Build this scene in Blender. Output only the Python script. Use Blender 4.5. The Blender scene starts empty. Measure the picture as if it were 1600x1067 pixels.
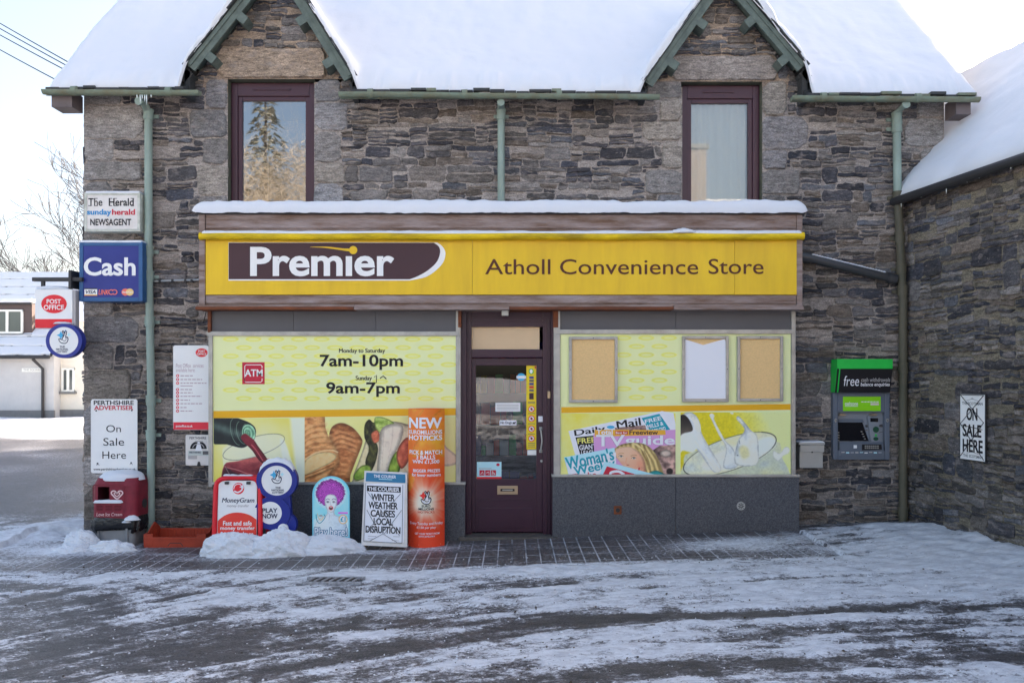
import bpy, bmesh, math, random
import numpy as np
from mathutils import Vector, Matrix

# ------------------------------------------------------------------ camera, sky, sun, exposure
F, CX, CY, D, H = 1300.0, 800.0, 590.0, 9.6, 1.75      # focal length in px of a 1600 px wide frame, principal point, distance of the wall, eye height
SUN_EL, SUN_AZ = 24.0, 50.0
sc = bpy.context.scene
col = sc.collection
cd = bpy.data.cameras.new('camera')
cd.sensor_width = 36.0
cd.sensor_fit = 'HORIZONTAL'
cd.lens = F / 1600 * 36.0
cd.shift_y = (CY - 533.5) / 1600
cd.clip_end = 3000
cam = bpy.data.objects.new('camera', cd)
cam.location = (0, -D, H)
cam.rotation_euler = (math.pi / 2, 0, 0)
col.objects.link(cam)
sc.camera = cam
wd = bpy.data.worlds.new("World")
sc.world = wd
wd.use_nodes = True
wn = wd.node_tree.nodes
sky = wn.new('ShaderNodeTexSky')
sky.sky_type = 'NISHITA'
sky.sun_disc = False
sky.sun_elevation = math.radians(SUN_EL)
sky.sun_rotation = math.radians(SUN_AZ)
sky.air_density = 1.0
sky.dust_density = 4.0
sky.ozone_density = 1.2
wb = wn.new('ShaderNodeMix'); wb.data_type = 'RGBA'; wb.blend_type = 'MULTIPLY'; wb.inputs['Factor'].default_value = 1.0
wb.inputs['B'].default_value = (1.07, .98, .93, 1)          # the camera's white balance of this cold sky
wd.node_tree.links.new(sky.outputs[0], wb.inputs['A'])
wd.node_tree.links.new(wb.outputs['Result'], wn['Background'].inputs[0])
wn['Background'].inputs[1].default_value = 0.15
sl = bpy.data.lights.new('sun', 'SUN')
sl.energy = 5.0
sl.angle = math.radians(0.6)
sl.color = (1.0, 0.90, 0.78)
so = bpy.data.objects.new('sun', sl)
sdir = Vector((math.sin(math.radians(SUN_AZ)) * math.cos(math.radians(SUN_EL)),
               math.cos(math.radians(SUN_AZ)) * math.cos(math.radians(SUN_EL)), math.sin(math.radians(SUN_EL))))
so.rotation_euler = (-sdir).to_track_quat('-Z', 'Y').to_euler()
so.location = (20, 40, 20)
col.objects.link(so)
sc.view_settings.view_transform = 'Standard'
sc.view_settings.look = 'None'
sc.view_settings.exposure = 1.8
sc.view_settings.gamma = 1.0
sc.cycles.max_bounces = 6
sc.cycles.transparent_max_bounces = 8
sc.cycles.use_denoising = True

# ------------------------------------------------------------------ helpers
R = random.Random(7)
def W(px, py, Y=0.0):
    d = D + Y
    return Vector(((px - CX) / F * d, Y, H - (py - CY) / F * d))
def WX(px, Y=0.0): return (px - CX) / F * (D + Y)
def WZ(py, Y=0.0): return H - (py - CY) / F * (D + Y)

def lin(c):
    c = c / 255.0
    return c / 12.92 if c <= .04045 else ((c + .055) / 1.055) ** 2.4
WHITE = (196, 199, 217)           # how a 0.8 white reads in this shade
def alb(r, g, b):
    c = [max(.004, lin(v) / lin(w) * .8) for v, w in zip((r, g, b), WHITE)]
    k = min(1.0, .88 / max(c))
    return tuple(v * k for v in c)

def vnoise(x, y, seed=0):
    x = np.asarray(x, float); y = np.asarray(y, float)
    xi = np.floor(x).astype(np.int64); yi = np.floor(y).astype(np.int64)
    fx = x - xi; fy = y - yi
    fx = fx * fx * (3 - 2 * fx); fy = fy * fy * (3 - 2 * fy)
    def h(a, b):
        n = (a * 374761393 + b * 668265263 + seed * 1442695041) & 0xffffffff
        n = ((n ^ (n >> 13)) * 1274126177) & 0xffffffff
        n = (n ^ (n >> 16)) & 0xffff
        return n / 65535.0
    return (h(xi, yi) * (1 - fx) + h(xi + 1, yi) * fx) * (1 - fy) + (h(xi, yi + 1) * (1 - fx) + h(xi + 1, yi + 1) * fx) * fy
def fbm(x, y, seed=0, oc=4):
    s = 0; a = .5; t = 0
    for k in range(oc):
        s = s + a * vnoise(x * 2 ** k, y * 2 ** k, seed + k * 17); t += a; a *= .5
    return s / t
def sstep(a, b, x):
    t = np.clip((np.asarray(x, float) - a) / (b - a), 0, 1)
    return t * t * (3 - 2 * t)

# ------------------------------------------------------------------ materials
MATS = {}
def M(name, rgb, rough=.6, spec=.3, noise=None, bump=None, metal=0.0, second=None, stretch=(1, 1, 1), raw=False):
    """principled material; noise=(scale, amount[, detail]); second = colour mixed in by that noise; bump=(scale, strength)"""
    if name in MATS: return MATS[name]
    m = bpy.data.materials.new(name); m.use_nodes = True
    nt = m.node_tree; n = nt.nodes; L = nt.links.new
    p = n['Principled BSDF']
    c = rgb if raw else alb(*rgb)
    p.inputs['Base Color'].default_value = (*c, 1)
    p.inputs['Roughness'].default_value = rough
    p.inputs['Specular IOR Level'].default_value = spec
    p.inputs['Metallic'].default_value = metal
    if noise or bump:
        tc = n.new('ShaderNodeTexCoord'); mp = n.new('ShaderNodeMapping')
        mp.inputs['Scale'].default_value = stretch
        L(tc.outputs['Object'], mp.inputs[0])
    if noise:
        nz = n.new('ShaderNodeTexNoise'); nz.inputs['Scale'].default_value = noise[0]; nz.inputs['Detail'].default_value = 6
        nz.inputs['Roughness'].default_value = .65
        L(mp.outputs[0], nz.inputs['Vector'])
        rp = n.new('ShaderNodeValToRGB'); rp.color_ramp.elements[0].position = .35; rp.color_ramp.elements[1].position = .68
        L(nz.outputs['Fac'], rp.inputs[0])
        mx = n.new('ShaderNodeMix'); mx.data_type = 'RGBA'
        s2 = (second if raw else alb(*second)) if second else tuple(v * .6 for v in c)
        mx.inputs['A'].default_value = (*c, 1); mx.inputs['B'].default_value = (*s2, 1)
        ml = n.new('ShaderNodeMath'); ml.operation = 'MULTIPLY'; ml.inputs[1].default_value = noise[1]
        L(rp.outputs[0], ml.inputs[0]); L(ml.outputs[0], mx.inputs['Factor']); L(mx.outputs['Result'], p.inputs['Base Color'])
    if bump:
        nb = n.new('ShaderNodeTexNoise'); nb.inputs['Scale'].default_value = bump[0]; nb.inputs['Detail'].default_value = 5
        L(mp.outputs[0], nb.inputs['Vector'])
        b = n.new('ShaderNodeBump'); b.inputs['Strength'].default_value = bump[1]; b.inputs['Distance'].default_value = .02
        L(nb.outputs['Fac'], b.inputs['Height']); L(b.outputs[0], p.inputs['Normal'])
    MATS[name] = m
    return m

def glass(name, refl, tint, rough=.01, bump=None):
    m = bpy.data.materials.new(name); m.use_nodes = True
    nt = m.node_tree; n = nt.nodes; L = nt.links.new
    n.remove(n['Principled BSDF'])
    g = n.new('ShaderNodeBsdfGlossy'); g.inputs['Roughness'].default_value = rough
    t = n.new('ShaderNodeBsdfTransparent'); t.inputs[0].default_value = (*tint, 1)
    fr = n.new('ShaderNodeFresnel'); fr.inputs[0].default_value = refl
    mx = n.new('ShaderNodeMixShader')
    L(fr.outputs[0], mx.inputs[0]); L(t.outputs[0], mx.inputs[1]); L(g.outputs[0], mx.inputs[2])
    L(mx.outputs[0], n['Material Output'].inputs[0])
    if bump:
        tc = n.new('ShaderNodeTexCoord')
        nb = n.new('ShaderNodeTexNoise'); nb.inputs['Scale'].default_value = bump[0]; nb.inputs['Detail'].default_value = 2
        L(tc.outputs['Object'], nb.inputs['Vector'])
        b = n.new('ShaderNodeBump'); b.inputs['Strength'].default_value = bump[1]; b.inputs['Distance'].default_value = .01
        L(nb.outputs['Fac'], b.inputs['Height']); L(b.outputs[0], g.inputs['Normal'])
    return m

# ------------------------------------------------------------------ objects
def tag(o, label=None, cat=None, group=None, kind=None):
    if label: o['label'] = label
    if cat: o['category'] = cat
    if group: o['group'] = group
    if kind: o['kind'] = kind
    return o
ORG = {}
def thing(name, label, cat, loc, group=None):
    o = bpy.data.objects.new(name, None)
    o.empty_display_size = .1
    o.location = loc; col.objects.link(o)
    ORG[o.name] = Vector(loc)
    return tag(o, label, cat, group)

_font = {}
def glyphs(s, bold, shear=0.0, space=1.0):
    key = (s, bold, shear, space)
    if key not in _font:
        cu = bpy.data.curves.new('t', 'FONT'); cu.body = s; cu.offset = bold; cu.shear = shear
        cu.resolution_u = 4; cu.fill_mode = 'FRONT'; cu.space_character = space
        ob = bpy.data.objects.new('t', cu)
        me = ob.to_mesh()
        vs = [v.co.copy() for v in me.vertices]; fs = [list(p.vertices) for p in me.polygons]
        ob.to_mesh_clear(); bpy.data.objects.remove(ob); bpy.data.curves.remove(cu)
        _font[key] = (vs, fs)
    return _font[key]

class Canvas:
    """a flat surface: point (u, v) and layer l (metres outward) to world"""
    def __init__(s, o, eu, ev, n): s.o, s.eu, s.ev, s.n = Vector(o), Vector(eu), Vector(ev), Vector(n)
    def __call__(s, u, v, l=0.0): return s.o + s.eu * u + s.ev * v + s.n * l
def FC(Y):                                  # a plane parallel to the shop front, measured in photo pixels
    d = (D + Y) / F
    return Canvas(W(0, 0, Y), (d, 0, 0), (0, 0, -d), (0, -1, 0))
def quadcanvas(p00, p10, p01, w, h):        # a tilted board from three corners; (0..w, 0..h)
    p00, p10, p01 = Vector(p00), Vector(p10), Vector(p01)
    eu = (p10 - p00) / w; ev = (p01 - p00) / h
    n = ev.cross(eu).normalized()
    if n.y > 0: n = -n
    return Canvas(p00, eu, ev, n)

def spline(pts, k=6, closed=True):
    out = []; n = len(pts)
    rng = range(n) if closed else range(n - 1)
    for i in rng:
        g = (lambda j: pts[j % n]) if closed else (lambda j: pts[min(max(j, 0), n - 1)])
        p0, p1, p2, p3 = g(i - 1), g(i), g(i + 1), g(i + 2)
        for t in range(k):
            t /= k
            out.append(tuple(.5 * (2 * b + (c - a) * t + (2 * a - 5 * b + 4 * c - d) * t * t + (3 * b - a - 3 * c + d) * t ** 3)
                             for a, b, c, d in zip(p0, p1, p2, p3)))
    if not closed: out.append(tuple(pts[-1]))
    return out
def ell(cx, cy, rx, ry, n=32, a0=0, a1=360, rot=0):
    o = []; full = abs(a1 - a0) >= 360
    for i in range(n if full else n + 1):
        a = math.radians(a0 + (a1 - a0) * i / n); x, y = rx * math.cos(a), ry * math.sin(a)
        c, s = math.cos(math.radians(rot)), math.sin(math.radians(rot))
        o.append((cx + x * c - y * s, cy + x * s + y * c))
    return o

class MB:
    def __init__(s): s.v = []; s.f = []; s.m = []; s.c = []; s.mats = []; s.marks = []
    def mi(s, mat):
        if mat not in s.mats: s.mats.append(mat)
        return s.mats.index(mat)
    def add(s, vs, fs, mat):
        b = len(s.v); k = s.mi(mat)
        s.v += [Vector(v) for v in vs]; s.f += [[b + i for i in f] for f in fs]; s.m += [k] * len(fs)
        return s
    def box(s, x0, x1, y0, y1, z0, z1, mat, bev=0.0):
        if x0 > x1: x0, x1 = x1, x0
        if y0 > y1: y0, y1 = y1, y0
        if z0 > z1: z0, z1 = z1, z0
        return s.obox(Vector(((x0 + x1) / 2, (y0 + y1) / 2, (z0 + z1) / 2)), (1, 0, 0), (0, 1, 0), (0, 0, 1), x1 - x0, y1 - y0, z1 - z0, mat, bev)
    def obox(s, c, ax, ay, az, lx, ly, lz, mat, bev=0.0):
        bm = bmesh.new(); bmesh.ops.create_cube(bm, size=1)
        for v in bm.verts: v.co = Vector((v.co.x * lx, v.co.y * ly, v.co.z * lz))
        if bev: bmesh.ops.bevel(bm, geom=bm.edges[:], offset=min(bev, .45 * min(lx, ly, lz)), segments=2, profile=.7, affect='EDGES')
        m = Matrix((Vector(ax), Vector(ay), Vector(az))).transposed()
        bm.verts.ensure_lookup_table()
        s.add([m @ v.co + Vector(c) for v in bm.verts], [[v.index for v in f.verts] for f in bm.faces], mat)
        bm.free(); return s
    def tube(s, path, r, mat, seg=10, caps=True):
        P = [Vector(p) for p in path]; rs = r if isinstance(r, (list, tuple)) else [r] * len(P)
        vs = []; fs = []; prev = None
        for i, p in enumerate(P):
            t = (P[min(i + 1, len(P) - 1)] - P[max(i - 1, 0)]).normalized()
            if prev is None:
                a = t.orthogonal().normalized()
            else:
                a = (prev - t * prev.dot(t)).normalized()
            prev = a; b = t.cross(a)
            for j in range(seg):
                an = 2 * math.pi * j / seg
                vs.append(p + (a * math.cos(an) + b * math.sin(an)) * rs[i])
        for i in range(len(P) - 1):
            for j in range(seg):
                k = (j + 1) % seg
                fs.append([i * seg + j, i * seg + k, (i + 1) * seg + k, (i + 1) * seg + j])
        if caps: fs += [list(range(seg))[::-1], [(len(P) - 1) * seg + j for j in range(seg)]]
        return s.add(vs, fs, mat)
    def poly(s, cv, pts, l, mat, sm=0):
        if sm: pts = spline(pts, sm)
        return s.add([cv(u, v, l) for u, v in pts], [list(range(len(pts)))], mat)
    def rect(s, cv, u0, v0, u1, v1, l, mat): return s.poly(cv, [(u0, v0), (u1, v0), (u1, v1), (u0, v1)], l, mat)
    def slab(s, cv, pts, l0, l1, mat, sm=0, side=None):      # a plate with thickness
        if sm: pts = spline(pts, sm)
        n = len(pts)
        s.add([cv(u, v, l1) for u, v in pts], [list(range(n))], mat)
        vs = [cv(u, v, l0) for u, v in pts] + [cv(u, v, l1) for u, v in pts]
        s.add(vs, [[i, (i + 1) % n, n + (i + 1) % n, n + i] for i in range(n)] + [list(range(n))[::-1]], side or mat)
        return s
    def ring(s, cv, outer, inner, l, mat):
        n = len(outer)
        return s.add([cv(*p, l) for p in outer] + [cv(*p, l) for p in inner],
                     [[i, (i + 1) % n, n + (i + 1) % n, n + i] for i in range(n)], mat)
    def stroke(s, cv, pts, w, l, mat, sm=0, closed=False):
        if sm: pts = spline(pts, sm, closed)
        n = len(pts); a = []; b = []
        for i, p in enumerate(pts):
            q0 = pts[(i - 1) % n] if closed else pts[max(i - 1, 0)]; q1 = pts[(i + 1) % n] if closed else pts[min(i + 1, n - 1)]
            dx, dy = q1[0] - q0[0], q1[1] - q0[1]; d = math.hypot(dx, dy) or 1
            a.append((p[0] - dy / d * w / 2, p[1] + dx / d * w / 2)); b.append((p[0] + dy / d * w / 2, p[1] - dx / d * w / 2))
        vs = [cv(*p, l) for p in a] + [cv(*p, l) for p in b]
        fs = [[i, i + 1, n + i + 1, n + i] for i in range(n - 1)]
        if closed: fs.append([n - 1, 0, n, 2 * n - 1])
        return s.add(vs, fs, mat)
    def text(s, cv, t, u0, v0, u1, v1, l, mat, bold=0.0, shear=0.0, rot=0.0, space=1.0, fat=0.0):
        """the ink of the text fills u0..u1 x v0..v1 (then turned by rot degrees round its centre)"""
        vs, fs = glyphs(t, min(bold, .022), shear, space)
        if bold > .03 and not fat: fat = (bold - .025) * 14 * (v1 - v0) / 10 * .5
        if fat: fat = min(fat, .11 * (u1 - u0) / max(1, len(t)))
        if l < 50: s.marks.append((len(s.v), len(s.f)))
        if fat:
            for k, q in enumerate((-1, 1)): s.text(cv, t, u0 + fat * .5 + q * fat * .5, v0, u1 - fat * .5 + q * fat * .5, v1, l + .00012 * (k + 1), mat, min(bold, .022), shear, rot, space, 0.0); s.marks.pop()
            return s
        if not vs: return s
        x0 = min(v.x for v in vs); x1 = max(v.x for v in vs); y0 = min(v.y for v in vs); y1 = max(v.y for v in vs)
        cu, cvv = (u0 + u1) / 2, (v0 + v1) / 2; c, sn = math.cos(math.radians(rot)), math.sin(math.radians(rot))
        out = []
        for v in vs:
            u = u0 + (v.x - x0) / (x1 - x0) * (u1 - u0) - cu; w = v1 - (v.y - y0) / (y1 - y0) * (v1 - v0) - cvv
            out.append(cv(cu + u * c - w * sn, cvv + u * sn + w * c, l))
        return s.add(out, fs, mat)
    def blob(s, c, rx, ry, rz, mat, seed=0, seg=28, rings=14, amp=.18, base=0.0, freq=2.5):
        """a lumpy mound: upper part of a noisy ellipsoid"""
        vs = []; fs = []
        for i in range(rings + 1):
            th = math.pi * .5 * i / rings
            for j in range(seg):
                ph = 2 * math.pi * j / seg
                x, y, z = math.cos(ph) * math.sin(th), math.sin(ph) * math.sin(th), math.cos(th)
                k = 1 + amp * 2 * (float(fbm(x * freq + 5.3 + z * 1.7, y * freq + z * freq, seed, 5 if seg > 60 else 3)) - .5)
                vs.append(Vector(c) + Vector((x * rx * k, y * ry * k, z * rz * k - base)))
        for i in range(rings):
            for j in range(seg):
                k = (j + 1) % seg
                fs.append([i * seg + j, (i + 1) * seg + j, (i + 1) * seg + k, i * seg + k])
        return s.add(vs, fs, mat)
    def build(s, name, parent=None, smooth=False, bevel=0.0, autosmooth=None):
        if 'lettering' in name and len(s.marks) > 1:             # every line of writing is a part of its own
            cuts = [(0, 0)] + s.marks[1:] + [(len(s.v), len(s.f))]
            for (v0, f0), (v1, f1) in zip(cuts, cuts[1:]):
                q = MB(); q.v = s.v[v0:v1]; q.f = [[i - v0 for i in f] for f in s.f[f0:f1]]; q.mats = s.mats; q.m = s.m[f0:f1]
                if q.f: o = q.build(name, parent)
            return o
        org = ORG.get(parent.name, Vector((0, 0, 0))) if parent else Vector((0, 0, 0))
        own = Vector((0, 0, 0))
        if not parent and s.v:
            lo = [min(v[i] for v in s.v) for i in range(3)]; hi = [max(v[i] for v in s.v) for i in range(3)]
            own = Vector(((lo[0] + hi[0]) / 2, (lo[1] + hi[1]) / 2, lo[2])); org = own
        me = bpy.data.meshes.new(name)
        me.from_pydata([v - org for v in s.v], [], s.f)
        for m in s.mats: me.materials.append(m)
        if s.m: me.polygons.foreach_set('material_index', s.m)
        if smooth: me.polygons.foreach_set('use_smooth', [True] * len(s.f))
        if s.c and len(s.c) == len(s.v):
            a = me.color_attributes.new('stone', 'FLOAT_COLOR', 'POINT')
            a.data.foreach_set('color', np.array(s.c, dtype=np.float32).ravel())
        me.update()
        o = bpy.data.objects.new(name, me); col.objects.link(o)
        if parent: o.parent = parent
        else: o.location = own
        ORG[o.name] = org
        if bevel:
            b = o.modifiers.new('bevel', 'BEVEL'); b.width = bevel; b.segments = 2; b.limit_method = 'ANGLE'; b.angle_limit = math.radians(40)
        if autosmooth:
            bm = bmesh.new(); bm.from_mesh(me)
            for e in bm.edges:
                e.smooth = len(e.link_faces) == 2 and e.calc_face_angle(0) < math.radians(autosmooth)
            bm.to_mesh(me); bm.free()
            me.polygons.foreach_set('use_smooth', [True] * len(me.polygons))
        return o

def grid_mesh(name, X, Y, Z, mat, parent=None, attrs=None, keep=None, smooth=True):
    """X, Y, Z are (n, m) arrays; attrs = {name: (n, m)}; keep = (n-1, m-1) mask of faces"""
    n, m = X.shape
    org = ORG.get(parent.name, Vector((0, 0, 0))) if parent else Vector((0, 0, 0))
    me = bpy.data.meshes.new(name)
    co = np.stack([X - org.x, Y - org.y, Z - org.z], -1).reshape(-1, 3)
    idx = np.arange(n * m).reshape(n, m)
    q = np.stack([idx[:-1, :-1], idx[:-1, 1:], idx[1:, 1:], idx[1:, :-1]], -1).reshape(-1, 4)
    if keep is not None: q = q[keep.reshape(-1)]
    me.vertices.add(n * m); me.vertices.foreach_set('co', co.astype(np.float32).ravel())
    me.loops.add(len(q) * 4); me.loops.foreach_set('vertex_index', q.astype(np.int32).ravel())
    me.polygons.add(len(q)); me.polygons.foreach_set('loop_start', (np.arange(len(q)) * 4).astype(np.int32))
    me.polygons.foreach_set('loop_total', np.full(len(q), 4, np.int32))
    me.polygons.foreach_set('use_smooth', np.full(len(q), smooth))
    me.update(calc_edges=True); me.validate()
    me.materials.append(mat)
    for k, a in (attrs or {}).items():
        at = me.attributes.new(k, 'FLOAT', 'POINT'); at.data.foreach_set('value', a.astype(np.float32).ravel())
    o = bpy.data.objects.new(name, me); col.objects.link(o)
    if parent: o.parent = parent
    ORG[o.name] = org
    return o

# ------------------------------------------------------------------ printed photographs, as fine coloured meshes
def print_material():
    m = bpy.data.materials.new('printed_photograph'); m.use_nodes = True
    p = m.node_tree.nodes['Principled BSDF']; a = m.node_tree.nodes.new('ShaderNodeVertexColor'); a.layer_name = 'ink'
    m.node_tree.links.new(a.outputs['Color'], p.inputs['Base Color']); p.inputs['Roughness'].default_value = .4; p.inputs['Specular IOR Level'].default_value = .35
    return m
mPRINT = print_material()
class Pic:
    def __init__(s, x0, y0, x1, y1, base, k=2.0):
        s.x = np.linspace(x0, x1, int((x1 - x0) * k) + 1); s.y = np.linspace(y0, y1, int((y1 - y0) * k) + 1)
        s.U, s.V = np.meshgrid(s.x, s.y, indexing='ij'); s.c = np.zeros(s.U.shape + (3,)) + np.array(base, float); s.a = np.zeros(s.U.shape)
    def n(s, sx, sy, seed=0, oc=4): return fbm(s.U * sx + 7.1 * seed, s.V * sy, 400 + seed, oc)
    def grad(s, a, b, t): t = np.clip(t, 0, 1)[..., None]; return np.array(a, float) * (1 - t) + np.array(b, float) * t
    def put(s, al, colr): s.c = s.c * (1 - al[..., None]) + np.asarray(colr, float) * al[..., None]; s.a = np.maximum(s.a, al)
    def sd(s, pts):
        P = np.array(pts, float); Q = np.roll(P, -1, 0); d = np.full(s.U.shape, 1e9); ins = np.zeros(s.U.shape, bool)
        for (x0, y0), (x1, y1) in zip(P, Q):
            ex, ey = x1 - x0, y1 - y0; wx, wy = s.U - x0, s.V - y0; t = np.clip((wx * ex + wy * ey) / (ex * ex + ey * ey + 1e-9), 0, 1)
            d = np.minimum(d, (wx - ex * t) ** 2 + (wy - ey * t) ** 2)
            c = ((y0 > s.V) != (y1 > s.V)) & (s.U < ex * (s.V - y0) / (ey if abs(ey) > 1e-9 else 1e-9) + x0); ins ^= c
        d = np.sqrt(d); return np.where(ins, d, -d)
    def poly(s, pts, colr, sm=4, soft=.7, rnd=0.0, edge=.55, al=1.0):
        d = s.sd(spline(pts, sm) if sm else pts); c = np.zeros_like(s.c) + np.asarray(colr, float)
        if rnd: c = c * (edge + (1 - edge) * sstep(0, rnd, d))[..., None]
        s.put(np.clip(.5 + d / soft, 0, 1) * al, c); return d
    def ell(s, cx, cy, rx, ry, colr, rot=0, soft=.7, rnd=0.0, edge=.55, al=1.0): return s.poly(ell(cx, cy, rx, ry, 40, rot=rot), colr, 0, soft, rnd, edge, al)
    def stroke(s, pts, w, colr, sm=4, al=1.0, soft=.6, closed=False):
        P = spline(pts, sm, closed) if sm else list(pts)
        if closed: P = P + [P[0]]
        d = np.full(s.U.shape, 1e9)
        for (x0, y0), (x1, y1) in zip(P, P[1:]):
            ex, ey = x1 - x0, y1 - y0; wx, wy = s.U - x0, s.V - y0; t = np.clip((wx * ex + wy * ey) / (ex * ex + ey * ey + 1e-9), 0, 1)
            d = np.minimum(d, (wx - ex * t) ** 2 + (wy - ey * t) ** 2)
        s.put(np.clip(.5 + (w / 2 - np.sqrt(d)) / soft, 0, 1) * al, colr)
    def build(s, name, parent, cv, l, masked=False):
        if isinstance(cv, Canvas):
            P = [cv.o[i] + cv.eu[i] * s.U + cv.ev[i] * s.V + cv.n[i] * l for i in range(3)]
        else:
            Q = np.array([[tuple(cv(u_, v_, l)) for v_ in s.y] for u_ in s.x]); P = [Q[..., i] for i in range(3)]
        keep = None
        if masked: keep = (s.a[:-1, :-1] + s.a[1:, :-1] + s.a[:-1, 1:] + s.a[1:, 1:]) / 4 > .5
        o = grid_mesh(name, P[0], P[1], P[2], mPRINT, parent, None, keep, False)
        s.c = s.c * (1 + .16 * (fbm(s.U * .4, s.V * .4, 77, 3) - .5))[..., None]
        c = np.clip(s.c, 0, 255) / 255; li = np.where(c <= .04045, c / 12.92, ((c + .055) / 1.055) ** 2.4)
        w = np.array([lin(v) for v in WHITE]); li = li / w * .8; mx = li.max(-1, keepdims=True); li = np.where(mx > .88, li * .88 / mx, li)
        at = o.data.color_attributes.new('ink', 'FLOAT_COLOR', 'POINT'); at.data.foreach_set('color', np.concatenate([li, np.ones(li.shape[:2] + (1,))], -1).astype(np.float32).ravel())
        return o
# ------------------------------------------------------------------ special materials
def stone_material(name, dark=1.0, moss=.25):
    m = bpy.data.materials.new(name); m.use_nodes = True
    nt = m.node_tree; n = nt.nodes; L = nt.links.new; p = n['Principled BSDF']
    at = n.new('ShaderNodeVertexColor'); at.layer_name = 'stone'
    geo = n.new('ShaderNodeNewGeometry')
    def noise(scale, stretch, detail=6, rough=.6):
        mp = n.new('ShaderNodeMapping'); mp.inputs['Scale'].default_value = stretch; L(geo.outputs['Position'], mp.inputs[0])
        z = n.new('ShaderNodeTexNoise'); z.inputs['Scale'].default_value = scale; z.inputs['Detail'].default_value = detail
        z.inputs['Roughness'].default_value = rough; L(mp.outputs[0], z.inputs['Vector']); return z
    def ramp(src, a, b, ca=0, cb=1):
        r = n.new('ShaderNodeMapRange'); r.inputs[1].default_value = a; r.inputs[2].default_value = b
        r.inputs[3].default_value = ca; r.inputs[4].default_value = cb; L(src, r.inputs[0]); return r.outputs[0]
    def mix(fac, a, b, mode='MIX'):
        x = n.new('ShaderNodeMix'); x.data_type = 'RGBA'; x.blend_type = mode
        for s, v in (('Factor', fac), ('A', a), ('B', b)):
            if isinstance(v, (int, float)): x.inputs[s].default_value = v
            elif isinstance(v, tuple): x.inputs[s].default_value = (*v, 1)
            else: L(v, x.inputs[s])
        return x.outputs['Result']
    lam = noise(10, (1, 1, 3.6), 8, .72)       # slate lamination
    fine = noise(55, (1, 1, 1.8), 6, .7)
    big = noise(1.1, (1, 1, 1.4), 4, .55)
    sp = noise(150, (1, 1, 1), 3, .6)
    lime = noise(5.5, (1, 1, 2.2), 9, .72)
    c = mix(1.0, at.outputs['Color'], ramp(lam.outputs['Fac'], .3, .70, .42, 1.75), 'MULTIPLY')
    c = mix(1.0, c, ramp(fine.outputs['Fac'], .3, .7, .42, 1.7), 'MULTIPLY')
    c = mix(1.0, c, ramp(big.outputs['Fac'], .3, .7, .72 * dark, 1.2 * dark), 'MULTIPLY')
    # lime and lichen smears
    c = mix(ramp(lime.outputs['Fac'], .53, .64, 0, .6), c, alb(136, 128, 133))
    cr = noise(4.2, (1, 1, 3.2), 7, .7)
    cra = n.new('ShaderNodeMath'); cra.operation = 'SUBTRACT'; L(cr.outputs['Fac'], cra.inputs[0]); cra.inputs[1].default_value = .5
    crb = n.new('ShaderNodeMath'); crb.operation = 'ABSOLUTE'; L(cra.outputs[0], crb.inputs[0])
    c = mix(ramp(crb.outputs[0], .0, .012, .6, 0), c, alb(48, 45, 50))
    lime2 = noise(17, (1, 1, 1.7), 6, .7)
    c = mix(ramp(lime2.outputs['Fac'], .60, .68, 0, .5), c, alb(160, 150, 152))
    rust = noise(3.1, (1, 1, 1.5), 6, .6)
    c = mix(ramp(rust.outputs['Fac'], .64, .76, 0, .4), c, alb(112, 96, 90))
    green = noise(2.3, (1, 1, .8), 6, .65)
    c = mix(ramp(green.outputs['Fac'], .56, .75, 0, moss), c, alb(70, 72, 52))
    c = mix(ramp(sp.outputs['Fac'], .68, .76, 0, .6), c, alb(165, 160, 162))
    c = mix(ramp(sp.outputs['Fac'], .36, .27, 0, .7), c, alb(34, 32, 36))
    L(c, p.inputs['Base Color'])
    p.inputs['Roughness'].default_value = .78; p.inputs['Specular IOR Level'].default_value = .3
    b = n.new('ShaderNodeBump'); b.inputs['Strength'].default_value = .9; b.inputs['Distance'].default_value = .022
    b2 = n.new('ShaderNodeBump'); b2.inputs['Strength'].default_value = .8; b2.inputs['Distance'].default_value = .008
    L(lam.outputs['Fac'], b.inputs['Height']); L(fine.outputs['Fac'], b2.inputs['Height'])
    L(b.outputs[0], b2.inputs['Normal']); L(b2.outputs[0], p.inputs['Normal'])
    return m

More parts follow.
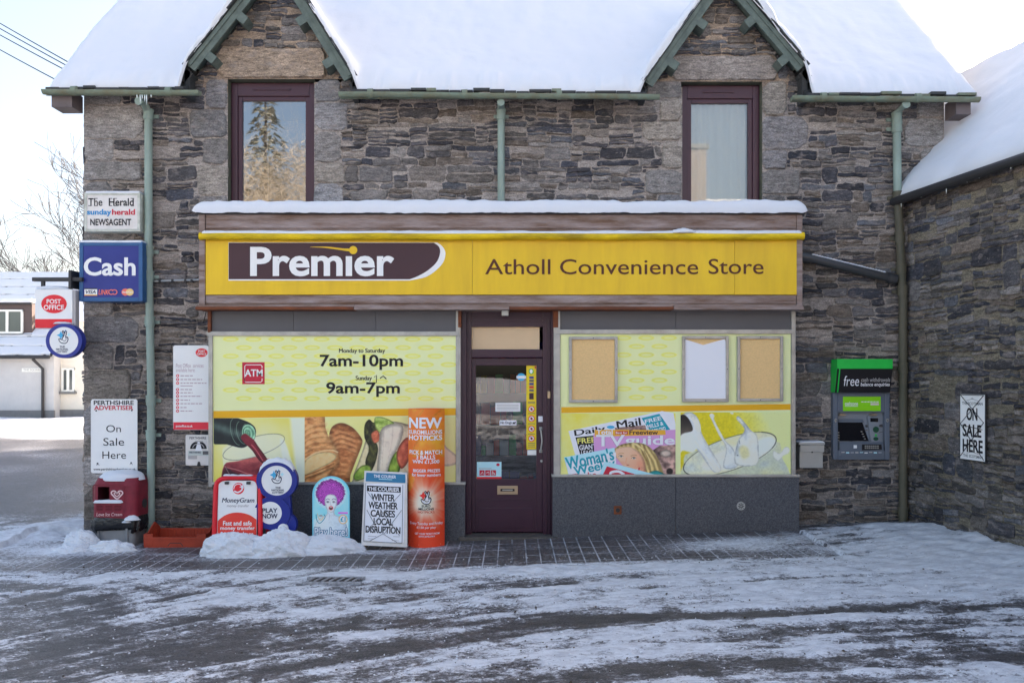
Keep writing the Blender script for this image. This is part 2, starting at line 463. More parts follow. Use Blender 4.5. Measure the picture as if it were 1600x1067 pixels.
def snow_material(name, rgb=(.72, .73, .755), grit=0.0, bump=.35):
    m = bpy.data.materials.new(name); m.use_nodes = True
    nt = m.node_tree; n = nt.nodes; L = nt.links.new; p = n['Principled BSDF']
    p.inputs['Base Color'].default_value = (*rgb, 1); p.inputs['Roughness'].default_value = .75
    p.inputs['Specular IOR Level'].default_value = .25
    p.inputs['Subsurface Weight'].default_value = .0
    geo = n.new('ShaderNodeNewGeometry')
    z = n.new('ShaderNodeTexNoise'); z.inputs['Scale'].default_value = 60; z.inputs['Detail'].default_value = 6; L(geo.outputs['Position'], z.inputs['Vector'])
    z2 = n.new('ShaderNodeTexNoise'); z2.inputs['Scale'].default_value = 4; z2.inputs['Detail'].default_value = 4; L(geo.outputs['Position'], z2.inputs['Vector'])
    b2 = n.new('ShaderNodeBump'); b2.inputs['Strength'].default_value = bump; b2.inputs['Distance'].default_value = .06; L(z2.outputs['Fac'], b2.inputs['Height'])
    b = n.new('ShaderNodeBump'); b.inputs['Strength'].default_value = bump; b.inputs['Distance'].default_value = .012; L(z.outputs['Fac'], b.inputs['Height'])
    L(b2.outputs[0], b.inputs['Normal']); L(b.outputs[0], p.inputs['Normal'])
    if grit:
        z3 = n.new('ShaderNodeTexNoise'); z3.inputs['Scale'].default_value = 26; z3.inputs['Detail'].default_value = 8; z3.inputs['Roughness'].default_value = .75
        L(geo.outputs['Position'], z3.inputs['Vector'])
        r = n.new('ShaderNodeMapRange'); r.inputs[1].default_value = .55; r.inputs[2].default_value = .72; r.inputs[4].default_value = grit; L(z3.outputs['Fac'], r.inputs[0])
        mx = n.new('ShaderNodeMix'); mx.data_type = 'RGBA'; mx.inputs['A'].default_value = (*rgb, 1); mx.inputs['B'].default_value = (.22, .20, .19, 1)
        L(r.outputs[0], mx.inputs['Factor']); L(mx.outputs['Result'], p.inputs['Base Color'])
    return m

def ground_material(name, pavers=False):
    """snow and slush over asphalt or block paving, by the baked 'snow' and 'wet' attributes and fine noise"""
    m = bpy.data.materials.new(name); m.use_nodes = True
    nt = m.node_tree; n = nt.nodes; L = nt.links.new; p = n['Principled BSDF']
    geo = n.new('ShaderNodeNewGeometry')
    sa = n.new('ShaderNodeAttribute'); sa.attribute_name = 'snow'
    def noise(scale, stretch, detail=6, rough=.6):
        mp = n.new('ShaderNodeMapping'); mp.inputs['Scale'].default_value = stretch; mp.inputs['Rotation'].default_value = (0, 0, math.radians(-9))
        L(geo.outputs['Position'], mp.inputs[0])
        z = n.new('ShaderNodeTexNoise'); z.inputs['Scale'].default_value = scale; z.inputs['Detail'].default_value = detail
        z.inputs['Roughness'].default_value = rough; L(mp.outputs[0], z.inputs['Vector']); return z.outputs['Fac']
    def mr(src, a, b, ca=0.0, cb=1.0):
        r = n.new('ShaderNodeMapRange'); r.inputs[1].default_value = a; r.inputs[2].default_value = b
        r.inputs[3].default_value = ca; r.inputs[4].default_value = cb; L(src, r.inputs[0]); return r.outputs[0]
    def math_(op, a, b):
        x = n.new('ShaderNodeMath'); x.operation = op
        for i, v in enumerate((a, b)):
            if isinstance(v, (int, float)): x.inputs[i].default_value = v
            else: L(v, x.inputs[i])
        return x.outputs[0]
    def mix(fac, a, b, mode='MIX'):
        x = n.new('ShaderNodeMix'); x.data_type = 'RGBA'; x.blend_type = mode
        for s, v in (('Factor', fac), ('A', a), ('B', b)):
            if isinstance(v, (int, float)): x.inputs[s].default_value = v
            elif isinstance(v, tuple): x.inputs[s].default_value = (*v, 1)
            else: L(v, x.inputs[s])
        return x.outputs['Result']
    f1 = noise(30, (.8, 1.15, 1), 8, .75); f2 = noise(95, (.8, 1.2, 1), 6, .7); f3 = noise(10, (.7, 1.3, 1), 7, .7); f4 = noise(1.2, (.6, 1.2, 1), 5)
    dark = mix(mr(f3, .35, .68), (.036, .034, .035), (.098, .090, .088))
    dark = mix(1.0, dark, mr(f2, .3, .7, .45, 1.7), 'MULTIPLY')
    dark = mix(mr(f2, .56, .66, 0, .42), dark, (.40, .40, .43))
    if pavers:
        br = n.new('ShaderNodeTexBrick'); br.offset = 0.0
        mp = n.new('ShaderNodeMapping'); mp.inputs['Rotation'].default_value = (0, 0, math.radians(90)); L(geo.outputs['Position'], mp.inputs[0])
        L(mp.outputs[0], br.inputs['Vector'])
        br.inputs['Scale'].default_value = 1.0; br.inputs['Brick Width'].default_value = .30; br.inputs['Row Height'].default_value = .142
        br.inputs['Mortar Size'].default_value = .0075; br.inputs['Mortar Smooth'].default_value = .3
        br.inputs['Color1'].default_value = (.125, .105, .098, 1); br.inputs['Color2'].default_value = (.085, .078, .078, 1)
        br.inputs['Mortar'].default_value = (.02, .02, .02, 1)
        dark = mix(1.0, br.outputs['Color'], mr(f1, .3, .7, .55, 1.5), 'MULTIPLY')
        js = math_('MULTIPLY', mr(noise(3.1, (1, .5, 1), 5), .36, .54, .05, .95), mr(f1, .3, .55, .35, 1.0))
        joint = math_('MULTIPLY', br.outputs['Fac'], js)
    s = math_('ADD', sa.outputs['Fac'], math_('MULTIPLY', math_('SUBTRACT', f1, .5), 2.1))
    s = math_('ADD', s, math_('MULTIPLY', math_('SUBTRACT', f2, .5), 1.0))
    full = mr(s, .45, .72)
    slush = mr(s, .22, .52)
    c = mix(math_('MULTIPLY', slush, .6), dark, (.36, .35, .37))
    snowc = mix(mr(f3, .42, .66, 0, .6), (.82, .83, .85), (.44, .43, .45))
    snowc = mix(mr(f2, .62, .75, 0, .5), snowc, (.30, .28, .27))
    c = mix(full, c, snowc)
    if pavers: c = mix(joint, c, (.66, .67, .70))
    L(c, p.inputs['Base Color'])
    L(mr(full, 0, 1, .42, .8), p.inputs['Roughness']); p.inputs['Specular IOR Level'].default_value = .35
    b = n.new('ShaderNodeBump'); b.inputs['Strength'].default_value = .8; b.inputs['Distance'].default_value = .02; L(f1, b.inputs['Height'])
    b2 = n.new('ShaderNodeBump'); b2.inputs['Strength'].default_value = .6; b2.inputs['Distance'].default_value = .006; L(f2, b2.inputs['Height'])
    L(b.outputs[0], b2.inputs['Normal']); L(b2.outputs[0], p.inputs['Normal'])
    return m

mSTONE = stone_material('rubble_stone', 1.0, .15)
mSTONE2 = stone_material('side_rubble_stone', 1.08, .28)
mSNOW = snow_material('snow', bump=.14)
mSNOWH = snow_material('heaped_snow', (.74, .75, .775), grit=.42, bump=.8)
mROAD = ground_material('slushy_asphalt')
mPAVE = ground_material('snowy_block_paving', True)
mSLATE = M('slate', (52, 54, 60), .6, .3, noise=(14, .5), bump=(30, .4))
mBARGE = M('green_grey_paint', (88, 99, 101), .6, .25, noise=(9, .6), second=(52, 60, 62), bump=(25, .3))
mGUTTER = M('mossy_gutter_paint', (102, 117, 113), .6, .25, noise=(7, .7), second=(96, 86, 68), bump=(40, .3))
mPIPE = M('grey_green_pipe_paint', (126, 143, 146), .55, .3, noise=(5, .5), second=(92, 98, 92), stretch=(1, 1, .4))
mPIPED = M('rusty_brown_pipe', (84, 80, 74), .6, .3, noise=(5, .7), second=(60, 62, 54), stretch=(1, 1, .4), bump=(40, .3))
mIRON = M('dark_iron', (44, 44, 50), .5, .4, noise=(12, .4))
mMAROON = M('maroon_window_frame', (60, 35, 49), .35, .4, noise=(3, .3))
mDOOR = M('aubergine_door_paint', (52, 26, 46), .32, .4, noise=(4, .3), bump=(60, .05))
mWOOD = M('weathered_painted_timber', (140, 129, 137), .8, .15, noise=(5.5, 1.0), second=(100, 80, 74), stretch=(.4, 1, 2.4), bump=(22, .5))
mWOODR = M('bare_rusty_timber', (112, 66, 48), .8, .2, noise=(8, .8), second=(62, 44, 42), stretch=(.4, 1, 2))
mGREYP = M('dark_grey_panel', (80, 80, 91), .45, .35, noise=(2, .3))
mALU = M('aluminium_trim', (150, 150, 158), .35, .5, noise=(6, .5), second=(90, 88, 92), metal=.35)
mGRANITE = M('speckled_granite', (46, 48, 60), .42, .4, noise=(85, .9), second=(88, 90, 102), bump=(90, .1))
mYELLOW = M('yellow_sign_panel', (.86, .55, .014), .38, .35, noise=(3.2, .65), second=(.68, .40, .016), stretch=(1.5, 1, .22), raw=True)
mTUBE = M('yellow_awning_tube', (204, 176, 22), .5, .3, noise=(9, .8), second=(112, 92, 16), stretch=(.25, 1, 1))
mWHITE = M('white_plastic', (212, 214, 230), .4, .4, noise=(3, .12))
mWHITED = M('dirty_white_panel', (196, 194, 206), .45, .35, noise=(5, .35), second=(150, 146, 150))
mBLACK = M('black_print', (26, 24, 30), .5, .3)
mBROWNK = M('dark_brown_print', (58, 34, 44), .4, .35, noise=(1.5, .3), second=(46, 26, 36))
mBRTXT = M('brown_lettering', (74, 38, 24), .45, .3)
mINTERIOR = M('dark_interior', (46, 44, 48), .9, .1)
mSNOWW = mSNOW
mRED = M('red_print', (196, 34, 48), .45, .35)
mCRIM = M('crimson_print', (170, 28, 56), .45, .35)
mBLUE = M('royal_blue_plastic', (26, 40, 132), .35, .4, noise=(4, .3))
mNAVY = M('navy_print', (34, 40, 70), .45, .3)
mCYAN = M('cyan_print', (60, 150, 205), .45, .3)
mLBLUE = M('pale_blue_print', (168, 210, 236), .45, .3)
mGREY = M('grey_print', (150, 148, 160), .5, .3)
mDGREY = M('dark_grey_print', (82, 82, 92), .5, .3)
mPURPLE = M('purple_curls_print', (150, 52, 168), .5, .3, noise=(70, 1.0), second=(84, 22, 110))
mORANGE = M('orange_card', (224, 84, 32), .45, .35, noise=(2.2, .8), second=(226, 142, 40))
mORANGE2 = M('red_orange_card', (214, 72, 40), .45, .35)
mPEACH = M('peach_print', (240, 200, 180), .5, .3)
mSKIN = M('skin_print', (222, 172, 150), .5, .3, noise=(6, .4), second=(196, 132, 112))
mSKINP = M('pale_face_print', (206, 214, 232), .5, .3)
mBLOND = M('blond_print', (206, 180, 120), .5, .3, noise=(16, .9), second=(130, 104, 66), stretch=(1, 1, .5))
mBREAD = M('bread_print', (196, 132, 80), .5, .3, noise=(13, .9), second=(142, 78, 40), stretch=(1, 1, 2.2))
mBREAD2 = M('bread_crust_print', (166, 98, 54), .5, .3, noise=(15, .9), second=(118, 62, 32), stretch=(1, 1, 2))
mCRUMB = M('bread_crumb_print', (226, 196, 150), .5, .3, noise=(30, .7), second=(190, 150, 100))
mMEAT = M('chicken_print', (218, 204, 190), .5, .3, noise=(20, .8), second=(176, 156, 142))
mLEAF = M('salad_print', (126, 154, 62), .5, .3, noise=(18, .8), second=(66, 92, 32))
mLEAFD = M('dark_salad_print', (52, 46, 34), .5, .3, noise=(24, .8), second=(92, 96, 44))
mTOMATO = M('tomato_print', (188, 70, 48), .5, .3, noise=(20, .6))
mBOTTLE = M('bottle_print', (34, 46, 48), .4, .4, noise=(10, .7), second=(70, 96, 86), stretch=(.6, 1, 2))
mGREENG = M('green_glass_print', (70, 150, 110), .4, .4, noise=(14, .8), second=(150, 200, 170))
mWINE = M('wine_print', (116, 30, 48), .4, .4, noise=(12, .8), second=(60, 16, 36))
mWINE2 = M('pale_wine_print', (164, 70, 78), .4, .4, noise=(10, .8), second=(120, 36, 52))
mGLASSP = M('pale_glass_print', (206, 210, 200), .5, .3, noise=(4, .5), second=(222, 220, 170))
mPALEY = M('pale_yellow_print', (212, 219, 180), .4, .35, noise=(1.3, .5), second=(216, 220, 158))
mBRIGHTY = M('bright_yellow_print', (222, 212, 84), .4, .35, noise=(2.0, .9), second=(216, 220, 160))
mMILKY = M('milk_poster_yellow', (210, 200, 60), .4, .35, noise=(2.2, .8), second=(208, 214, 150))
mPATT = M('ellipse_print', (210, 211, 112), .4, .35)
mPATT2 = M('ellipse_rim_print', (216, 220, 156), .4, .35)
mBAND = M('amber_band_print', (214, 160, 18), .4, .35)
mMILK = M('milk_print', (212, 216, 226), .5, .3, noise=(8, .45), second=(186, 190, 204))
mMILKS = M('milk_shade_print', (186, 192, 210), .5, .3, noise=(9, .6), second=(210, 214, 222))
mCORK = M('cork_board', (208, 176, 134), .7, .2, noise=(60, .35), bump=(120, .15))
mPAPER = M('white_paper', (206, 208, 230), .6, .2)
mPINK = M('pink_lilac_print', (190, 140, 200), .5, .3)
mTEAL = M('teal_print', (26, 140, 168), .5, .3)
mMUDP = M('dark_photo_print', (92, 70, 74), .5, .3, noise=(24, 1.0), second=(160, 130, 132))
mATM = M('grey_atm_plastic', (84, 92, 112), .45, .35, noise=(4, .25))
mATM2 = M('pale_grey_atm_plastic', (112, 118, 136), .4, .4)
mATMG = M('bright_green_plastic', (30, 168, 70), .4, .35, noise=(8, .3))
mLIME = M('lime_green_panel', (122, 190, 20), .35, .4)
mSCREEN = M('dark_screen', (14, 14, 22), .12, .5)
mSTEEL = M('dull_steel', (150, 154, 166), .35, .5, metal=.5, noise=(4, .3))
mBIN = M('faded_red_plastic', (118, 36, 54), .55, .3, noise=(9, .8), second=(92, 30, 44), bump=(40, .15))
mBINB = M('grey_bin_plastic', (122, 124, 136), .5, .3, noise=(4, .4), second=(90, 94, 100))
mBAG = M('black_bin_bag', (24, 24, 30), .22, .5, bump=(26, .8))
mCRATE = M('orange_red_crate_plastic', (150, 58, 42), .5, .3, noise=(5, .5), second=(108, 40, 32))
mBRASS = M('dull_brass', (150, 132, 118), .35, .5, metal=.6)
mREDTUBE = M('red_painted_tube', (190, 26, 44), .35, .4)
mICE = M('ice', (200, 210, 225), .08, .6)
# ------------------------------------------------------------------ ground height
def gz(x, y):
    x = np.asarray(x, float); y = np.asarray(y, float)
    xs = [-400, -30, -12, -6, -1, 0, 3.2, 4.6, 6, 400]; zs = [0, 0, -.06, -.12, -.085, -.05, .05, .09, .12, .12]
    g = np.interp(x, xs, zs)
    fall = 1 - .45 * sstep(-2.5, -9.0, y)
    back = 1 - .8 * sstep(2, 20, y)
    return g * fall * back
def gzf(x, y): return float(gz(x, y))

# ------------------------------------------------------------------ rubble masonry
def clip_half(poly, a, b, c):          # keep a*u + b*v <= c
    out = []; n = len(poly)
    for i in range(n):
        p, q = poly[i], poly[(i + 1) % n]
        dp, dq = a * p[0] + b * p[1] - c, a * q[0] + b * q[1] - c
        if dp <= 0: out.append(p)
        if dp * dq < 0:
            t = dp / (dp - dq); out.append((p[0] + (q[0] - p[0]) * t, p[1] + (q[1] - p[1]) * t))
    return out
PAL = [(54, 54, 64), (68, 67, 77), (86, 84, 92), (98, 95, 101), (78, 75, 79), (104, 98, 100), (64, 63, 71), (78, 80, 92), (56, 58, 71), (110, 106, 111), (94, 86, 85)]
DRESS = [(120, 117, 124), (112, 109, 115), (122, 116, 117), (106, 104, 113), (116, 115, 125)]
def subtract(r, bl):
    u0, v0, u1, v1 = r; a, b, c, d = bl
    if a >= u1 or c <= u0 or b >= v1 or d <= v0: return [r]
    out = []
    if v0 < b: out.append((u0, v0, u1, b))
    if v1 > d: out.append((u0, d, u1, v1))
    lo, hi = max(v0, b), min(v1, d)
    if u0 < a: out.append((u0, lo, a, hi))
    if u1 > c: out.append((c, lo, u1, hi))
    return out
class Rubble:
    def __init__(s, cv, seed, darkf=None):
        s.cv = cv; s.rnd = random.Random(seed); s.seed = seed
        s.mb = MB(); s.mb.mi(mSTONE); s.darkf = darkf
    def warp(s, u, v, k=1.0):
        a = float(fbm(u * 2.1, v * 2.1, s.seed, 2)) - .5; b = float(fbm(u * 1.7 + 9, v * 2.1, s.seed + 3, 2)) - .5
        c = float(vnoise(u * 13, v * 13, s.seed + 5)) - .5; d = float(vnoise(u * 13, v * 13 + 50, s.seed + 6)) - .5
        return u + (a * .06 + c * .030) * k, v + (b * .06 + d * .024) * k
    def stone(s, r, gap, depth, colr, k=1.0, clips=(), jag=.0085, mat=None):
        u0, v0, u1, v1 = r; rn = s.rnd
        u0 += gap; u1 -= gap; v0 += gap; v1 -= gap
        w, h = u1 - u0, v1 - v0
        if w < .02 or h < .012: return
        ch = lambda: rn.uniform(.06, .30) * min(w, h)
        a, b, c, d, e, f, g, q = [ch() for _ in range(8)]
        P = [(u0 + a, v0), (u1 - b, v0), (u1, v0 + c), (u1, v1 - d), (u1 - e, v1), (u0 + f, v1), (u0, v1 - g), (u0, v0 + q)]
        pts = []
        for i in range(8):
            p, t = P[i], P[(i + 1) % 8]; L_ = math.hypot(t[0] - p[0], t[1] - p[1]); m = max(1, int(L_ / .045))
            for j in range(m):
                x, y = p[0] + (t[0] - p[0]) * j / m, p[1] + (t[1] - p[1]) * j / m
                x, y = s.warp(x, y, k)
                pts.append((x + rn.uniform(-jag, jag), y + rn.uniform(-jag, jag)))
        for cl in clips: pts = clip_half(pts, *cl) if len(pts) > 2 else pts
        if len(pts) < 3: return
        cu = sum(p[0] for p in pts) / len(pts); cw = sum(p[1] for p in pts) / len(pts)
        n = len(pts); ins = min(.013, .24 * min(w, h))
        tu, tv = rn.uniform(-.03, .03), rn.uniform(-.05, .05)
        dep = lambda p: depth + (p[0] - cu) * tu + (p[1] - cw) * tv + rn.uniform(-.0035, .0035)
        inner = []
        for p in pts:
            dx, dy = cu - p[0], cw - p[1]; L_ = math.hypot(dx, dy) or 1
            inner.append((p[0] + dx / L_ * ins * 1.2, p[1] + dy / L_ * ins))
        cv = s.cv
        vs = [cv(*p, -.02) for p in pts] + [cv(*p, depth * .45 + rn.uniform(-.003, .003)) for p in pts] + [cv(*p, dep(p)) for p in inner] + [cv(cu, cw, depth + rn.uniform(-.002, .008))]
        fs = []
        for i in range(n):
            j = (i + 1) % n
            fs += [[i, j, n + j, n + i], [n + i, n + j, 2 * n + j, 2 * n + i], [2 * n + i, 2 * n + j, 3 * n]]
        s.mb.add(vs, fs, mat or s.mb.mats[0])
        s.mb.c += [(*colr, 1)] * len(vs)
    def tone(s, pal, u, v):
        base = alb(*s.rnd.choice(pal)); j = s.rnd.uniform(.68, 1.32)
        if s.darkf: j *= s.darkf(u, v)
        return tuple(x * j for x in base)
    def fill(s, u0, v0, u1, v1, blocked=(), clips=()):
        rn = s.rnd; v = v0
        while v < v1 - .03:
            h = rn.choice([.09, .13, .17, .22, .28]) * rn.uniform(.85, 1.15)
            if v + h > v1 - .06: h = v1 - v
            u = u0 - rn.uniform(0, .3)
            while u < u1:
                w = rn.uniform(.14, .56)
                cells = []
                if h < .25 and rn.random() < .36: cells.append((u, v, u + w * .8, v + h)); w *= .8
                else:
                    k = max(1, round(h / rn.uniform(.036, .085))); ys = sorted([v + h * (i + rn.uniform(-.25, .25)) / k for i in range(1, k)])
                    ys = [v] + ys + [v + h]
                    for y0, y1 in zip(ys, ys[1:]):
                        xs = [u, u + w]
                        if w > .3 and rn.random() < .6: xs.insert(1, u + w * rn.uniform(.3, .7))
                        for x0, x1 in zip(xs, xs[1:]): cells.append((x0, y0, x1, y1))
                for c in cells:
                    c = (max(c[0], u0), c[1], min(c[2], u1), c[3])
                    if c[2] - c[0] < .03: continue
                    rs = [c]
                    for b in blocked: rs = [q for r in rs for q in subtract(r, b)]
                    for q in rs:
                        if (q[2] - q[0]) > .03 and (q[3] - q[1]) > .018 and rn.random() > .07:
                            s.stone(q, rn.choice([.002, .004, .006, .009, .013]), rn.uniform(.003, .026), s.tone(PAL, q[0], q[1]), 1.0, clips)
                u += w
            v += h
    def mortar(s, rects, clips=(), pts=None, colr=(134, 127, 131)):
        for (u0, v0, u1, v1) in rects:
            nu = max(1, int((u1 - u0) / .25)); nv = max(1, int((v1 - v0) / .25))
            vs = [s.cv(u0 + (u1 - u0) * i / nu, v0 + (v1 - v0) * j / nv, 0) for j in range(nv + 1) for i in range(nu + 1)]
            fs = [[j * (nu + 1) + i, j * (nu + 1) + i + 1, (j + 1) * (nu + 1) + i + 1, (j + 1) * (nu + 1) + i] for j in range(nv) for i in range(nu)]
            s.mb.add(vs, fs, s.mb.mats[0]); c = alb(*colr)
            for j in range(nv + 1):
                for i in range(nu + 1):
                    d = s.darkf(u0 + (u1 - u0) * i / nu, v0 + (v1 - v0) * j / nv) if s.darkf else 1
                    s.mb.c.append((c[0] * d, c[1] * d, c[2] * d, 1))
        if pts:
            s.mb.add([s.cv(*p, 0) for p in pts], [list(range(len(pts)))], s.mb.mats[0]); s.mb.c += [(*alb(*colr), 1)] * len(pts)

# ------------------------------------------------------------------ the stone shop building
XL, XR = WX(131), WX(1475)                       # corners of the front wall
bld = thing('stone_building', 'dark rubble stone two storey building with snow covered roof and two gabled dormers', 'building', (0, 0, -.05))
def PX(px): return WX(px, 0)
def PZ(py): return WZ(py, 0)
cvw = Canvas((0, 0, 0), (1, 0, 0), (0, 0, 1), (0, -1, 0))
EZ = lambda x: 4.915 - .0085 * x                 # eave line (top of gutter)
winL = (PX(356), PZ(330), PX(491), PZ(124)); winR = (PX(1066), PZ(330), PX(1191), PZ(128))
shopR = (WX(318, -.3), -1, WX(1250, -.3), WZ(332, -.1))
# dormer gables: left foot, apex, right foot (outer line of the roof edge) at Y = -.22
def GP(px, py): p = W(px, py, -.22); return (p.x, p.z)
GAB = [(GP(290, 100), GP(431, -77), GP(553, 118)), (GP(1005, 126), GP(1131, -52), GP(1260, 100))]
def gabz(g, x):
    (a, b), (c, d), (e, f) = g
    x = np.asarray(x, float)
    return np.where(x < c, d - (c - x) * (d - b) / (c - a), d - (x - c) * (d - f) / (e - c))
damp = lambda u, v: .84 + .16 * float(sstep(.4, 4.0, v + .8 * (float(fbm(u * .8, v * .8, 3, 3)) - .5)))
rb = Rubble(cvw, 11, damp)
zt = 5.03
# dressed stones: quoins beside the windows and at the corners
dress = []
def quoincol(x_edge, side, z0, z1, seed, big=.5, small=.3, pal=DRESS):
    rr = random.Random(seed); z = z0; k = 0
    while z < z1 - .05:
        h = rr.uniform(.22, .40)
        if z + h > z1 - .12: h = z1 - z
        w = (big if k % 2 else small) * rr.uniform(.85, 1.15)
        dress.append((x_edge - w, z, x_edge, z + h) if side < 0 else (x_edge, z, x_edge + w, z + h)); z += h; k += 1
quoincol(winL[0], -1, PZ(340), PZ(124), 1, .40, .30); quoincol(winL[2], 1, PZ(340), PZ(124), 2, .42, .30)
quoincol(winR[0], -1, PZ(340), PZ(128), 3, .42, .28); quoincol(winR[2], 1, PZ(340), PZ(128), 4, .48, .30)
quoincol(XL, 1, -.2, zt, 5, .62, .38); quoincol(XR, -1, -.2, zt, 6, .5, .3)
lint = [(PX(338), PZ(123), PX(510), PZ(76)), (PX(1046), PZ(127), PX(1214), PZ(88))]
blocked = [winL, winR, shopR] + dress + lint
rb.fill(XL, -.2, XR, zt, blocked)
for b in dress:
    u0, v0, u1, v1 = b
    if v1 < 0: continue
    rs = [b]
    for o in (winL, winR, shopR): rs = [q for r in rs for q in subtract(r, o)]
    for q in rs: rb.stone(q, .007, rb.rnd.uniform(.014, .034), rb.tone(DRESS, q[0], q[1]), .35, (), .005)
for b, colr in zip(lint, ((134, 119, 112), (124, 117, 120))):
    rb.stone(b, .006, .03, alb(*colr), .2, (), .004)
for g, wn_ in zip(GAB, (winL, winR)):            # gable tips above the eaves
    (a, b), (c, d), (e, f) = g
    off = .07
    cl = [(-(d - b) / (c - a), 1, b - (d - b) / (c - a) * a - off * 1.6), ((d - f) / (e - c), 1, f + (d - f) / (e - c) * e - off * 1.6)]
    li = lint[GAB.index(g)]
    rb.fill(a, zt, e, d, [wn_, li] + [q for q in dress], cl)
    xs0 = a + .06; xs1 = e - .06
    rb.mortar([], pts=[(xs0, zt), (xs1, zt), (e - .03, f + .0), (c, d - .1), (a + .03, b + .0)], colr=(128, 114, 110)) if False else None
    # mortar of the gable, with the window left open
    top = wn_[3]
    rb.mortar([(xs0, zt, wn_[0], min(top, b)), (wn_[2], zt, xs1, min(top, f))] if top > zt else [], colr=(128, 114, 110))
    base = top
    lx = float(a + (c - a) * max(0, (base - b)) / (d - b)) + .06; rx = float(e - (e - c) * max(0, (base - f)) / (d - f)) - .06
    rb.mortar([], pts=[(lx, base), (rx, base), (c, d - .1)], colr=(132, 118, 112))
us = sorted({XL, XR, winL[0], winL[2], winR[0], winR[2], shopR[0], shopR[2]}); vz = sorted({-.3, shopR[3], winL[1], winR[1], zt})
rects = []
for u0, u1 in zip(us, us[1:]):
    for v0, v1 in zip(vz, vz[1:]):
        mu, mv = (u0 + u1) / 2, (v0 + v1) / 2
        if any(b[0] < mu < b[2] and b[1] < mv < b[3] for b in (winL, winR, shopR)): continue
        rects.append((u0, v0, u1, v1))
rb.mortar(rects)
rb.mb.build('wall', bld)
# side and rear walls (gable ends) and an added shading wing
BD = 6.3                                           # depth of the building
ridgeY = BD / 2
rg = Rubble(Canvas((XL, 0, 0), (0, 1, 0), (0, 0, 1), (-1, 0, 0)), 23)
rg.fill(0, -.2, 6.0, 4.8); rg.mortar([(0, -.3, BD, 4.9)]); rg.mortar([], pts=[(0, 4.9), (BD, 4.9), (ridgeY, 8.0)])
rg.mb.build('side_wall', bld)
mb = MB()
mPLAINST = M('plain_stone', (92, 88, 90), .8, .2, noise=(3, .8), bump=(9, .6))
mb.box(XR - .3, XR, .06, BD, -.3, 4.85, mPLAINST); mb.box(XL + .05, XR - .3, BD - .3, BD, -.3, 4.85, mPLAINST)
mb.add([(XR, .06, 4.85), (XR, BD, 4.85), (XR, ridgeY, 8.0)], [[0, 1, 2]], mPLAINST)
mb.build('rear_wall', bld)
mb = MB()
mb.box(-4.6, .5, BD + .01, 17, -.3, 5.0, mPLAINST)  # unseen wing, added to keep the street on the left in shadow
mb.add([(-4.7, BD, 5), (.6, BD, 5), (.6, 17.2, 5), (-4.7, 17.2, 5), (-2.05, BD, 7.7), (-2.05, 17.2, 7.7)],
       [[0, 3, 5, 4], [1, 4, 5, 2], [3, 2, 5], [0, 4, 1]], mSNOW)
mb.build('added_shading_wing', bld)

# roof snow as one height field with the dormer roofs rising out of it
EX0, EX1 = -5.22, 5.20
xs = np.concatenate([np.arange(EX0, EX1, .03), [EX1]])
ys = np.concatenate([[-.285], np.arange(-.27, .3, .022), np.arange(.3, ridgeY + .06, .06)])
X, Y = np.meshgrid(xs, ys, indexing='ij')
pitch = 1.03
main = EZ(X) + (Y + .28) * pitch
for g in GAB:
    z = gabz(g, X); ins = (X > g[0][0] - .02) & (X < g[2][0] + .02)
    k = .10
    mx = np.where(z > main, z, main)
    sm = .5 * (z + main + np.sqrt((z - main) ** 2 + k * k)) - .0
    main = np.where(ins, np.where(np.abs(z - main) < .5, sm, mx), main)
pad = main.copy()
for _ in range(3):                                  # soften the step where dormer and roof meet
    pad[1:-1] = (pad[:-2] + 2 * pad[1:-1] + pad[2:]) / 4
main = pad
fr = Y - (-.285); dedge = np.minimum(np.minimum(X - EX0, EX1 - X), fr)
t0 = .125 + .05 * (fbm(X * 1.3, Y * 1.3, 5, 3) - .5) + .03 * (fbm(X * 5, Y * 5, 8, 3) - .5) + .05 * (vnoise(X * .6 + 3, Y * 0, 3) - .5)
rr_ = .15
prof = np.sqrt(np.clip(1 - (1 - np.clip(dedge / rr_, 0, 1)) ** 2, 0, 1))
Z = main + t0 * (.22 + .78 * prof) * 1.25 + .018 * (fbm(X * 2.2, Y * 7, 44, 5) - .5) + .014 * (fbm(X * 16, Y * 16, 45, 3) - .5) * np.exp(-dedge / .25)
Yw = Y.copy(); wob = .06 * (fbm(xs * 3.2, xs * 0, 31, 4) - .5) + .045 * (fbm(xs * 13, xs * 0, 33, 3) - .5)
fall = np.clip(1 - fr / .2, 0, 1)
Yw = Y + wob[:, None] * fall
Z = Z - np.clip(wob * 2.2, -.03, .05)[:, None] * fall
Xw = X + (.05 * (fbm(Y * 2.5, Y * 0, 41, 3) - .5)) * np.clip(1 - (X - EX0) / .3, 0, 1)
# skirt: extra rows dropping to the roof deck
def addskirt(Xa, Ya, Za, base):
    Xa = np.concatenate([Xa[:, :1], Xa], 1); Ya = np.concatenate([Ya[:, :1] + .03, Ya], 1); Za = np.concatenate([base[:, :1] - .02, Za], 1)
    b2 = np.concatenate([base[:, :1], base], 1)
    Xa = np.concatenate([Xa[:1] + .03, Xa, Xa[-1:] - .03], 0); Ya = np.concatenate([Ya[:1], Ya, Ya[-1:]], 0); Za = np.concatenate([b2[:1] - .05, Za, b2[-1:] - .05], 0)
    return Xa, Ya, Za
Xs, Ys, Zs = addskirt(Xw, Yw, Z, main)
o = grid_mesh('roof_snow', Xs, Ys, Zs, mSNOW, bld)
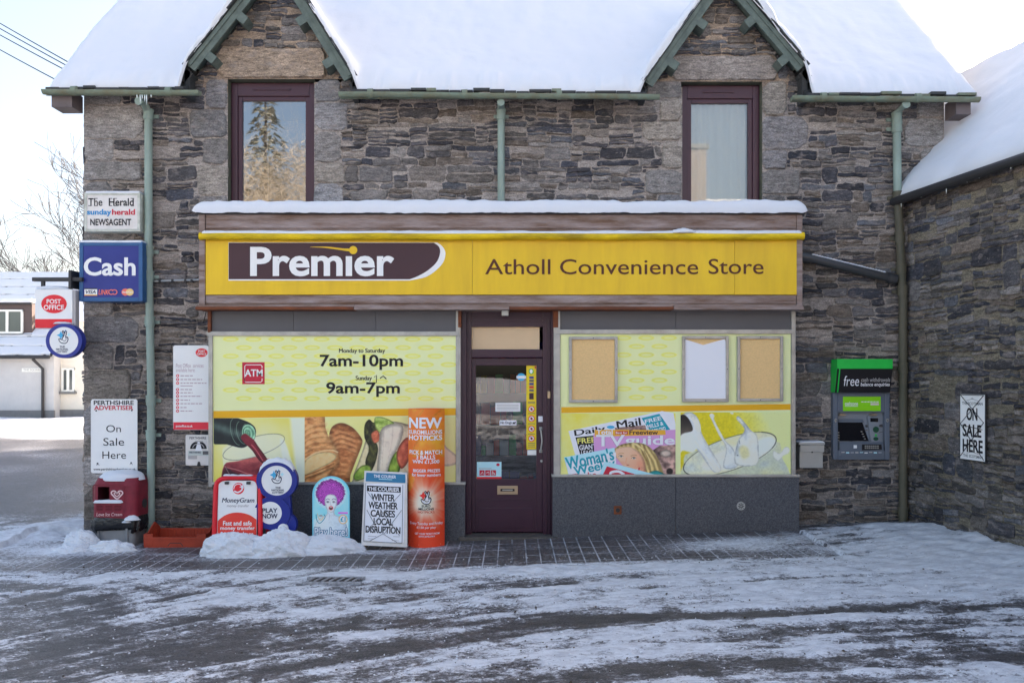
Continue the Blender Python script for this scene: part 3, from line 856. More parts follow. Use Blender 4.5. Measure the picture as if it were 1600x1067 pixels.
# deck (slates) under the snow, back slope and verge boards
mb = MB()
zb = lambda y: 4.93 + (y + .28) * pitch
for (x0, x1) in ((EX0 + .02, GAB[0][0][0] + .02), (GAB[0][2][0] - .02, GAB[1][0][0] + .02), (GAB[1][2][0] - .02, EX1 - .02)):
    n_ = 12
    for i in range(n_):
        a, b = x0 + (x1 - x0) * i / n_, x0 + (x1 - x0) * (i + 1) / n_
        for xa, xb in ((a, b),):
            va = [(xa, -.30, EZ(xa) - .045), (xb, -.30, EZ(xb) - .045), (xb, 1.4, EZ(xb) + 1.68 * pitch - .04), (xa, 1.4, EZ(xa) + 1.68 * pitch - .04)]
            mb.add(va + [(p[0], p[1], p[2] + .03) for p in va], [[3, 2, 1, 0], [4, 5, 6, 7], [0, 1, 5, 4]], mSLATE)
zr = zb(ridgeY)
mb.add([(EX0, ridgeY, zr), (EX1, ridgeY, zr), (EX1, BD + .28, 4.93), (EX0, BD + .28, 4.93)], [[0, 1, 2, 3]], mSLATE)
mb.build('roof', bld)
mb = MB()
mb.add([(EX0, ridgeY - .1, zr + .12), (EX1, ridgeY - .1, zr + .12), (EX1, BD + .3, 5.07), (EX0, BD + .3, 5.07)], [[0, 1, 2, 3]], mSNOW)
mb.build('rear_roof_snow', bld)
mVERGE = M('verge_board_paint', (96, 88, 96), .6, .3, noise=(6, .5))
for sx, xx in ((-1, XL), (1, XR)):
    mb = MB(); xo = EX0 + .05 if sx < 0 else EX1 - .05
    y0 = -.2; zz0 = EZ(xx) + .02
    mb.box(min(xx, xo), max(xx, xo), -.26, -.02, zz0 - .19, zz0, mVERGE)
    mb.add([(xo, -.2, zz0 - .05), (xo, -.2, zz0 + .02), (xo, ridgeY, zr), (xo, ridgeY, zr - .12)], [[0, 1, 2, 3]], mVERGE)
    mb.build('verge_board', bld)

for (x0, x1) in ((EX0 + .02, GAB[0][0][0] + .02), (GAB[0][2][0] - .02, GAB[1][0][0] + .02), (GAB[1][2][0] - .02, EX1 - .02)):
    mb = MB(); x = x0                                    # broken, mossy slate tips at the eaves
    while x < x1 - .05:
        w = R.uniform(.10, .26); e_ = R.uniform(-.012, .016)
        mb.box(x, min(x + w - .004, x1), -.318 - R.uniform(0, .018), -.2, EZ(x) + .012 + e_, EZ(x) + .034 + e_ + R.uniform(0, .012), mSLATE if R.random() < .7 else mGUTTER, .003); x += w
    mb.build('eaves_slates', bld)
# dormer fronts: slate edge, bargeboards, purlin ends
for gi, g in enumerate(GAB):
    c = Vector((g[1][0], 0, g[1][1]))
    for sd, foot in ((-1, g[0]), (1, g[2])):
        f = Vector((foot[0], 0, foot[1])); d = (c - f); L_ = d.length; d.normalize()
        nrm = Vector((-d.z, 0, d.x)) * (1 if sd < 0 else -1)
        if nrm.z < 0: nrm = -nrm
        mb = MB(); k = int(L_ / .16)                    # slate courses with broken edges
        for i in range(k + 1):
            p = f + d * (i * .16 - .03); w = .19
            o2 = nrm * (R.uniform(.0, .014))
            mb.obox(p + d * w / 2 + o2 - nrm * .008 + Vector((0, -.19 + R.uniform(-.012, .012), 0)), d, (0, 1, 0), nrm, w, .16, .018, mSLATE)
            mb.obox(p + d * w / 2 + o2 + nrm * .012 + Vector((0, -.17 + R.uniform(-.012, .012), 0)), d, (0, 1, 0), nrm, w, .16, .018, mSLATE)
        mb.build('slate_edge', bld)
        mb = MB()
        mb.obox(f + d * (L_ / 2 + .0) - nrm * .075 + Vector((0, -.205, 0)), d, (0, 1, 0), nrm, L_, .03, .105, mBARGE, .004)
        mb.obox(f + d * (L_ / 2 + .02) - nrm * .040 + Vector((0, -.228, 0)), d, (0, 1, 0), nrm, L_, .016, .045, mBARGE, .004)
        mb.build('bargeboard', bld)
        mb = MB()
        mb.obox(f + d * (L_ / 2 + .02) - nrm * .045 + Vector((0, -.085, 0)), d, (0, 1, 0), nrm, L_ - .06, .21, .03, mBARGE)
        mb.build('soffit', bld)
        mb = MB()                                        # cheek closing the foot
        mb.obox(f - d * .10 - nrm * .06 + Vector((0, -.07, 0)), d, (0, 1, 0), nrm, .14, .20, .09, mSLATE, .008)
        mb.box(f.x - .03, f.x + .03, -.17, .10, EZ(f.x) - .02, f.z + .02, mSLATE)
        mb.build('dormer_cheek', bld)
for (px, py), sg, gi in (((330, 91), -1, 0), ((376, 27), -1, 0), ((518, 96), 1, 0), ((474, 31), 1, 0),
                         ((1046, 97), -1, 1), ((1088, 32), -1, 1), ((1221, 97), 1, 1), ((1176, 31), 1, 1)):
    g = GAB[gi]; f = g[0] if sg < 0 else g[2]
    d = Vector((g[1][0] - f[0], 0, g[1][1] - f[1])).normalized(); nrm = Vector((-d.z, 0, d.x))
    if nrm.z < 0: nrm = -nrm
    x = WX(px, -.2); zc = float(gabz(g, x))
    p = Vector((x, 0, zc)); cc = Vector((x, 0, WZ(py, -.2)))
    dist = (p - cc).dot(nrm)
    cc += nrm * (dist - .175)
    mb = MB(); mb.obox(cc + Vector((0, -.10, 0)), d, (0, 1, 0), nrm, .10, .235, .105, mBARGE, .006)
    mb.build('purlin_end', bld)

# gutters and downpipes
def gutter(x0, x1, name='gutter'):
    mb = MB(); seg = 9; nx = 20; r = .047; vs = []; fs = []
    for i in range(nx + 1):
        x = x0 + (x1 - x0) * i / nx; zc = EZ(x) - .012 + .006 * (float(vnoise(x * 2, 0, 4)) - .5)
        for j in range(seg + 1):
            a = math.pi + math.pi * j / seg
            vs.append((x, -.335 + r * math.cos(a), zc + r * math.sin(a)))
    for i in range(nx):
        for j in range(seg):
            k = i * (seg + 1) + j; fs.append([k, k + 1, k + seg + 2, k + seg + 1])
    fs += [list(range(seg + 1)), [nx * (seg + 1) + j for j in range(seg + 1)][::-1]]
    mb.add(vs, fs, mGUTTER)
    x = x0 + .35
    while x < x1 - .1:                                   # joints
        mb.tube([(x - .03, -.335, EZ(x) - .016), (x + .03, -.335, EZ(x) - .014)], r + .004, mGUTTER, 14)
        x += 1.05
    mb.box(x0, x1, -.285, -.268, EZ((x0 + x1) / 2) - .045, EZ((x0 + x1) / 2) + .0, mGUTTER)
    return mb.build(name, bld)
gutter(EX0, WX(312, -.33)); gutter(WX(530, -.33), WX(1030, -.33)); gutter(WX(1237, -.33), EX1)
def pipe(pts, r, mat, joints, name='downpipe', brackets=True):
    mb = MB(); mb.tube(pts, r, mat, 14)
    for j in joints:
        for q in range(len(pts) - 1):
            a, b = Vector(pts[q]), Vector(pts[q + 1])
            if min(a.z, b.z) <= j <= max(a.z, b.z) and abs(a.z - b.z) > .2:
                t = (j - a.z) / (b.z - a.z); p = a + (b - a) * t
                mb.tube([p + Vector((0, 0, -.055)), p + Vector((0, 0, .055))], r + .009, mat, 14)
                mb.tube([p + Vector((0, 0, .04)), p + Vector((0, 0, .062))], r + .015, mat, 14)
                if brackets: mb.box(p.x - r - .045, p.x + r + .045, -.03, -.005, p.z - .02, p.z + .02, mat, .004)
    return mb.build(name, bld, autosmooth=40)
yp = -.085
x = WX(232, yp); x2 = WX(236, yp)
pipe([(x - .01, -.32, WZ(158, -.32)), (x - .005, -.2, WZ(166, yp)), (x, yp, WZ(176, yp)), (x, yp, WZ(400, yp)), (x2, yp, WZ(600, yp)), (x2, yp, gzf(-4, 0) - .05)], .044, mPIPE,
     [WZ(v, yp) for v in (180, 393, 432, 503, 626, 680)])
x = WX(783, yp)
pipe([(x, -.31, WZ(160, -.31)), (x, yp, WZ(172, yp)), (x, yp, WZ(345, yp))], .042, mPIPE, [WZ(180, yp)])
x = WX(1401, yp); x2 = WX(1411, yp)
pipe([(x, -.32, WZ(163, -.32)), (x, yp, WZ(176, yp)), (x + .01, yp, WZ(300, yp))], .046, mPIPE, [WZ(185, yp), WZ(200, yp)])
pipe([(x + .012, yp, WZ(300, yp)), (x2 - .02, yp, WZ(420, yp)), (x2, yp, WZ(470, yp)), (x2, yp, gzf(4.5, 0) - .05)], .046, mPIPED, [WZ(v, yp) for v in (308, 372, 420, 455, 575, 800)])
mPIPEB = M('black_waste_pipe', (52, 54, 62), .35, .5, noise=(5, .5))
mb = MB(); a = W(1253, 401, -.09); b = W(1400, 437, -.07)
mb.tube([a, b], .05, mPIPEB, 14); mb.tube([a + Vector((-.03, 0, .0)), a + Vector((.09, 0, -.02))], .062, mPIPEB, 14); mb.tube([b + Vector((-.10, 0, .025)), b], .06, mPIPEB, 14)
mb.build('waste_pipe', bld, autosmooth=40)
mb = MB(); cvs = Canvas(a, (b - a), (0, 0, 1), (0, -1, 0))
for i in range(26):
    t = .12 + i * .03; p = a + (b - a) * t
    mb.blob(p + Vector((0, -.005, .045)), .025, .022, .018, mSNOW, i, 8, 4)
mb.build('pipe_snow', bld, smooth=True)

# upper windows
def window(px0, px1, pyt, inner, vent, curtain):
    Yf = .10
    o = MB(); x0, x1 = PX(px0), PX(px1); zt_, zb_ = PZ(pyt), PZ(345)
    # reveal
    rv = MB()
    rv.add([(x0, 0, zb_), (x0, .35, zb_), (x0, .35, zt_), (x0, 0, zt_), (x1, 0, zb_), (x1, .35, zb_), (x1, .35, zt_), (x1, 0, zt_)],
           [[0, 1, 2, 3], [7, 6, 5, 4], [3, 2, 6, 7]], M('reveal_stone', (84, 86, 80), .8, .2, noise=(8, .7), bump=(30, .5)))
    rv.build('window_reveal', bld)
    w = MB(); fw = .075
    X0, X1 = x0 + .005, x1 - .005; T = zt_ - .01
    w.box(X0, X0 + fw, Yf, Yf + .09, zb_, T, mMAROON, .008); w.box(X1 - fw, X1, Yf, Yf + .09, zb_, T, mMAROON, .008); w.box(X0 + fw, X1 - fw, Yf, Yf + .09, T - .15, T, mMAROON, .008)
    a0, a1 = X0 + fw, X1 - fw; t2 = T - .15; f2 = .05
    w.box(a0, a0 + f2, Yf + .02, Yf + .08, zb_, t2, mMAROON, .008); w.box(a1 - f2, a1, Yf + .02, Yf + .08, zb_, t2, mMAROON, .008); w.box(a0 + f2, a1 - f2, Yf + .02, Yf + .08, t2 - f2, t2, mMAROON, .008)
    f_ = w.build('window_frame', bld)
    v = MB(); v.box(a0 + .18, a1 - .22, Yf - .014, Yf + .002, T - .085, T - .065, mMAROON, .004); v.build('trickle_vent', f_)
    g = MB(); g.add([(a0 + f2 - .004, Yf + .045, zb_), (a1 - f2 + .004, Yf + .045, zb_), (a1 - f2 + .004, Yf + .045, t2 - f2 + .004), (a0 + f2 - .004, Yf + .045, t2 - f2 + .004)], [[0, 1, 2, 3]], inner)
    g.build('window_pane', bld)
    i = MB(); i.add([(x0, .35, zb_ - .1), (x1, .35, zb_ - .1), (x1, 1.6, zb_ - .1), (x0, 1.6, zb_ - .1), (x0, .35, zt_), (x1, .35, zt_), (x1, 1.6, zt_), (x0, 1.6, zt_)],
                    [[0, 1, 2, 3], [4, 5, 6, 7], [0, 3, 7, 4], [1, 2, 6, 5], [2, 3, 7, 6]], mINTERIOR); i.build('interior', bld)
    if curtain:
        n_ = 60; xs_ = np.linspace(x0, x1, n_); zs_ = np.array([zb_, zt_]); A, B = np.meshgrid(xs_, zs_, indexing='ij')
        grid_mesh('curtain', A, .175 + .012 * np.sin(A * 62 + 2 * np.sin(A * 9)) + 0 * B, B, M('white_curtain', (206, 214, 232), .8, .1), bld)
window(356, 491, 124, glass('window_glass_left', 3.3, (.75, .8, .82), .014, (2.2, .025)), 1, False)
window(1066, 1191, 128, glass('window_glass_right', 2.3, (.9, .93, .95), .004), 1, True)

# conduit, cable and icicles on the wall
mb = MB(); z = WZ(438, -.03)
mb.tube([(WX(226, -.04), -.04, WZ(440, -.04)), (WX(318, -.04), -.04, WZ(437, -.04))], .012, mSTEEL, 8)
for px in (250, 270, 290, 300): mb.box(WX(px, -.04) - .012, WX(px, -.04) + .012, -.058, -.02, WZ(439, -.04) - .016, WZ(439, -.04) + .016, mIRON)
mb.build('conduit', bld)
mb = MB(); mb.tube([(WX(236, -.03), -.035, WZ(509, -.03)), (WX(280, -.03), -.035, WZ(507, -.03)), (WX(318, -.03), -.035, WZ(505, -.03)), (WX(326, -.03), -.035, WZ(470, -.03))], .006, mBLACK, 6); mb.build('wall_cable', bld)
mb = MB()
for px, ln in ((214, .04), (219, .09), (222, .05), (226, .08), (229, .11), (236, .03)):
    p = W(px, 150, -.35); p.z = EZ(p.x) - .06
    mb = MB(); mb.tube([p, p + Vector((.002, 0, -ln * .6)), p + Vector((0, 0, -ln))], [.008, .005, .001], mICE, 6); mb.build('icicle', bld, smooth=True)
# mortar fillet where the side roof meets the wall
mb = MB(); pts = [W(1409, 291, -.012), W(1419, 300, -.012), W(1476, 241, -.012), W(1476, 226, -.012)]
mb.add(pts + [p + Vector((0, -.03, 0)) for p in pts], [[0, 1, 2, 3], [4, 5, 6, 7], [0, 3, 7, 4], [1, 2, 6, 5]], M('mossy_mortar', (104, 96, 74), .85, .1, noise=(9, .8), second=(84, 78, 44), bump=(30, .5)))
mb.build('roof_fillet', bld)

# ------------------------------------------------------------------ the building on the right
CO = Vector((PX(1415), 0, 0)); u = Vector((.1647, -.9864, 0)); nn = Vector((.9864, .1647, 0))
out = thing('stone_outbuilding', 'low rubble stone side building with thick snow roof meeting the shop at an angle', 'building', (CO.x + 2, -2, .1))
cvr = Canvas(CO, u, (0, 0, 1), -nn)
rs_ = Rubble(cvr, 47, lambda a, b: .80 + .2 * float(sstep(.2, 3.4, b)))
rs_.mb.mats = [mSTONE2]
EVZ = 3.93
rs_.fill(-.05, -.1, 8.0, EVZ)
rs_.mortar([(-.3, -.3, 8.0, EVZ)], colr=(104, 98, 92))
rs_.mb.build('wall', out)
mb = MB(); c2 = CO + u * 8.0; WD = 3.58
mb.add([c2, c2 + nn * WD, c2 + nn * WD + Vector((0, 0, EVZ)), c2 + nn * WD / 2 + Vector((0, 0, EVZ + 1.85)), c2 + Vector((0, 0, EVZ))], [[0, 1, 2, 3, 4]], mPLAINST)
b2 = CO + nn * WD; mb.add([b2 - u * 5, b2 + u * 8, b2 + u * 8 + Vector((0, 0, EVZ)), b2 - u * 5 + Vector((0, 0, EVZ))], [[0, 1, 2, 3]], mPLAINST)
mb.build('rear_wall', out)
ss = np.arange(-4.5, 8.2, .04); ws = np.concatenate([np.arange(-.16, .3, .022), np.arange(.3, 1.80, .05)])
S_, W_ = np.meshgrid(ss, ws, indexing='ij')
base = EVZ + .03 + W_ * 1.0
ed = W_ + .16
lump = .6 + .8 * fbm(S_ * 1.6, S_ * 0, 61, 4)
tk = (.14 * lump + .06 * (fbm(S_ * 2.2, W_ * 6, 62, 4) - .5)) * (.25 + .75 * np.sqrt(np.clip(1 - (1 - np.clip(ed / .16, 0, 1)) ** 2, 0, 1))) + .05 * (fbm(S_ * .9 + W_ * 1.2, W_ * 8 - S_ * 2.2, 65, 5) - .5) * sstep(.1, .6, W_)
wob = .09 * (fbm(ss * 2.2, ss * 0, 66, 4) - .45); Wb = W_ + wob[:, None] * np.clip(1 - ed / .25, 0, 1)
Zr = base + tk - .3 * wob[:, None] * np.clip(1 - ed / .25, 0, 1)
P_ = lambda A, B: (CO.x + u.x * A + nn.x * B, u.y * A + nn.y * B)
Xr, Yr = P_(S_, Wb)
Xk, Yk = P_(S_[:, :1], Wb[:, :1] + .03)
grid_mesh('roof_snow', np.concatenate([Xk, Xr], 1), np.concatenate([Yk, Yr], 1), np.concatenate([base[:, :1] - .03, Zr], 1), mSNOW, out)
mb = MB()
def RP(s, w, z): q = CO + u * s + nn * w; return (q.x, q.y, z)
mb.add([RP(-5, -.15, EVZ - .15), RP(8.2, -.15, EVZ - .15), RP(8.2, 1.79, EVZ + 1.77), RP(-5, 1.79, EVZ + 1.77), RP(8.2, 3.75, EVZ - .15), RP(-5, 3.75, EVZ - .15),
        RP(-5, -.15, EVZ - .11), RP(8.2, -.15, EVZ - .11)], [[0, 1, 2, 3], [3, 2, 4, 5], [0, 1, 7, 6]], mSLATE)
mb.build('roof', out)
mb = MB()
mb.add([RP(-5, 1.7, EVZ + 1.86), RP(8.2, 1.7, EVZ + 1.86), RP(8.2, 3.8, EVZ), RP(-5, 3.8, EVZ)], [[0, 1, 2, 3]], mSNOW); mb.build('rear_roof_snow', out)
mb = MB(); mb.tube([Vector(RP(.02, -.165, EVZ - .165)), Vector(RP(8.2, -.165, EVZ - .165))], .05, mIRON, 12); mb.tube([Vector(RP(.02, -.09, EVZ - .15)), Vector(RP(8.2, -.09, EVZ - .15))], .02, mIRON, 8)
mb.build('gutter', out)
mb = MB()
for i in range(11):
    s_ = .2 + i * .31 + R.uniform(-.1, .1); ln = R.uniform(.02, .08); p = Vector(RP(s_, -.17, EVZ - .20))
    mb = MB(); mb.tube([p, p + Vector((0, 0, -ln * .5)), p + Vector((0, 0, -ln))], [.007, .004, .001], mICE, 5); mb.build('icicle', out, smooth=True)
# ------------------------------------------------------------------ shop front
YP, YR, YF, YS, YD = -.29, -.33, -.43, -.455, -.13      # panels, stall riser, timber fascia, yellow sign, door
shop = thing('timber_shopfront', 'weathered timber and granite shop front with maroon glazed door between two picture panelled windows', 'shop front', (0, -.3, -.05))
P = FC(YP)
# stall risers
for px0, px1, pyb0, pyb1 in ((333, 727, 858, 846), (863, 1249, 842, 830)):
    x0, x1 = WX(px0, YR), WX(px1, YR)
    mb = MB(); zt_ = WZ(757 if px0 < 500 else 745, YR)
    zb0, zb1 = WZ(pyb0, YR) - .12, WZ(pyb1, YR) - .12
    # vertical panels of granite slabs with fine joints
    cuts = [x0, x0 + (x1 - x0) * .5, x1]
    for a, b in zip(cuts, cuts[1:]): mb.box(a + .002, b - .002, YR, .0, zb0, zt_, mGRANITE, .004)
    mb.build('stall_riser', shop)
    mb = MB(); mb.box(x0 - .01, x1 + .005, YR - .018, YR + .12, zt_, zt_ + .028, mALU, .006); mb.build('sill', shop)
# grey panels above the windows, aluminium heads and mullions
for px0, px1, py0, py1 in ((330, 716, 484, 518), (874, 1238, 481, 515)):
    mb = MB(); x0, x1 = WX(px0, YP), WX(px1, YP); k = 3 if px0 < 500 else 2
    for i in range(k):
        a, b = x0 + (x1 - x0) * i / k, x0 + (x1 - x0) * (i + 1) / k
        mb.box(a + .0015, b - .0015, YP, -.05, WZ(py1, YP), WZ(py0 - 4, YP), mGREYP, .003)
    mb.build('head_panel', shop)
    mb = MB(); mb.box(x0 - .04, x1 + .02, YP - .035, -.05, WZ(py1 + 7, YP), WZ(py1, YP) - .001, mALU, .006); mb.build('window_head', shop)
for px0, px1, py0, py1, m_ in ((327, 333.5, 522, 760, mALU), (712.5, 720, 484, 757, mALU), (865, 875, 484, 746, mALU), (1235.5, 1242, 484, 746, mALU), (326, 331, 484, 520, mWOODR), (716, 721, 482, 512, mWOODR), (864, 872, 482, 512, mWOODR)):
    mb = MB(); mb.box(WX(px0, YP), WX(px1, YP), YP - (.03 if m_ is mALU else .036), -.04, WZ(py1, YP), WZ(py0, YP), m_, .005); mb.build('mullion' if m_ is mALU else 'post', shop)
# fascia timber box
FB = FC(YF); x0, x1 = WX(314, YF), WX(1250, YF)
mb = MB()
zc0, zc1, zs0, zs1, zb_ = WZ(336, YF), WZ(362, YF), WZ(376, YF), WZ(461, YF), WZ(484, YF)
mb.box(x0, x1, YF, 0, zb_ + .03, zc0, mWOOD)                                   # carcass
mb.build('fascia_box', shop)
mb = MB(); mb.box(x0 + .06, x1 - .05, YF - .022, YF - .001, WZ(357, YF), WZ(345, YF), mWOOD, .003); mb.box(x0 + .06, x1 - .05, YF - .012, YF - .001, WZ(345, YF) + .002, zc0, mWOOD, .003); mb.build('cornice_board', shop)
mb = MB(); mb.box(x0 - .03, x1 + .04, YF - .06, .0, zc0 + .001, zc0 + .035, mIRON, .006); mb.build('canopy_board', shop)
for a_, b_ in ((x0 - .01, x0 + .055), (x1 - .045, x1 + .015)): mb = MB(); mb.box(a_, b_, YF - .035, YF - .0005, zb_ + .02, zc0 - .004, mWOOD, .004); mb.build('side_board', shop)
mb = MB(); mb.box(x0 + .06, x1 - .05, YF - .02, YF - .001, WZ(474, YF), WZ(462, YF), mWOOD, .003); mb.build('lower_board', shop)
mb = MB()
segs = [x0 - .035, x0 + 1.7, x0 + 3.4, x0 + 5.2, x1 + .02]
for i, (a, b) in enumerate(zip(segs, segs[1:])):
    mb.box(a, b - .003, YF - .075, -.02, zb_ - .005, zb_ + .028, mWOOD if i % 2 else mWOODR, .006); mb.box(a, b - .003, YF - .045, YF + .001, zb_ + .029, zb_ + .05, mWOOD, .006)
mb.build('lower_moulding', shop)
# snow lying on the canopy
def snow_strip(name, parent, x0, x1, yfront, yback, z, th, seed, over=.03, droop=.015, mat=None):
    xs = np.linspace(x0, x1, max(8, int((x1 - x0) / .02))); n_ = 12
    t = np.linspace(0, 1, n_); A, T = np.meshgrid(xs, t, indexing='ij')
    h = th * (1 + .45 * (fbm(A * 1.9, A * 0, seed, 4) - .5) + .35 * (fbm(A * 9, T * 3, seed + 1, 3) - .5))
    end = np.clip(np.minimum(A - x0, x1 - A) / (th * 1.1), 0, 1); end = np.sqrt(1 - (1 - end) ** 2)
    yf = yfront - over * (.6 + .8 * fbm(A * 3.5, A * 0, seed + 2, 3)) * end
    ang = T * math.pi * .5 * 1.0
    # front face round: from the underside lip up over to the top, then flat to the back
    k = np.clip(T / .6, 0, 1); a = (k * 1.15 - .15) * math.pi / 2
    r = h * .55
    yy = np.where(T <= .6, yf + r * (1 - np.cos(np.clip(a, -.3, 2))), yf + r + (yback - yf - r) * (T - .6) / .4)
    zz = z + end * np.where(T <= .6, h * np.sin(np.clip(a, -.2, math.pi / 2)) - droop * (k < .12) * (fbm(A * 12, A * 0, seed + 3, 3)), h)
    return grid_mesh(name, A, yy, zz, mat or mSNOW, parent)
snow_strip('canopy_snow', shop, x0 - .075, x1 + .06, YF - .075, 0.0, zc0 + .034, .118, 71)

# yellow sign board
sgn = thing('shop_sign', 'long yellow fascia board with dark logo block and brown store lettering above the shop windows', 'sign', (0, YS, WZ(461, YS)))
S = FC(YS)
mb = MB(); cuts = [321, 738, 1148, 1247]
for a, b in zip(cuts, cuts[1:]): mb.box(WX(a, YS) + .0012, WX(b, YS) - .0012, YS, YF - .001, WZ(460.5, YS), WZ(371, YS), mYELLOW, .003)
mb.build('panel', sgn)
mb = MB()
arc = spline([(683, 379), (691, 385), (696, 395), (693, 409), (682, 422), (665, 433), (640, 438.5)], 6, False)
mb.poly(S, [(357, 379)] + arc + [(357, 438.5)], .002, mWHITE)
arc2 = spline([(678, 379.6), (686, 386), (687.5, 396), (682, 410), (668, 423), (652, 432), (640, 436.5)], 6, False)
mb.poly(S, [(357.4, 379.6)] + arc2 + [(357.4, 436.5)], .003, mBROWNK)
mb.build('logo_block', sgn)
mb = MB()
mb.text(S, 'Premıer', 391, 386, 616, 432, .0045, mWHITE, .045)
mb.poly(S, ell(552, 391, 6.4, 6.4), .005, mYELLOW)
mb.poly(S, spline([(484, 386.2), (510, 385.6), (535, 388.2), (547, 389), (547, 393), (530, 390.6), (508, 387.6)], 5), .0048, mYELLOW)
mb.build('logo_lettering', sgn)
mb = MB()
for t, a, b in (('Atholl', 758, 860), ('Convenience', 875, 1091), ('Store', 1107, 1193)): mb.text(S, t, a, 405 if t != 'Store' else 404.5, b, 429 if t != 'Store' else 428.5, .003, mBRTXT, .004)
mb.build('lettering', sgn)

# rolled awning with its snow
aw = thing('rolled_awning', 'thin yellow rolled awning tube topped with snow along the top of the yellow sign', 'awning', (0, -.52, WZ(372, -.52)))
ya = -.51; xa0, xa1 = WX(314, ya), WX(1254, ya)
mb = MB()
pts = [(xa0 + (xa1 - xa0) * i / 24, ya, WZ(369.5 + 0 * i, ya) + .003 * math.sin(i * 1.1)) for i in range(25)]
mb.tube(pts, .038, mTUBE, 16); 
for i in (0, 24): mb.tube([Vector(pts[i]) - Vector((.012, 0, 0)), Vector(pts[i]) + Vector((.012, 0, 0))], .043, mTUBE, 16)
mb.build('tube', aw, autosmooth=40)
mb = MB()
for i in range(7):
    mb = MB(); x = xa0 + .1 + (xa1 - xa0 - .2) * i / 6; mb.box(x - .02, x + .02, ya, YF - .001, WZ(369, ya) - .012, WZ(369, ya) + .012, mIRON); mb.build('bracket', aw)
snow_strip('tube_snow', aw, xa0, xa1, ya - .012, ya + .05, WZ(369.5, ya) + .022, .040, 83, .012, .0)
mb = MB(); p = W(1068, 364, ya)
mb.blob(p + Vector((0, 0, .0)), .13, .055, .05, mSNOW, 5, 20, 8, .25); mb.build('snow_lump', aw, smooth=True)

# ------------------------------------------------------------------ window picture panels (printed boards)
def ellipses(mb, x0, x1, y0, y1, skip=()):
    r = 0; y = y0 + 8
    while y < y1 - 5:
        x = x0 + (12 if r % 2 else 27)
        while x < x1 - 8:
            if x > x0 + 12 and not any(a < x < c and b < y < d for a, b, c, d in skip):
                mb.poly(P, ell(x, y, 13.5, 4.6, 20), .0102, mPATT2); mb.poly(P, ell(x, y, 12, 3.6, 20), .0106, mPATT); mb.poly(P, ell(x + .5, y + .2, 8.4, 1.9, 14), .011, mPATT2)
            x += 35.5
        y += 13.2; r += 1
lp = thing('window_panel', 'pale yellow printed window board with opening hours, wine glass and bread pictures', 'window poster', tuple(W(523, 757, YP)))
mb = MB(); mb.box(WX(333.5, YP), WX(713, YP), YP - .010, YP - .0005, WZ(757, YP), WZ(522, YP), mPALEY); mb.build('board', lp)
mb = MB(); ellipses(mb, 334, 713, 522, 637); mb.build('ellipse_pattern', lp)
mb = MB(); mb.poly(P, [(334, 642), (712.5, 637.5), (712.5, 648.5), (334, 653)], .0112, mBAND); mb.build('stripe', lp)
mb = MB()
mb.text(P, 'Monday to Saturday', 530, 544.5, 602, 553, .0125, mBLACK, .0, fat=.45)
mb.text(P, '7am-10pm', 500, 554, 630, 578, .0125, mBLACK, .03)
mb.text(P, 'Sunday', 556, 587, 581.5, 596, .0125, mBLACK, .0, fat=.45)
mb.text(P, '9am-7pm', 510, 597, 625, 620, .0125, mBLACK, .03)
mb.stroke(P, [(585, 589), (588.5, 586), (588.5, 598)], 1.1, .0128, mBLACK); mb.stroke(P, [(594, 591), (599, 587.5), (604, 592)], 1.6, .0128, mBLACK)
mb.build('hours_lettering', lp)
mb = MB(); mb.rect(P, 379, 566, 414, 600, .0125, mCRIM)
mb.text(P, 'ATM', 383, 577, 411, 588, .0135, mWHITE, .035)
mb.stroke(P, [(383, 596), (383, 572), (385, 570), (408, 570), (410, 572), (410, 575)], 1.1, .0135, mWHITE); mb.stroke(P, [(383, 590), (383, 596), (385, 597), (408, 597), (410, 595), (410, 591)], 1.1, .0135, mWHITE)
mb.build('cash_machine_notice', lp)
q = Pic(334.5, 653, 476, 756.5, (220, 214, 120))                # pouring wine picture
g_ = np.clip(((q.U - 400) / 75) ** 2 + ((q.V - 700) / 60) ** 2, 0, 1); q.c = q.grad((218, 220, 190), (224, 214, 96), g_ * .9 + .5 * (q.n(.03, .03, 1) - .5))
q.poly([(452, 640), (490, 640), (490, 770), (466, 770)], (216, 222, 214), 0, 6)
q.poly([(348, 708), (352, 698), (375, 689), (410, 680), (433, 678), (444, 684), (446, 692), (452, 710), (462, 760), (354, 760), (350, 730)], q.grad((222, 224, 206), (196, 204, 196), (q.V - 680) / 70), 4, 1.5, 0, 1, .8)
q.poly([(438, 690), (446, 692), (453, 712), (464, 760), (450, 760)], (206, 214, 218), 4, 4, 0, 1, .8)
wn_c = q.grad((172, 84, 88), (92, 26, 44), (q.V - 716) / 28 + 1.2 * (q.n(.06, .12, 2) - .5))
q.poly([(351, 726), (372, 720), (403, 713), (416, 716), (424, 720), (430, 760), (354, 760)], wn_c, 4, 1.2)
q.poly([(352, 730), (368, 738), (390, 742), (420, 744), (424, 760), (355, 760)], q.grad((70, 24, 40), (40, 24, 40), q.n(.1, .2, 3)), 4, 1.5)
q.stroke([(355, 730), (372, 734), (392, 741), (412, 744)], 1.2, (214, 150, 150), 4, .7, 1.4); q.stroke([(352, 728), (360, 742), (366, 748)], 1.0, (200, 196, 196), 4, .5, 1.4)
q.stroke(ell(397, 698, 50, 15, 60, rot=-17), 1.0, (96, 98, 92), 0, .85, .9, True); q.stroke(ell(397, 698, 49, 14, 60, 20, 100, -17), .9, (240, 244, 240), 0, .6)
st_c = q.grad((126, 36, 52), (88, 22, 42), q.n(.12, .05, 4))
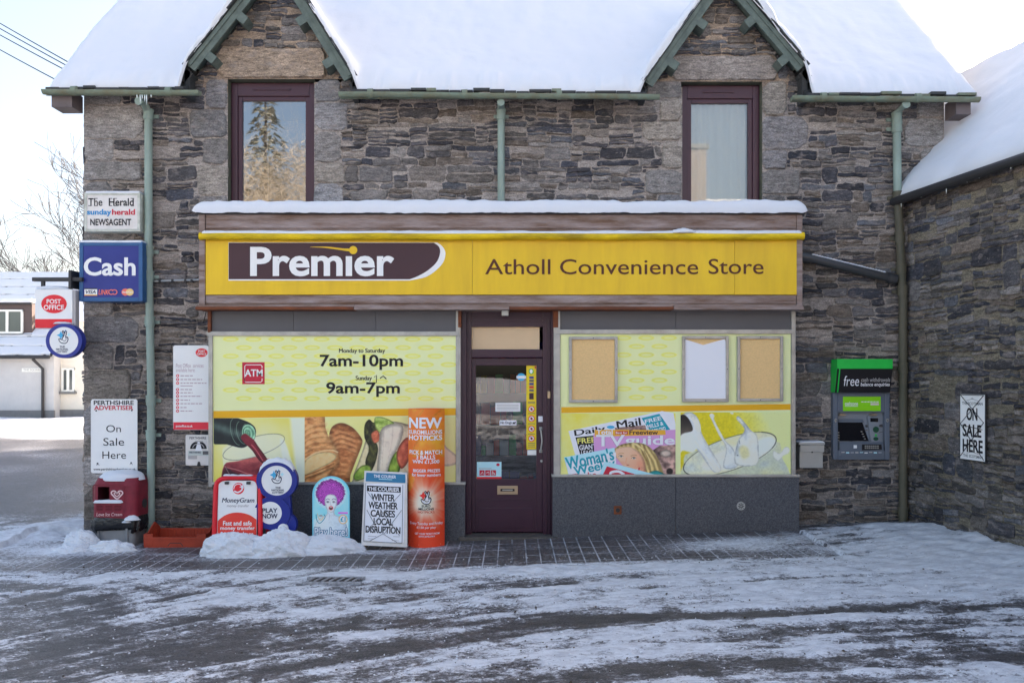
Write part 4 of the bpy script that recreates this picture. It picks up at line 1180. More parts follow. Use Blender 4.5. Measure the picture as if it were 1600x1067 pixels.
q.poly([(383, 690), (396, 687), (404, 697), (419, 719), (412, 724), (403, 716), (395, 704)], st_c, 4, 1.0, 4, .6); q.stroke([(390, 691), (400, 702), (411, 719)], 1.6, (196, 96, 110), 4, .75, 1.0)
ax = (q.U - 334) * .32 - (q.V - 653) * 1.0                          # across the bottle neck
sh = .5 + .5 * np.cos((ax + 12) * .17); bt = q.grad((22, 30, 36), (74, 92, 92), sh ** 3 * .9 + .3 * (q.n(.2, .06, 5) - .5))
q.poly([(330, 650), (366, 652), (378, 655), (392, 661), (400, 670), (399, 684), (393, 691), (384, 698), (374, 699), (355, 694), (330, 690)], bt, 3, .9)
for k in range(5): q.stroke(ell(370 + k * 4.6, 674.5 + k * .5, 8.5, 21 - k * 1.5, 20, 95, 265, -14), .9, ((120, 150, 140), (16, 22, 26))[k % 2], 0, .7, .8)
q.ell(389, 676, 10.5, 13.5, q.grad((30, 76, 60), (158, 206, 182), q.n(.16, .12, 6) * 1.3 - .1), -14, .9)
for k in range(4): q.stroke(ell(389 - k * .6, 676 + k * .3, 9.5 - k * 2, 12.5 - k * 2.4, 30, rot=-14), .7, ((190, 226, 206), (24, 70, 56))[k % 2], 0, .75, .7, True)
q.poly([(377, 684), (383, 677), (392, 683), (398, 689), (388, 696)], st_c, 4, 1.0)
q.build('wine_picture', lp, P, .0112)
q = Pic(476.5, 651, 712.5, 756.5, (218, 220, 158))              # bread and sandwich picture
q.c = q.grad((222, 222, 172), (226, 220, 128), q.n(.02, .02, 11) * 1.4 - .2)
def crust(a, b, c, seed, ang=.35):
    w = np.sin((q.V + ang * q.U + 7 * q.n(.05, .05, seed)) * .75); t = .5 + .16 * w * q.n(.05, .09, seed + 1) + 1.3 * (q.n(.10, .20, seed + 2, 6) - .5)
    return np.where((t < .5)[..., None], q.grad(a, b, t * 2), q.grad(b, c, t * 2 - 1))
q.poly([(515, 686), (517, 670), (526, 662), (538, 661), (553, 669), (565, 684), (566, 694), (557, 718), (548, 742), (543, 760), (504, 760), (510, 746), (524, 726), (525, 702)], crust((108, 60, 38), (164, 100, 62), (204, 146, 100), 12, -.2), 4, .9, 9, .74)
for k in range(4): q.stroke([(519 + k * 2, 704 - k * 9), (534, 697 - k * 7.5), (556 - k, 705 - k * 8)], 3.2, (206, 156, 112), 4, .55, 4.0)
for k in range(4): q.stroke([(519 + k * 2, 707 - k * 9), (534, 700 - k * 7.5), (556 - k, 708 - k * 8)], 1.2, (110, 64, 42), 4, .5, 2.0)
q.poly([(470, 640), (504, 640), (509, 668), (516, 686), (526, 702), (531, 722), (524, 732), (512, 742), (500, 750), (470, 756)], crust((136, 82, 50), (190, 130, 84), (222, 176, 126), 15), 4, .9, 8, .78)
for k in range(5): q.stroke([(474, 672 + k * 9), (490, 664 + k * 8.5), (510 + k * 3, 662 + k * 9)], 3.0, (218, 174, 128), 4, .5, 4.0); q.stroke([(474, 675 + k * 9), (490, 667 + k * 8.5), (510 + k * 3, 665 + k * 9)], 1.2, (136, 84, 54), 4, .5, 2.0)
q.poly([(476, 722), (492, 709), (514, 706), (526, 712), (518, 722), (496, 733), (476, 742)], q.grad((196, 160, 112), (236, 214, 172), q.n(.2, .25, 18)), 4, 1.2, 3, .75)
q.stroke([(476, 718), (494, 707), (516, 703), (528, 706)], 2.0, (238, 216, 180), 4, .7, 1.4); q.stroke([(478, 742), (498, 735), (522, 724)], 1.6, (112, 66, 38), 4, .7, 1.4)
q.poly([(476, 748), (496, 740), (522, 730), (508, 752), (500, 760), (476, 760)], crust((140, 78, 44), (190, 124, 76), (214, 168, 116), 19), 4, 1.0, 5, .6)
q.poly([(551, 750), (562, 720), (568, 700), (574, 682), (588, 664), (606, 658), (634, 662), (646, 676), (642, 762), (552, 762)], q.grad((150, 136, 116), (224, 214, 196), q.n(.09, .06, 20, 5) * 1.5 - .25), 4, .9, 6, .6)
q.poly([(552, 744), (560, 722), (568, 700), (572, 690), (578, 700), (574, 724), (566, 746), (556, 752)], q.grad((178, 164, 130), (228, 218, 192), q.n(.14, .14, 21)), 4, 1.0, 4, .65)
q.poly([(570, 664), (577, 655), (584, 660), (592, 654), (594, 668), (586, 684), (591, 700), (587, 722), (578, 738), (571, 722), (577, 700), (570, 684)], q.grad((26, 26, 22), (96, 98, 52), q.n(.2, .12, 22, 5) * 1.6 - .4), 4, .9, 3, .6)
q.poly([(586, 652), (600, 652), (616, 661), (602, 668), (595, 676), (587, 668)], q.grad((92, 122, 42), (190, 206, 126), q.n(.16, .2, 23) * 1.5 - .2), 4, 1.0, 3, .7)
q.poly([(580, 678), (590, 672), (594, 686), (585, 692)], q.grad((150, 60, 44), (214, 130, 100), q.n(.2, .2, 24)), 4, 1.0, 2, .7)
q.poly([(553, 742), (564, 728), (577, 727), (580, 738), (568, 748), (556, 750)], q.grad((86, 120, 40), (172, 192, 92), q.n(.2, .2, 25)), 4, 1.0, 3, .6)
q.poly([(590, 738), (592, 704), (595, 672), (612, 662), (630, 666), (626, 690), (612, 720), (606, 740)], q.grad((188, 176, 172), (236, 230, 224), q.n(.06, .05, 26, 5) * 1.7 - .3), 4, .9, 8, .62)
q.stroke([(600, 672), (599, 700), (597, 732)], 1.4, (170, 158, 152), 4, .6, 1.6); q.stroke([(614, 668), (612, 694), (604, 726)], 1.6, (176, 164, 158), 4, .6, 1.6)
q.poly([(606, 742), (612, 716), (622, 704), (628, 716), (622, 740)], q.grad((70, 104, 34), (156, 184, 82), q.n(.18, .1, 27) * 1.5 - .2), 4, .9, 4, .6)
q.poly([(622, 700), (634, 684), (642, 688), (640, 716), (628, 732), (620, 718)], q.grad((140, 52, 40), (210, 120, 96), q.n(.14, .1, 28) * 1.4 - .2), 4, 1.0, 4, .6)
q.poly([(688, 690), (700, 700), (714, 712), (714, 724), (698, 728), (688, 722)], q.grad((206, 178, 160), (232, 214, 204), q.n(.1, .1, 29)), 4, 1.5, 6, .75)
q.build('sandwich_picture', lp, P, .0112)

rp = thing('window_panel', 'yellow printed window board with magazine and milk pictures behind three notice frames', 'window poster', tuple(W(1055, 750, YP)))
mb = MB(); mb.box(WX(875.5, YP), WX(1235, YP), YP - .010, YP - .0005, WZ(749, YP), WZ(520, YP), mPALEY); mb.build('board', rp)
mb = MB(); ellipses(mb, 876, 1234, 520, 634, [(886, 522, 968, 632), (1062, 522, 1142, 632), (1148, 522, 1226, 632)]); mb.build('ellipse_pattern', rp)
mb = MB(); mb.poly(P, [(877, 636), (1234.5, 631), (1234.5, 640), (877, 645)], .0112, mBAND); mb.build('stripe', rp)
mb = MB()                                                   # magazines
mb.rect(P, 877, 645.5, 1055, 748.5, .0112, mBRIGHTY)
nw = [(889, 672), (1042, 640.8), (1062, 700), (1055, 700), (900, 712)]
def cl_(pts): 
    for c in ((1, 0, 1055), (-1, 0, -877), (0, 1, 748.5), (0, -1, -640.8)): pts = clip_half(pts, *c)
    return pts
mb.poly(P, cl_([(888, 673), (1034, 642), (1052, 645), (1062, 702), (900, 716)]), .0118, mPAPER)
mb.text(P, 'Daily', 897, 668, 946, 680, .0124, mBLACK, .0, .0, -9, fat=1.0); mb.text(P, 'Mail', 963, 655, 1001, 667, .0124, mBLACK, .0, .0, -9, fat=1.2)
mb.poly(P, ell(954, 667, 6, 2.5), .0124, mCYAN)
mb.poly(P, cl_([(1002, 653), (1030, 646.2), (1047, 671), (1016, 674)]), .0124, mTEAL)
for k, t in enumerate(('FREE', 'MILLS &', 'BOON DVD')): mb.text(P, t, 1007 + k * 4, 652.5 + k * 8, 1033 + k * 3.5, 658.8 + k * 8, .0129, mPAPER, .03, 0, -13)
mb.poly(P, cl_([(899, 683), (928, 680), (930, 712), (908, 716)]), .0124, mBLACK)
mb.text(P, 'FREE', 902, 683.5, 930, 692, .0129, mBRIGHTY, .03, 0, -5); mb.text(P, 'GIANT', 905, 694, 931, 702, .0129, mPAPER, .02, 0, -5); mb.text(P, 'LEAGUE', 908, 703, 934, 710, .0129, mPAPER, .02, 0, -5)
mb.poly(P, cl_([(960, 668), (1008, 664), (1010, 672), (962, 674)]), .0126, mMUDP)
mb.poly(P, cl_([(927, 678), (1055, 671), (1055, 748), (930, 748)]), .0134, mPINK)
mb.poly(P, cl_([(929, 671), (1039, 671.5), (1040, 679), (929, 682)]), .0138, M('orange_yellow_print', (232, 176, 66), .5, .3))
mb.text(P, 'Total', 932, 671, 957, 678.5, .0144, mPAPER, .03); mb.rect(P, 961, 673, 981, 678.5, .0141, mTOMATO); mb.text(P, 'Best for', 962, 674, 980, 677.5, .0144, mPAPER, .01); mb.text(P, 'Freeview', 983, 671.5, 1028, 678.8, .0144, mBROWNK, .04)
for off, mt, bd in ((.0146, mNAVY, .07), (.0150, mPAPER, .03)):
    mb.text(P, 'TV', 931, 679, 976, 697, off, mt, bd); mb.text(P, 'guide', 976, 680, 1054, 699, off, mt, bd)
mb.poly(P, cl_([(881, 714), (960, 699), (963, 748), (890, 748)]), .0158, mLBLUE)
mb.poly(P, cl_([(884, 722), (962, 706), (963, 748), (890, 748)]), .0161, mPAPER)
mb.text(P, "Woman's", 883, 706, 959, 726, .0172, mTEAL, .04, 0, -12); mb.text(P, 'Weekly', 896, 722, 962, 740, .0172, mTEAL, .04, 0, -12)
mb.text(P, 'The bo', 893, 738, 932, 748, .0172, mCRIM, .02, 0, -7)
mb.poly(P, cl_([(944, 721), (953, 722), (1052, 748.5), (934, 748.5)]), .0175, mLBLUE); mb.poly(P, cl_([(948, 728), (1010, 745), (1010, 748.5), (938, 748.5)]), .0180, mCRIM)
mb.stroke(P, [(975, 741), (966, 736), (954, 738), (956, 745), (966, 748)], 4, .0186, mPAPER, 4); mb.text(P, 'THE', 990, 742, 1008, 747, .0186, mPAPER, .01, 0, 14)
mb.rect(P, 1055, 644, 1063, 748.5, .0114, mPALEY)
mb.build('magazine_picture', rp)
q = Pic(955, 690, 1055, 748.5, (200, 160, 200), 3)              # the cover portraits
q.poly([(1018, 704), (1030, 696), (1060, 694), (1060, 752), (1030, 752), (1020, 724)], q.grad((58, 44, 48), (196, 160, 158), q.n(.10, .12, 31, 5) * 1.8 - .4), 0, 1.0)
q.ell(1040, 708, 9, 6, (186, 170, 168), 0, 2, 4, .6); q.ell(1046, 736, 5, 5, (34, 26, 30), 0, 2); q.poly([(1044, 744), (1060, 738), (1060, 752)], (196, 150, 206), 0, 1)
hr = .5 + .5 * np.sin((q.U * .8 - q.V * .35 + 5 * q.n(.05, .05, 32)) * 1.1)
q.poly([(957, 706), (966, 696), (982, 691.5), (1002, 692), (1016, 699), (1027, 714), (1036, 738), (1034, 754), (998, 754), (970, 716), (960, 716)], q.grad((122, 98, 62), (226, 206, 150), hr * .6 + .8 * (q.n(.12, .04, 33) - .3)), 4, .9, 4, .7)
q.poly([(961, 703), (972, 698), (988, 699), (1001, 709), (1008, 724), (1007, 741), (998, 747), (986, 742), (976, 731), (966, 719), (961, 711)], q.grad((238, 196, 176), (196, 138, 118), ((q.U - 978) / 34 + (q.V - 712) / 60)), 4, 1.2, 5, .78)
q.stroke([(989, 692), (1001, 699), (1012, 714), (1017, 734)], 2.2, (232, 216, 168), 4, .8, 1.8); q.stroke([(1006, 704), (1014, 722), (1018, 746)], 1.6, (120, 96, 60), 4, .8, 1.6); q.stroke([(970, 698), (984, 697), (998, 704)], 1.4, (196, 168, 112), 4, .7, 1.6)
for ex, ey in ((970, 712.5), (990, 715.5)):
    q.ell(ex, ey, 3.0, 1.3, (236, 232, 232), 8, .6); q.ell(ex + .2, ey, 1.3, 1.3, (62, 76, 92), 0, .6); q.ell(ex + .2, ey, .6, .6, (14, 14, 18), 0, .5); q.stroke([(ex - 3.4, ey - .4), (ex, ey - 1.7), (ex + 3.2, ey - .2)], .8, (70, 46, 42), 3, .9, .6); q.stroke([(ex - 4.5, ey - 3.6), (ex, ey - 5.2), (ex + 4.5, ey - 4.4)], 1.0, (136, 98, 66), 3, .8, .9)
q.stroke([(979, 715), (977.5, 722), (979, 725.5), (983, 726)], 1.0, (188, 122, 104), 4, .8, 1.4); q.ell(980.5, 726, 2.0, .8, (164, 92, 82), 0, 1)
q.poly([(979, 731), (984, 731.5), (992, 733), (1000, 729.5), (997, 736.5), (989, 739.5), (983, 736.5)], (186, 74, 76), 4, .7); q.poly([(982, 732.2), (990, 733.8), (997, 731.4), (993, 735.6), (987, 736.4)], (242, 238, 236), 4, .6)
q.ell(972, 723, 4, 3, (232, 158, 142), 0, 4, 0, 1, .5); q.ell(999, 724, 4, 4, (220, 146, 128), 0, 4, 0, 1, .5)
q.poly([(1004, 748), (1012, 739), (1028, 735), (1046, 750), (1004, 752)], (36, 138, 150), 4, 1.0, 4, .7)
q.build('cover_portrait', rp, P, .0156, True)
q = Pic(1063, 644, 1234.5, 748.5, (208, 196, 56))               # milk
q.c = q.grad((198, 184, 30), (206, 214, 160), (q.U - 1155) / 75 - (q.V - 700) / 140 + 1.0 * (q.n(.02, .02, 41) - .5))
mk = lambda a, b, t: q.grad(a, b, t)
q.poly([(1068, 724), (1084, 704), (1204, 686), (1222, 716), (1227, 760), (1074, 760)], mk((196, 198, 160), (172, 182, 186), q.n(.03, .04, 42) * 1.4 - .2), 3, 2.0)
q.ell(1140, 709, 76, 25, mk((216, 212, 180), (186, 194, 198), q.n(.04, .07, 43) * 1.6 - .3), -19, 1.4)
q.ell(1150, 713, 56, 16, mk((232, 232, 232), (200, 206, 214), q.n(.05, .08, 44) * 1.6 - .3), -17, 5)
q.poly([(1180, 690), (1204, 682), (1212, 694), (1196, 706), (1176, 706)], (214, 222, 230), 4, 4)
q.stroke(ell(1140, 709, 76, 25, 70, rot=-19), 1.2, (84, 88, 76), 0, .8, 1.0, True); q.stroke(ell(1140, 709, 76, 25, 30, -40, 30, -19), 1.6, (60, 64, 58), 0, .8, 1.0); q.stroke(ell(1140, 709, 76, 25, 30, 150, 200, -19), 1.6, (60, 64, 58), 0, .8, 1.0)
q.poly([(1060, 655), (1068, 646), (1078, 643.5), (1088, 650), (1094, 662), (1096, 676), (1108, 698), (1127, 731), (1116, 738), (1104, 724), (1092, 706), (1078, 694), (1060, 690)], mk((240, 241, 244), (160, 172, 198), (q.n(.05, .04, 45) * 1.3 - .2) + (1086 - q.U) / 90), 4, 1.1, 5, .8)
q.poly([(1076, 646), (1086, 650), (1093, 662), (1094, 674), (1087, 672), (1083, 660)], mk((188, 190, 196), (232, 234, 238), (q.V - 646) / 26), 4, 1.2)
q.poly([(1060, 654), (1067, 647.5), (1074, 652), (1080, 662), (1082, 672), (1074, 676), (1060, 684)], mk((20, 18, 24), (96, 88, 84), (q.V - 652) / 30), 4, 1.2)
q.poly([(1060, 686), (1070, 676), (1084, 678), (1092, 694), (1082, 706), (1066, 704), (1060, 712)], mk((196, 204, 216), (232, 236, 240), q.n(.08, .1, 46)), 4, 2.5)
q.stroke([(1086, 690), (1102, 712), (1116, 732)], 2.4, (246, 248, 250), 4, .7, 2.0); q.stroke([(1098, 690), (1112, 712), (1124, 730)], 1.6, (190, 198, 214), 4, .7, 2.0)
q.poly([(1108, 648.5), (1112, 645.5), (1116, 649), (1115.5, 655), (1124, 672), (1134, 689), (1146, 702), (1152, 728), (1130, 730), (1134, 700), (1123, 680), (1112, 657)], mk((242, 242, 242), (170, 180, 200), (q.V - 660) / 90 + q.n(.07, .05, 47) - .5), 4, 1.0, 3, .82)
q.poly([(1150, 654), (1154, 650), (1165, 662), (1173, 672), (1182, 680), (1185, 702), (1181, 726), (1148, 724), (1152, 690), (1158, 680), (1163, 671), (1157, 662)], mk((240, 241, 242), (160, 170, 188), q.n(.08, .05, 48) * 1.5 - .3), 4, 1.0, 4, .8)
q.ell(1143, 645, 3, 2, (226, 228, 210), 30, 1.2); q.ell(1168, 642.5, 2.5, 2, (224, 224, 190), 0, 1.2)
q.poly([(1154, 702), (1160, 696), (1168, 700), (1170, 712), (1160, 716)], (196, 194, 158), 4, 5); q.stroke([(1155, 688), (1155.5, 693)], .9, (90, 96, 96), 0, .8); q.ell(1152, 711, 1.5, .8, (84, 92, 100), 0, 1)
q.poly([(1208, 704), (1218, 708), (1224, 700), (1229, 697.5), (1233.5, 702), (1231, 708), (1223, 712), (1216, 720), (1208, 714)], mk((232, 234, 236), (200, 206, 214), q.n(.1, .1, 49)), 4, 1.0, 3, .85)
q.build('milk_picture', rp, P, .0112)

# notice boards
def noticeboard(px0, px1, py0, py1, label, paper):
    yb = YP - .045; N = FC(yb); a = W((px0 + px1) / 2, py1, yb)
    t = thing('notice_board', label, 'notice board', tuple(a), 'aluminium notice frames on the right window')
    mb = MB(); mb.box(WX(px0 + 2, yb), WX(px1 - 2, yb), yb + .012, YP - .0125, WZ(py1 - 2, yb), WZ(py0 + 2, yb), mCORK); mb.build('backing', t)
    mb = MB(); w = .032
    X0, X1, Z0, Z1 = WX(px0, yb), WX(px1, yb), WZ(py1, yb), WZ(py0, yb)
    mb.box(X0, X0 + w, yb - .012, YP - .0122, Z0, Z1, mALU, .006); mb.box(X1 - w, X1, yb - .012, YP - .0122, Z0, Z1, mALU, .006)
    mb.box(X0 + w, X1 - w, yb - .0115, YP - .0122, Z0, Z0 + w, mALU, .006); mb.box(X0 + w, X1 - w, yb - .0115, YP - .0122, Z1 - w, Z1, mALU, .006)
    mb.build('frame', t)
    mb = MB()
    for q in ((px0 + 2.2, (py0 + py1) / 2), (px1 - 2.2, (py0 + py1) / 2), ((px0 + px1) / 2, py0 + 2.2), ((px0 + px1) / 2, py1 - 2.2)): mb.slab(N, ell(*q, .8, .8, 8), .012, .0145, mIRON)
    mb.build('screw', t)
    if paper:
        mb = MB(); mb.poly(N, [(px0 + 4.5, py0 + 5), (px0 + 33, py0 + 14), (px1 - 6, py0 + 4.5), (px1 - 4.5, py0 + 8), (px1 - 4.5, py1 - 5), (px0 + 4.5, py1 - 5)], -.006, mPAPER); mb.build('paper_sheet', t)
    return t
noticeboard(889, 965, 526, 629, 'empty cork notice board at the left end, nearest the shop door', False)
noticeboard(1066, 1138.5, 525, 628, 'notice board holding a white paper sheet with a notched top', True)
noticeboard(1152, 1223.5, 525, 627, 'empty cork notice board at the right end, beside the sheet of white paper', False)

# ------------------------------------------------------------------ door
dyl = YD; DC = FC(YD)
mb = MB()
JX0, JX1 = WX(720, YP), WX(866, YP)
x0, x1 = WX(721, YD), WX(863, YD)
# jambs, head, transom
for a, b in ((x0 - .03, WX(737, YD)), (WX(848, YD), x1 + .05)):
    mb.box(a, b, YD - .05, YD + .06, WZ(834, YD), WZ(486, YD), mDOOR, .008)
mb.box(WX(737, YD), WX(848, YD), YD - .048, YD + .06, WZ(511, YD), WZ(486, YD), mDOOR, .008)
mb.box(WX(737, YD), WX(848, YD), YD - .052, YD + .06, WZ(559, YD), WZ(546, YD), mDOOR, .012)
for k, (py, dpt) in enumerate(((497, .058), (503, .054))): mb.box(x0, x1, YD - dpt, YD - .04, WZ(py + 3, YD), WZ(py, YD), mDOOR, .004)
for px in (725, 731, 853, 858): mb.box(WX(px, YD) - .012, WX(px, YD) + .012, YD - .062, YD - .04, WZ(832, YD), WZ(500, YD), mDOOR, .006)
mb.build('door_frame', shop)
mb = MB(); mb.box(WX(718, YP), JX0 + .06, -.24, -.02, WZ(852, YD), WZ(486, YD), mDOOR); mb.box(JX1 - .03, WX(868, YP), -.27, -.02, WZ(840, YD), WZ(486, YD), mDOOR); mb.box(JX0, JX1, -.40, -.02, WZ(486, YP), WZ(480, YP), mDOOR); mb.build('door_surround', shop)
mb = MB(); mb.box(WX(737, YD), WX(843, YD), YD + .005, YD + .02, WZ(546, YD), WZ(511, YD), M('frosted_cream_glass', (196, 172, 150), .35, .4, noise=(1.5, .25))); mb.build('fanlight', shop)
mb = MB(); DL0, DL1, DT, DBt = WX(736.5, YD), WX(848.5, YD), WZ(559.5, YD), WZ(831, YD)
yd = YD + .0
gx0, gx1, gz0, gz1 = WX(743.5, YD), WX(838, YD), WZ(748, YD), WZ(571, YD)
mb.box(DL0, gx0, yd, yd + .05, DBt, DT, mDOOR, .005); mb.box(gx1, DL1, yd, yd + .05, DBt, DT, mDOOR, .005); mb.box(gx0, gx1, yd, yd + .05, gz1, DT, mDOOR, .005); mb.box(gx0, gx1, yd, yd + .05, DBt, gz0, mDOOR, .005)
for a, b in ((776, 781), (789, 824)): mb.box(WX(748, YD), WX(834, YD), yd - .006, yd + .001, WZ(b, YD), WZ(a + 4, YD), mDOOR, .004)
door = mb.build('door', shop)
mb = MB(); mb.add([(gx0 - .003, yd + .02, gz0 - .003), (gx1 + .003, yd + .02, gz0 - .003), (gx1 + .003, yd + .02, gz1 + .003), (gx0 - .003, yd + .02, gz1 + .003)], [[0, 1, 2, 3]], glass('door_glass', 1.9, (.8, .85, .88), .012, (2.2, .06)))
mb.build('door_pane', door)
G = FC(YD); gl = -.017                               # printed matter just in front of the glass
mb = MB(); mb.rect(G, 822.5, 570.5, 838, 702, gl, mBRIGHTY if False else M('yellow_sticker', (228, 200, 40), .4, .35)); mb.rect(G, 824, 703, 838, 711, gl, mWHITE)
for k, (y, c_) in enumerate(((581, mATMG), (590, mBLUE), (595, mDGREY), (600, mBLUE), (605, mCRIM), (610, mDGREY))):
    mb.rect(G, 827, y - 2, 834, y + 1.6, gl + .001, c_)
mb.poly(G, ell(830, 580, 3.6, 4.6, 18), gl + .0015, mATMG); mb.poly(G, ell(830, 580, 2.4, 3.4, 18), gl + .002, mWHITE)
mb.rect(G, 827, 614, 834, 624, gl + .001, mBROWNK)
for y in (639, 654, 670, 685): mb.poly(G, ell(830.5, y, 5, 5, 22), gl + .001, mRED); mb.poly(G, ell(830.5, y, 3.8, 3.8, 22), gl + .002, mWHITE); mb.poly(G, ell(830.5, y, 1.8, 2.2, 8), gl + .003, mBLACK); mb.stroke(G, [(828, y - 2.6), (833, y + 2.6)], .8, gl + .004, mRED)
for y in (628, 630, 646, 662, 678, 692.5, 695, 698): mb.rect(G, 825, y - .5, 836, y + .4, gl + .001, mDGREY)
mb.rect(G, 835.5, 572, 837.5, 576, gl + .001, mCRIM)
mb.build('rules_sticker', door)
mb = MB(); mb.rect(G, 774, 629, 813, 643, gl, mWHITE)
for y in (632, 634.5, 637, 639.5): mb.rect(G, 776.5, y, 810.5, y + .9, gl + .001, mGREY)
mb.build('notice_sticker', door)
mb = MB(); mb.rect(G, 780.5, 656.5, 807, 664.5, gl, mPAPER); mb.text(G, 'No Dogs', 782, 658.2, 799.5, 663.4, gl + .001, mBLACK, .02)
mb.poly(G, [(801, 659.6), (804.2, 659.6), (805.6, 658.2), (806.2, 660), (805, 661), (805, 663.6), (804.2, 663.6), (804, 661.8), (802.2, 661.8), (802, 663.6), (801.2, 663.6)], gl + .001, mBLACK); mb.build('no_dogs_sticker', door)
mb = MB(); mb.rect(G, 745, 721.5, 783.5, 745, gl, mLBLUE); mb.rect(G, 745, 745, 783.5, 749.5, gl, mRED); mb.poly(G, ell(778, 726, 2.7, 2.2), gl + .001, mCRIM)
for k in range(3): mb.rect(G, 749 + k * 9, 734.5, 757 + k * 9, 743, gl + .001, mCRIM)
mb.stroke(G, [(751, 741), (754, 737), (755, 741)], .9, gl + .002, mWHITE); mb.stroke(G, [(760, 739), (764, 737), (764, 741)], .9, gl + .002, mWHITE); mb.stroke(G, [(769.5, 736), (770, 739), (772.5, 739.5), (773.5, 742)], .9, gl + .002, mWHITE); mb.stroke(G, ell(770.5, 740, 1.8, 1.8, 12), .6, gl + .002, mWHITE, closed=True)
mb.rect(G, 748, 731.5, 768, 732.6, gl + .001, mGREY); mb.build('access_sticker', door)
mb = MB(); mb.poly(G, ell(814.5, 589, 6.5, 6, 24), gl, mCYAN); mb.rect(G, 807, 587, 822, 591.5, gl + .001, mPAPER); mb.text(G, 'NO CASH', 808.5, 588, 820.5, 590.6, gl + .002, mCYAN) if False else None; mb.build('round_sticker', door)
mb = MB(); mb.box(WX(777, YD), WX(809, YD), yd - .016, yd - .001, WZ(772, YD), WZ(758.5, YD), mBRASS, .004); mb.box(WX(782, YD), WX(804, YD), yd - .022, yd - .015, WZ(767, YD), WZ(763, YD), mBLACK, .002); mb.box(WX(785, YD), WX(801, YD), yd - .026, yd - .02, WZ(766, YD), WZ(764, YD), mALU, .002); mb.build('letterbox', door)
hx = WX(845, YD)
mb = MB(); mb.tube([(hx, yd - .01, WZ(669, YD)), (hx, yd - .055, WZ(672, YD)), (hx + .012, yd - .06, WZ(688, YD)), (hx, yd - .055, WZ(702, YD)), (hx, yd - .01, WZ(705, YD))], .010, mSTEEL, 10); mb.box(hx - .018, hx + .018, yd - .012, yd - .001, WZ(672, YD), WZ(667, YD), mSTEEL, .003); mb.box(hx - .018, hx + .018, yd - .012, yd - .001, WZ(707, YD), WZ(702, YD), mSTEEL, .003); mb.build('handle', door, autosmooth=40)
mb = MB(); mb.box(WX(841, YD), WX(848, YD), yd - .008, yd - .0005, WZ(659, YD), WZ(650, YD), mPAPER); mb.build('lock_plate', door)
mb = MB(); mb.slab(G, ell(846, 720, 2, 2, 14), .001, .014, mSTEEL); mb.build('lock', door)
mb = MB(); mb.box(WX(855, YD), WX(859.5, YD), YD - .085, YD - .05, WZ(622, YD), WZ(611, YD), mBRASS, .003); mb.build('bell_push', shop)
mb = MB(); mb.box(WX(784, YP), WX(794.5, YP), YP - .09, YP + .03, WZ(494, YP), WZ(484.5, YP), mSTEEL, .006); mb.build('sensor_box', shop)
mb = MB(); mb.box(x0 - .02, x1 + .05, -.36, YD + .06, WZ(844, -.3), WZ(833, YD), M('worn_stone_step', (88, 84, 86), .7, .2, noise=(7, .8), bump=(20, .5)), .012); mb.build('threshold', shop)
# room behind the door: dim shelves
mb = MB(); mb.add([(x0, YD + .3, -.1), (x1, YD + .3, -.1), (x1 + 1, 3.5, -.1), (x0 - 1, 3.5, -.1), (x0, YD + .3, 2.3), (x1, YD + .3, 2.3), (x1 + 1, 3.5, 2.3), (x0 - 1, 3.5, 2.3)], [[0, 1, 2, 3], [4, 5, 6, 7], [0, 3, 7, 4], [1, 2, 6, 5], [2, 3, 7, 6]], mINTERIOR)
for k in range(5): mb.box(x0 - .1, x1 + .1, 1.6, 2.0, .25 + k * .42, .28 + k * .42, mINTERIOR)
for k in range(5):
    xx = x0
    while xx < x1:
        w = R.uniform(.06, .14); mb.box(xx, xx + w - .01, 1.62, 1.8, .285 + k * .42, .285 + k * .42 + R.uniform(.12, .3), R.choice([mYELLOW, mCRIM, mBLUE, mWHITE, mATMG, mORANGE2])); xx += w
mb.build('interior', shop)
# vents in the right riser
RC = FC(YR)
mb = MB(); mb.slab(RC, ell(1157.5, 790, 6.5, 6.5, 26), .0, .012, mSTEEL)
for k in range(8):
    a = k * math.pi / 4; mb.stroke(RC, [(1157.5 + 1.2 * math.cos(a), 790 + 1.2 * math.sin(a)), (1157.5 + 5 * math.cos(a), 790 + 5 * math.sin(a))], 1.0, .013, mBLACK)
mb.build('air_vent', shop)
mb = MB(); mb.box(WX(959, YR), WX(971, YR), YR - .012, YR, WZ(803, YR), WZ(790, YR), mWOODR, .004); mb.slab(RC, ell(965, 796.5, 3.4, 3.4, 16), .012, .016, mIRON); mb.build('rusty_plate', shop)
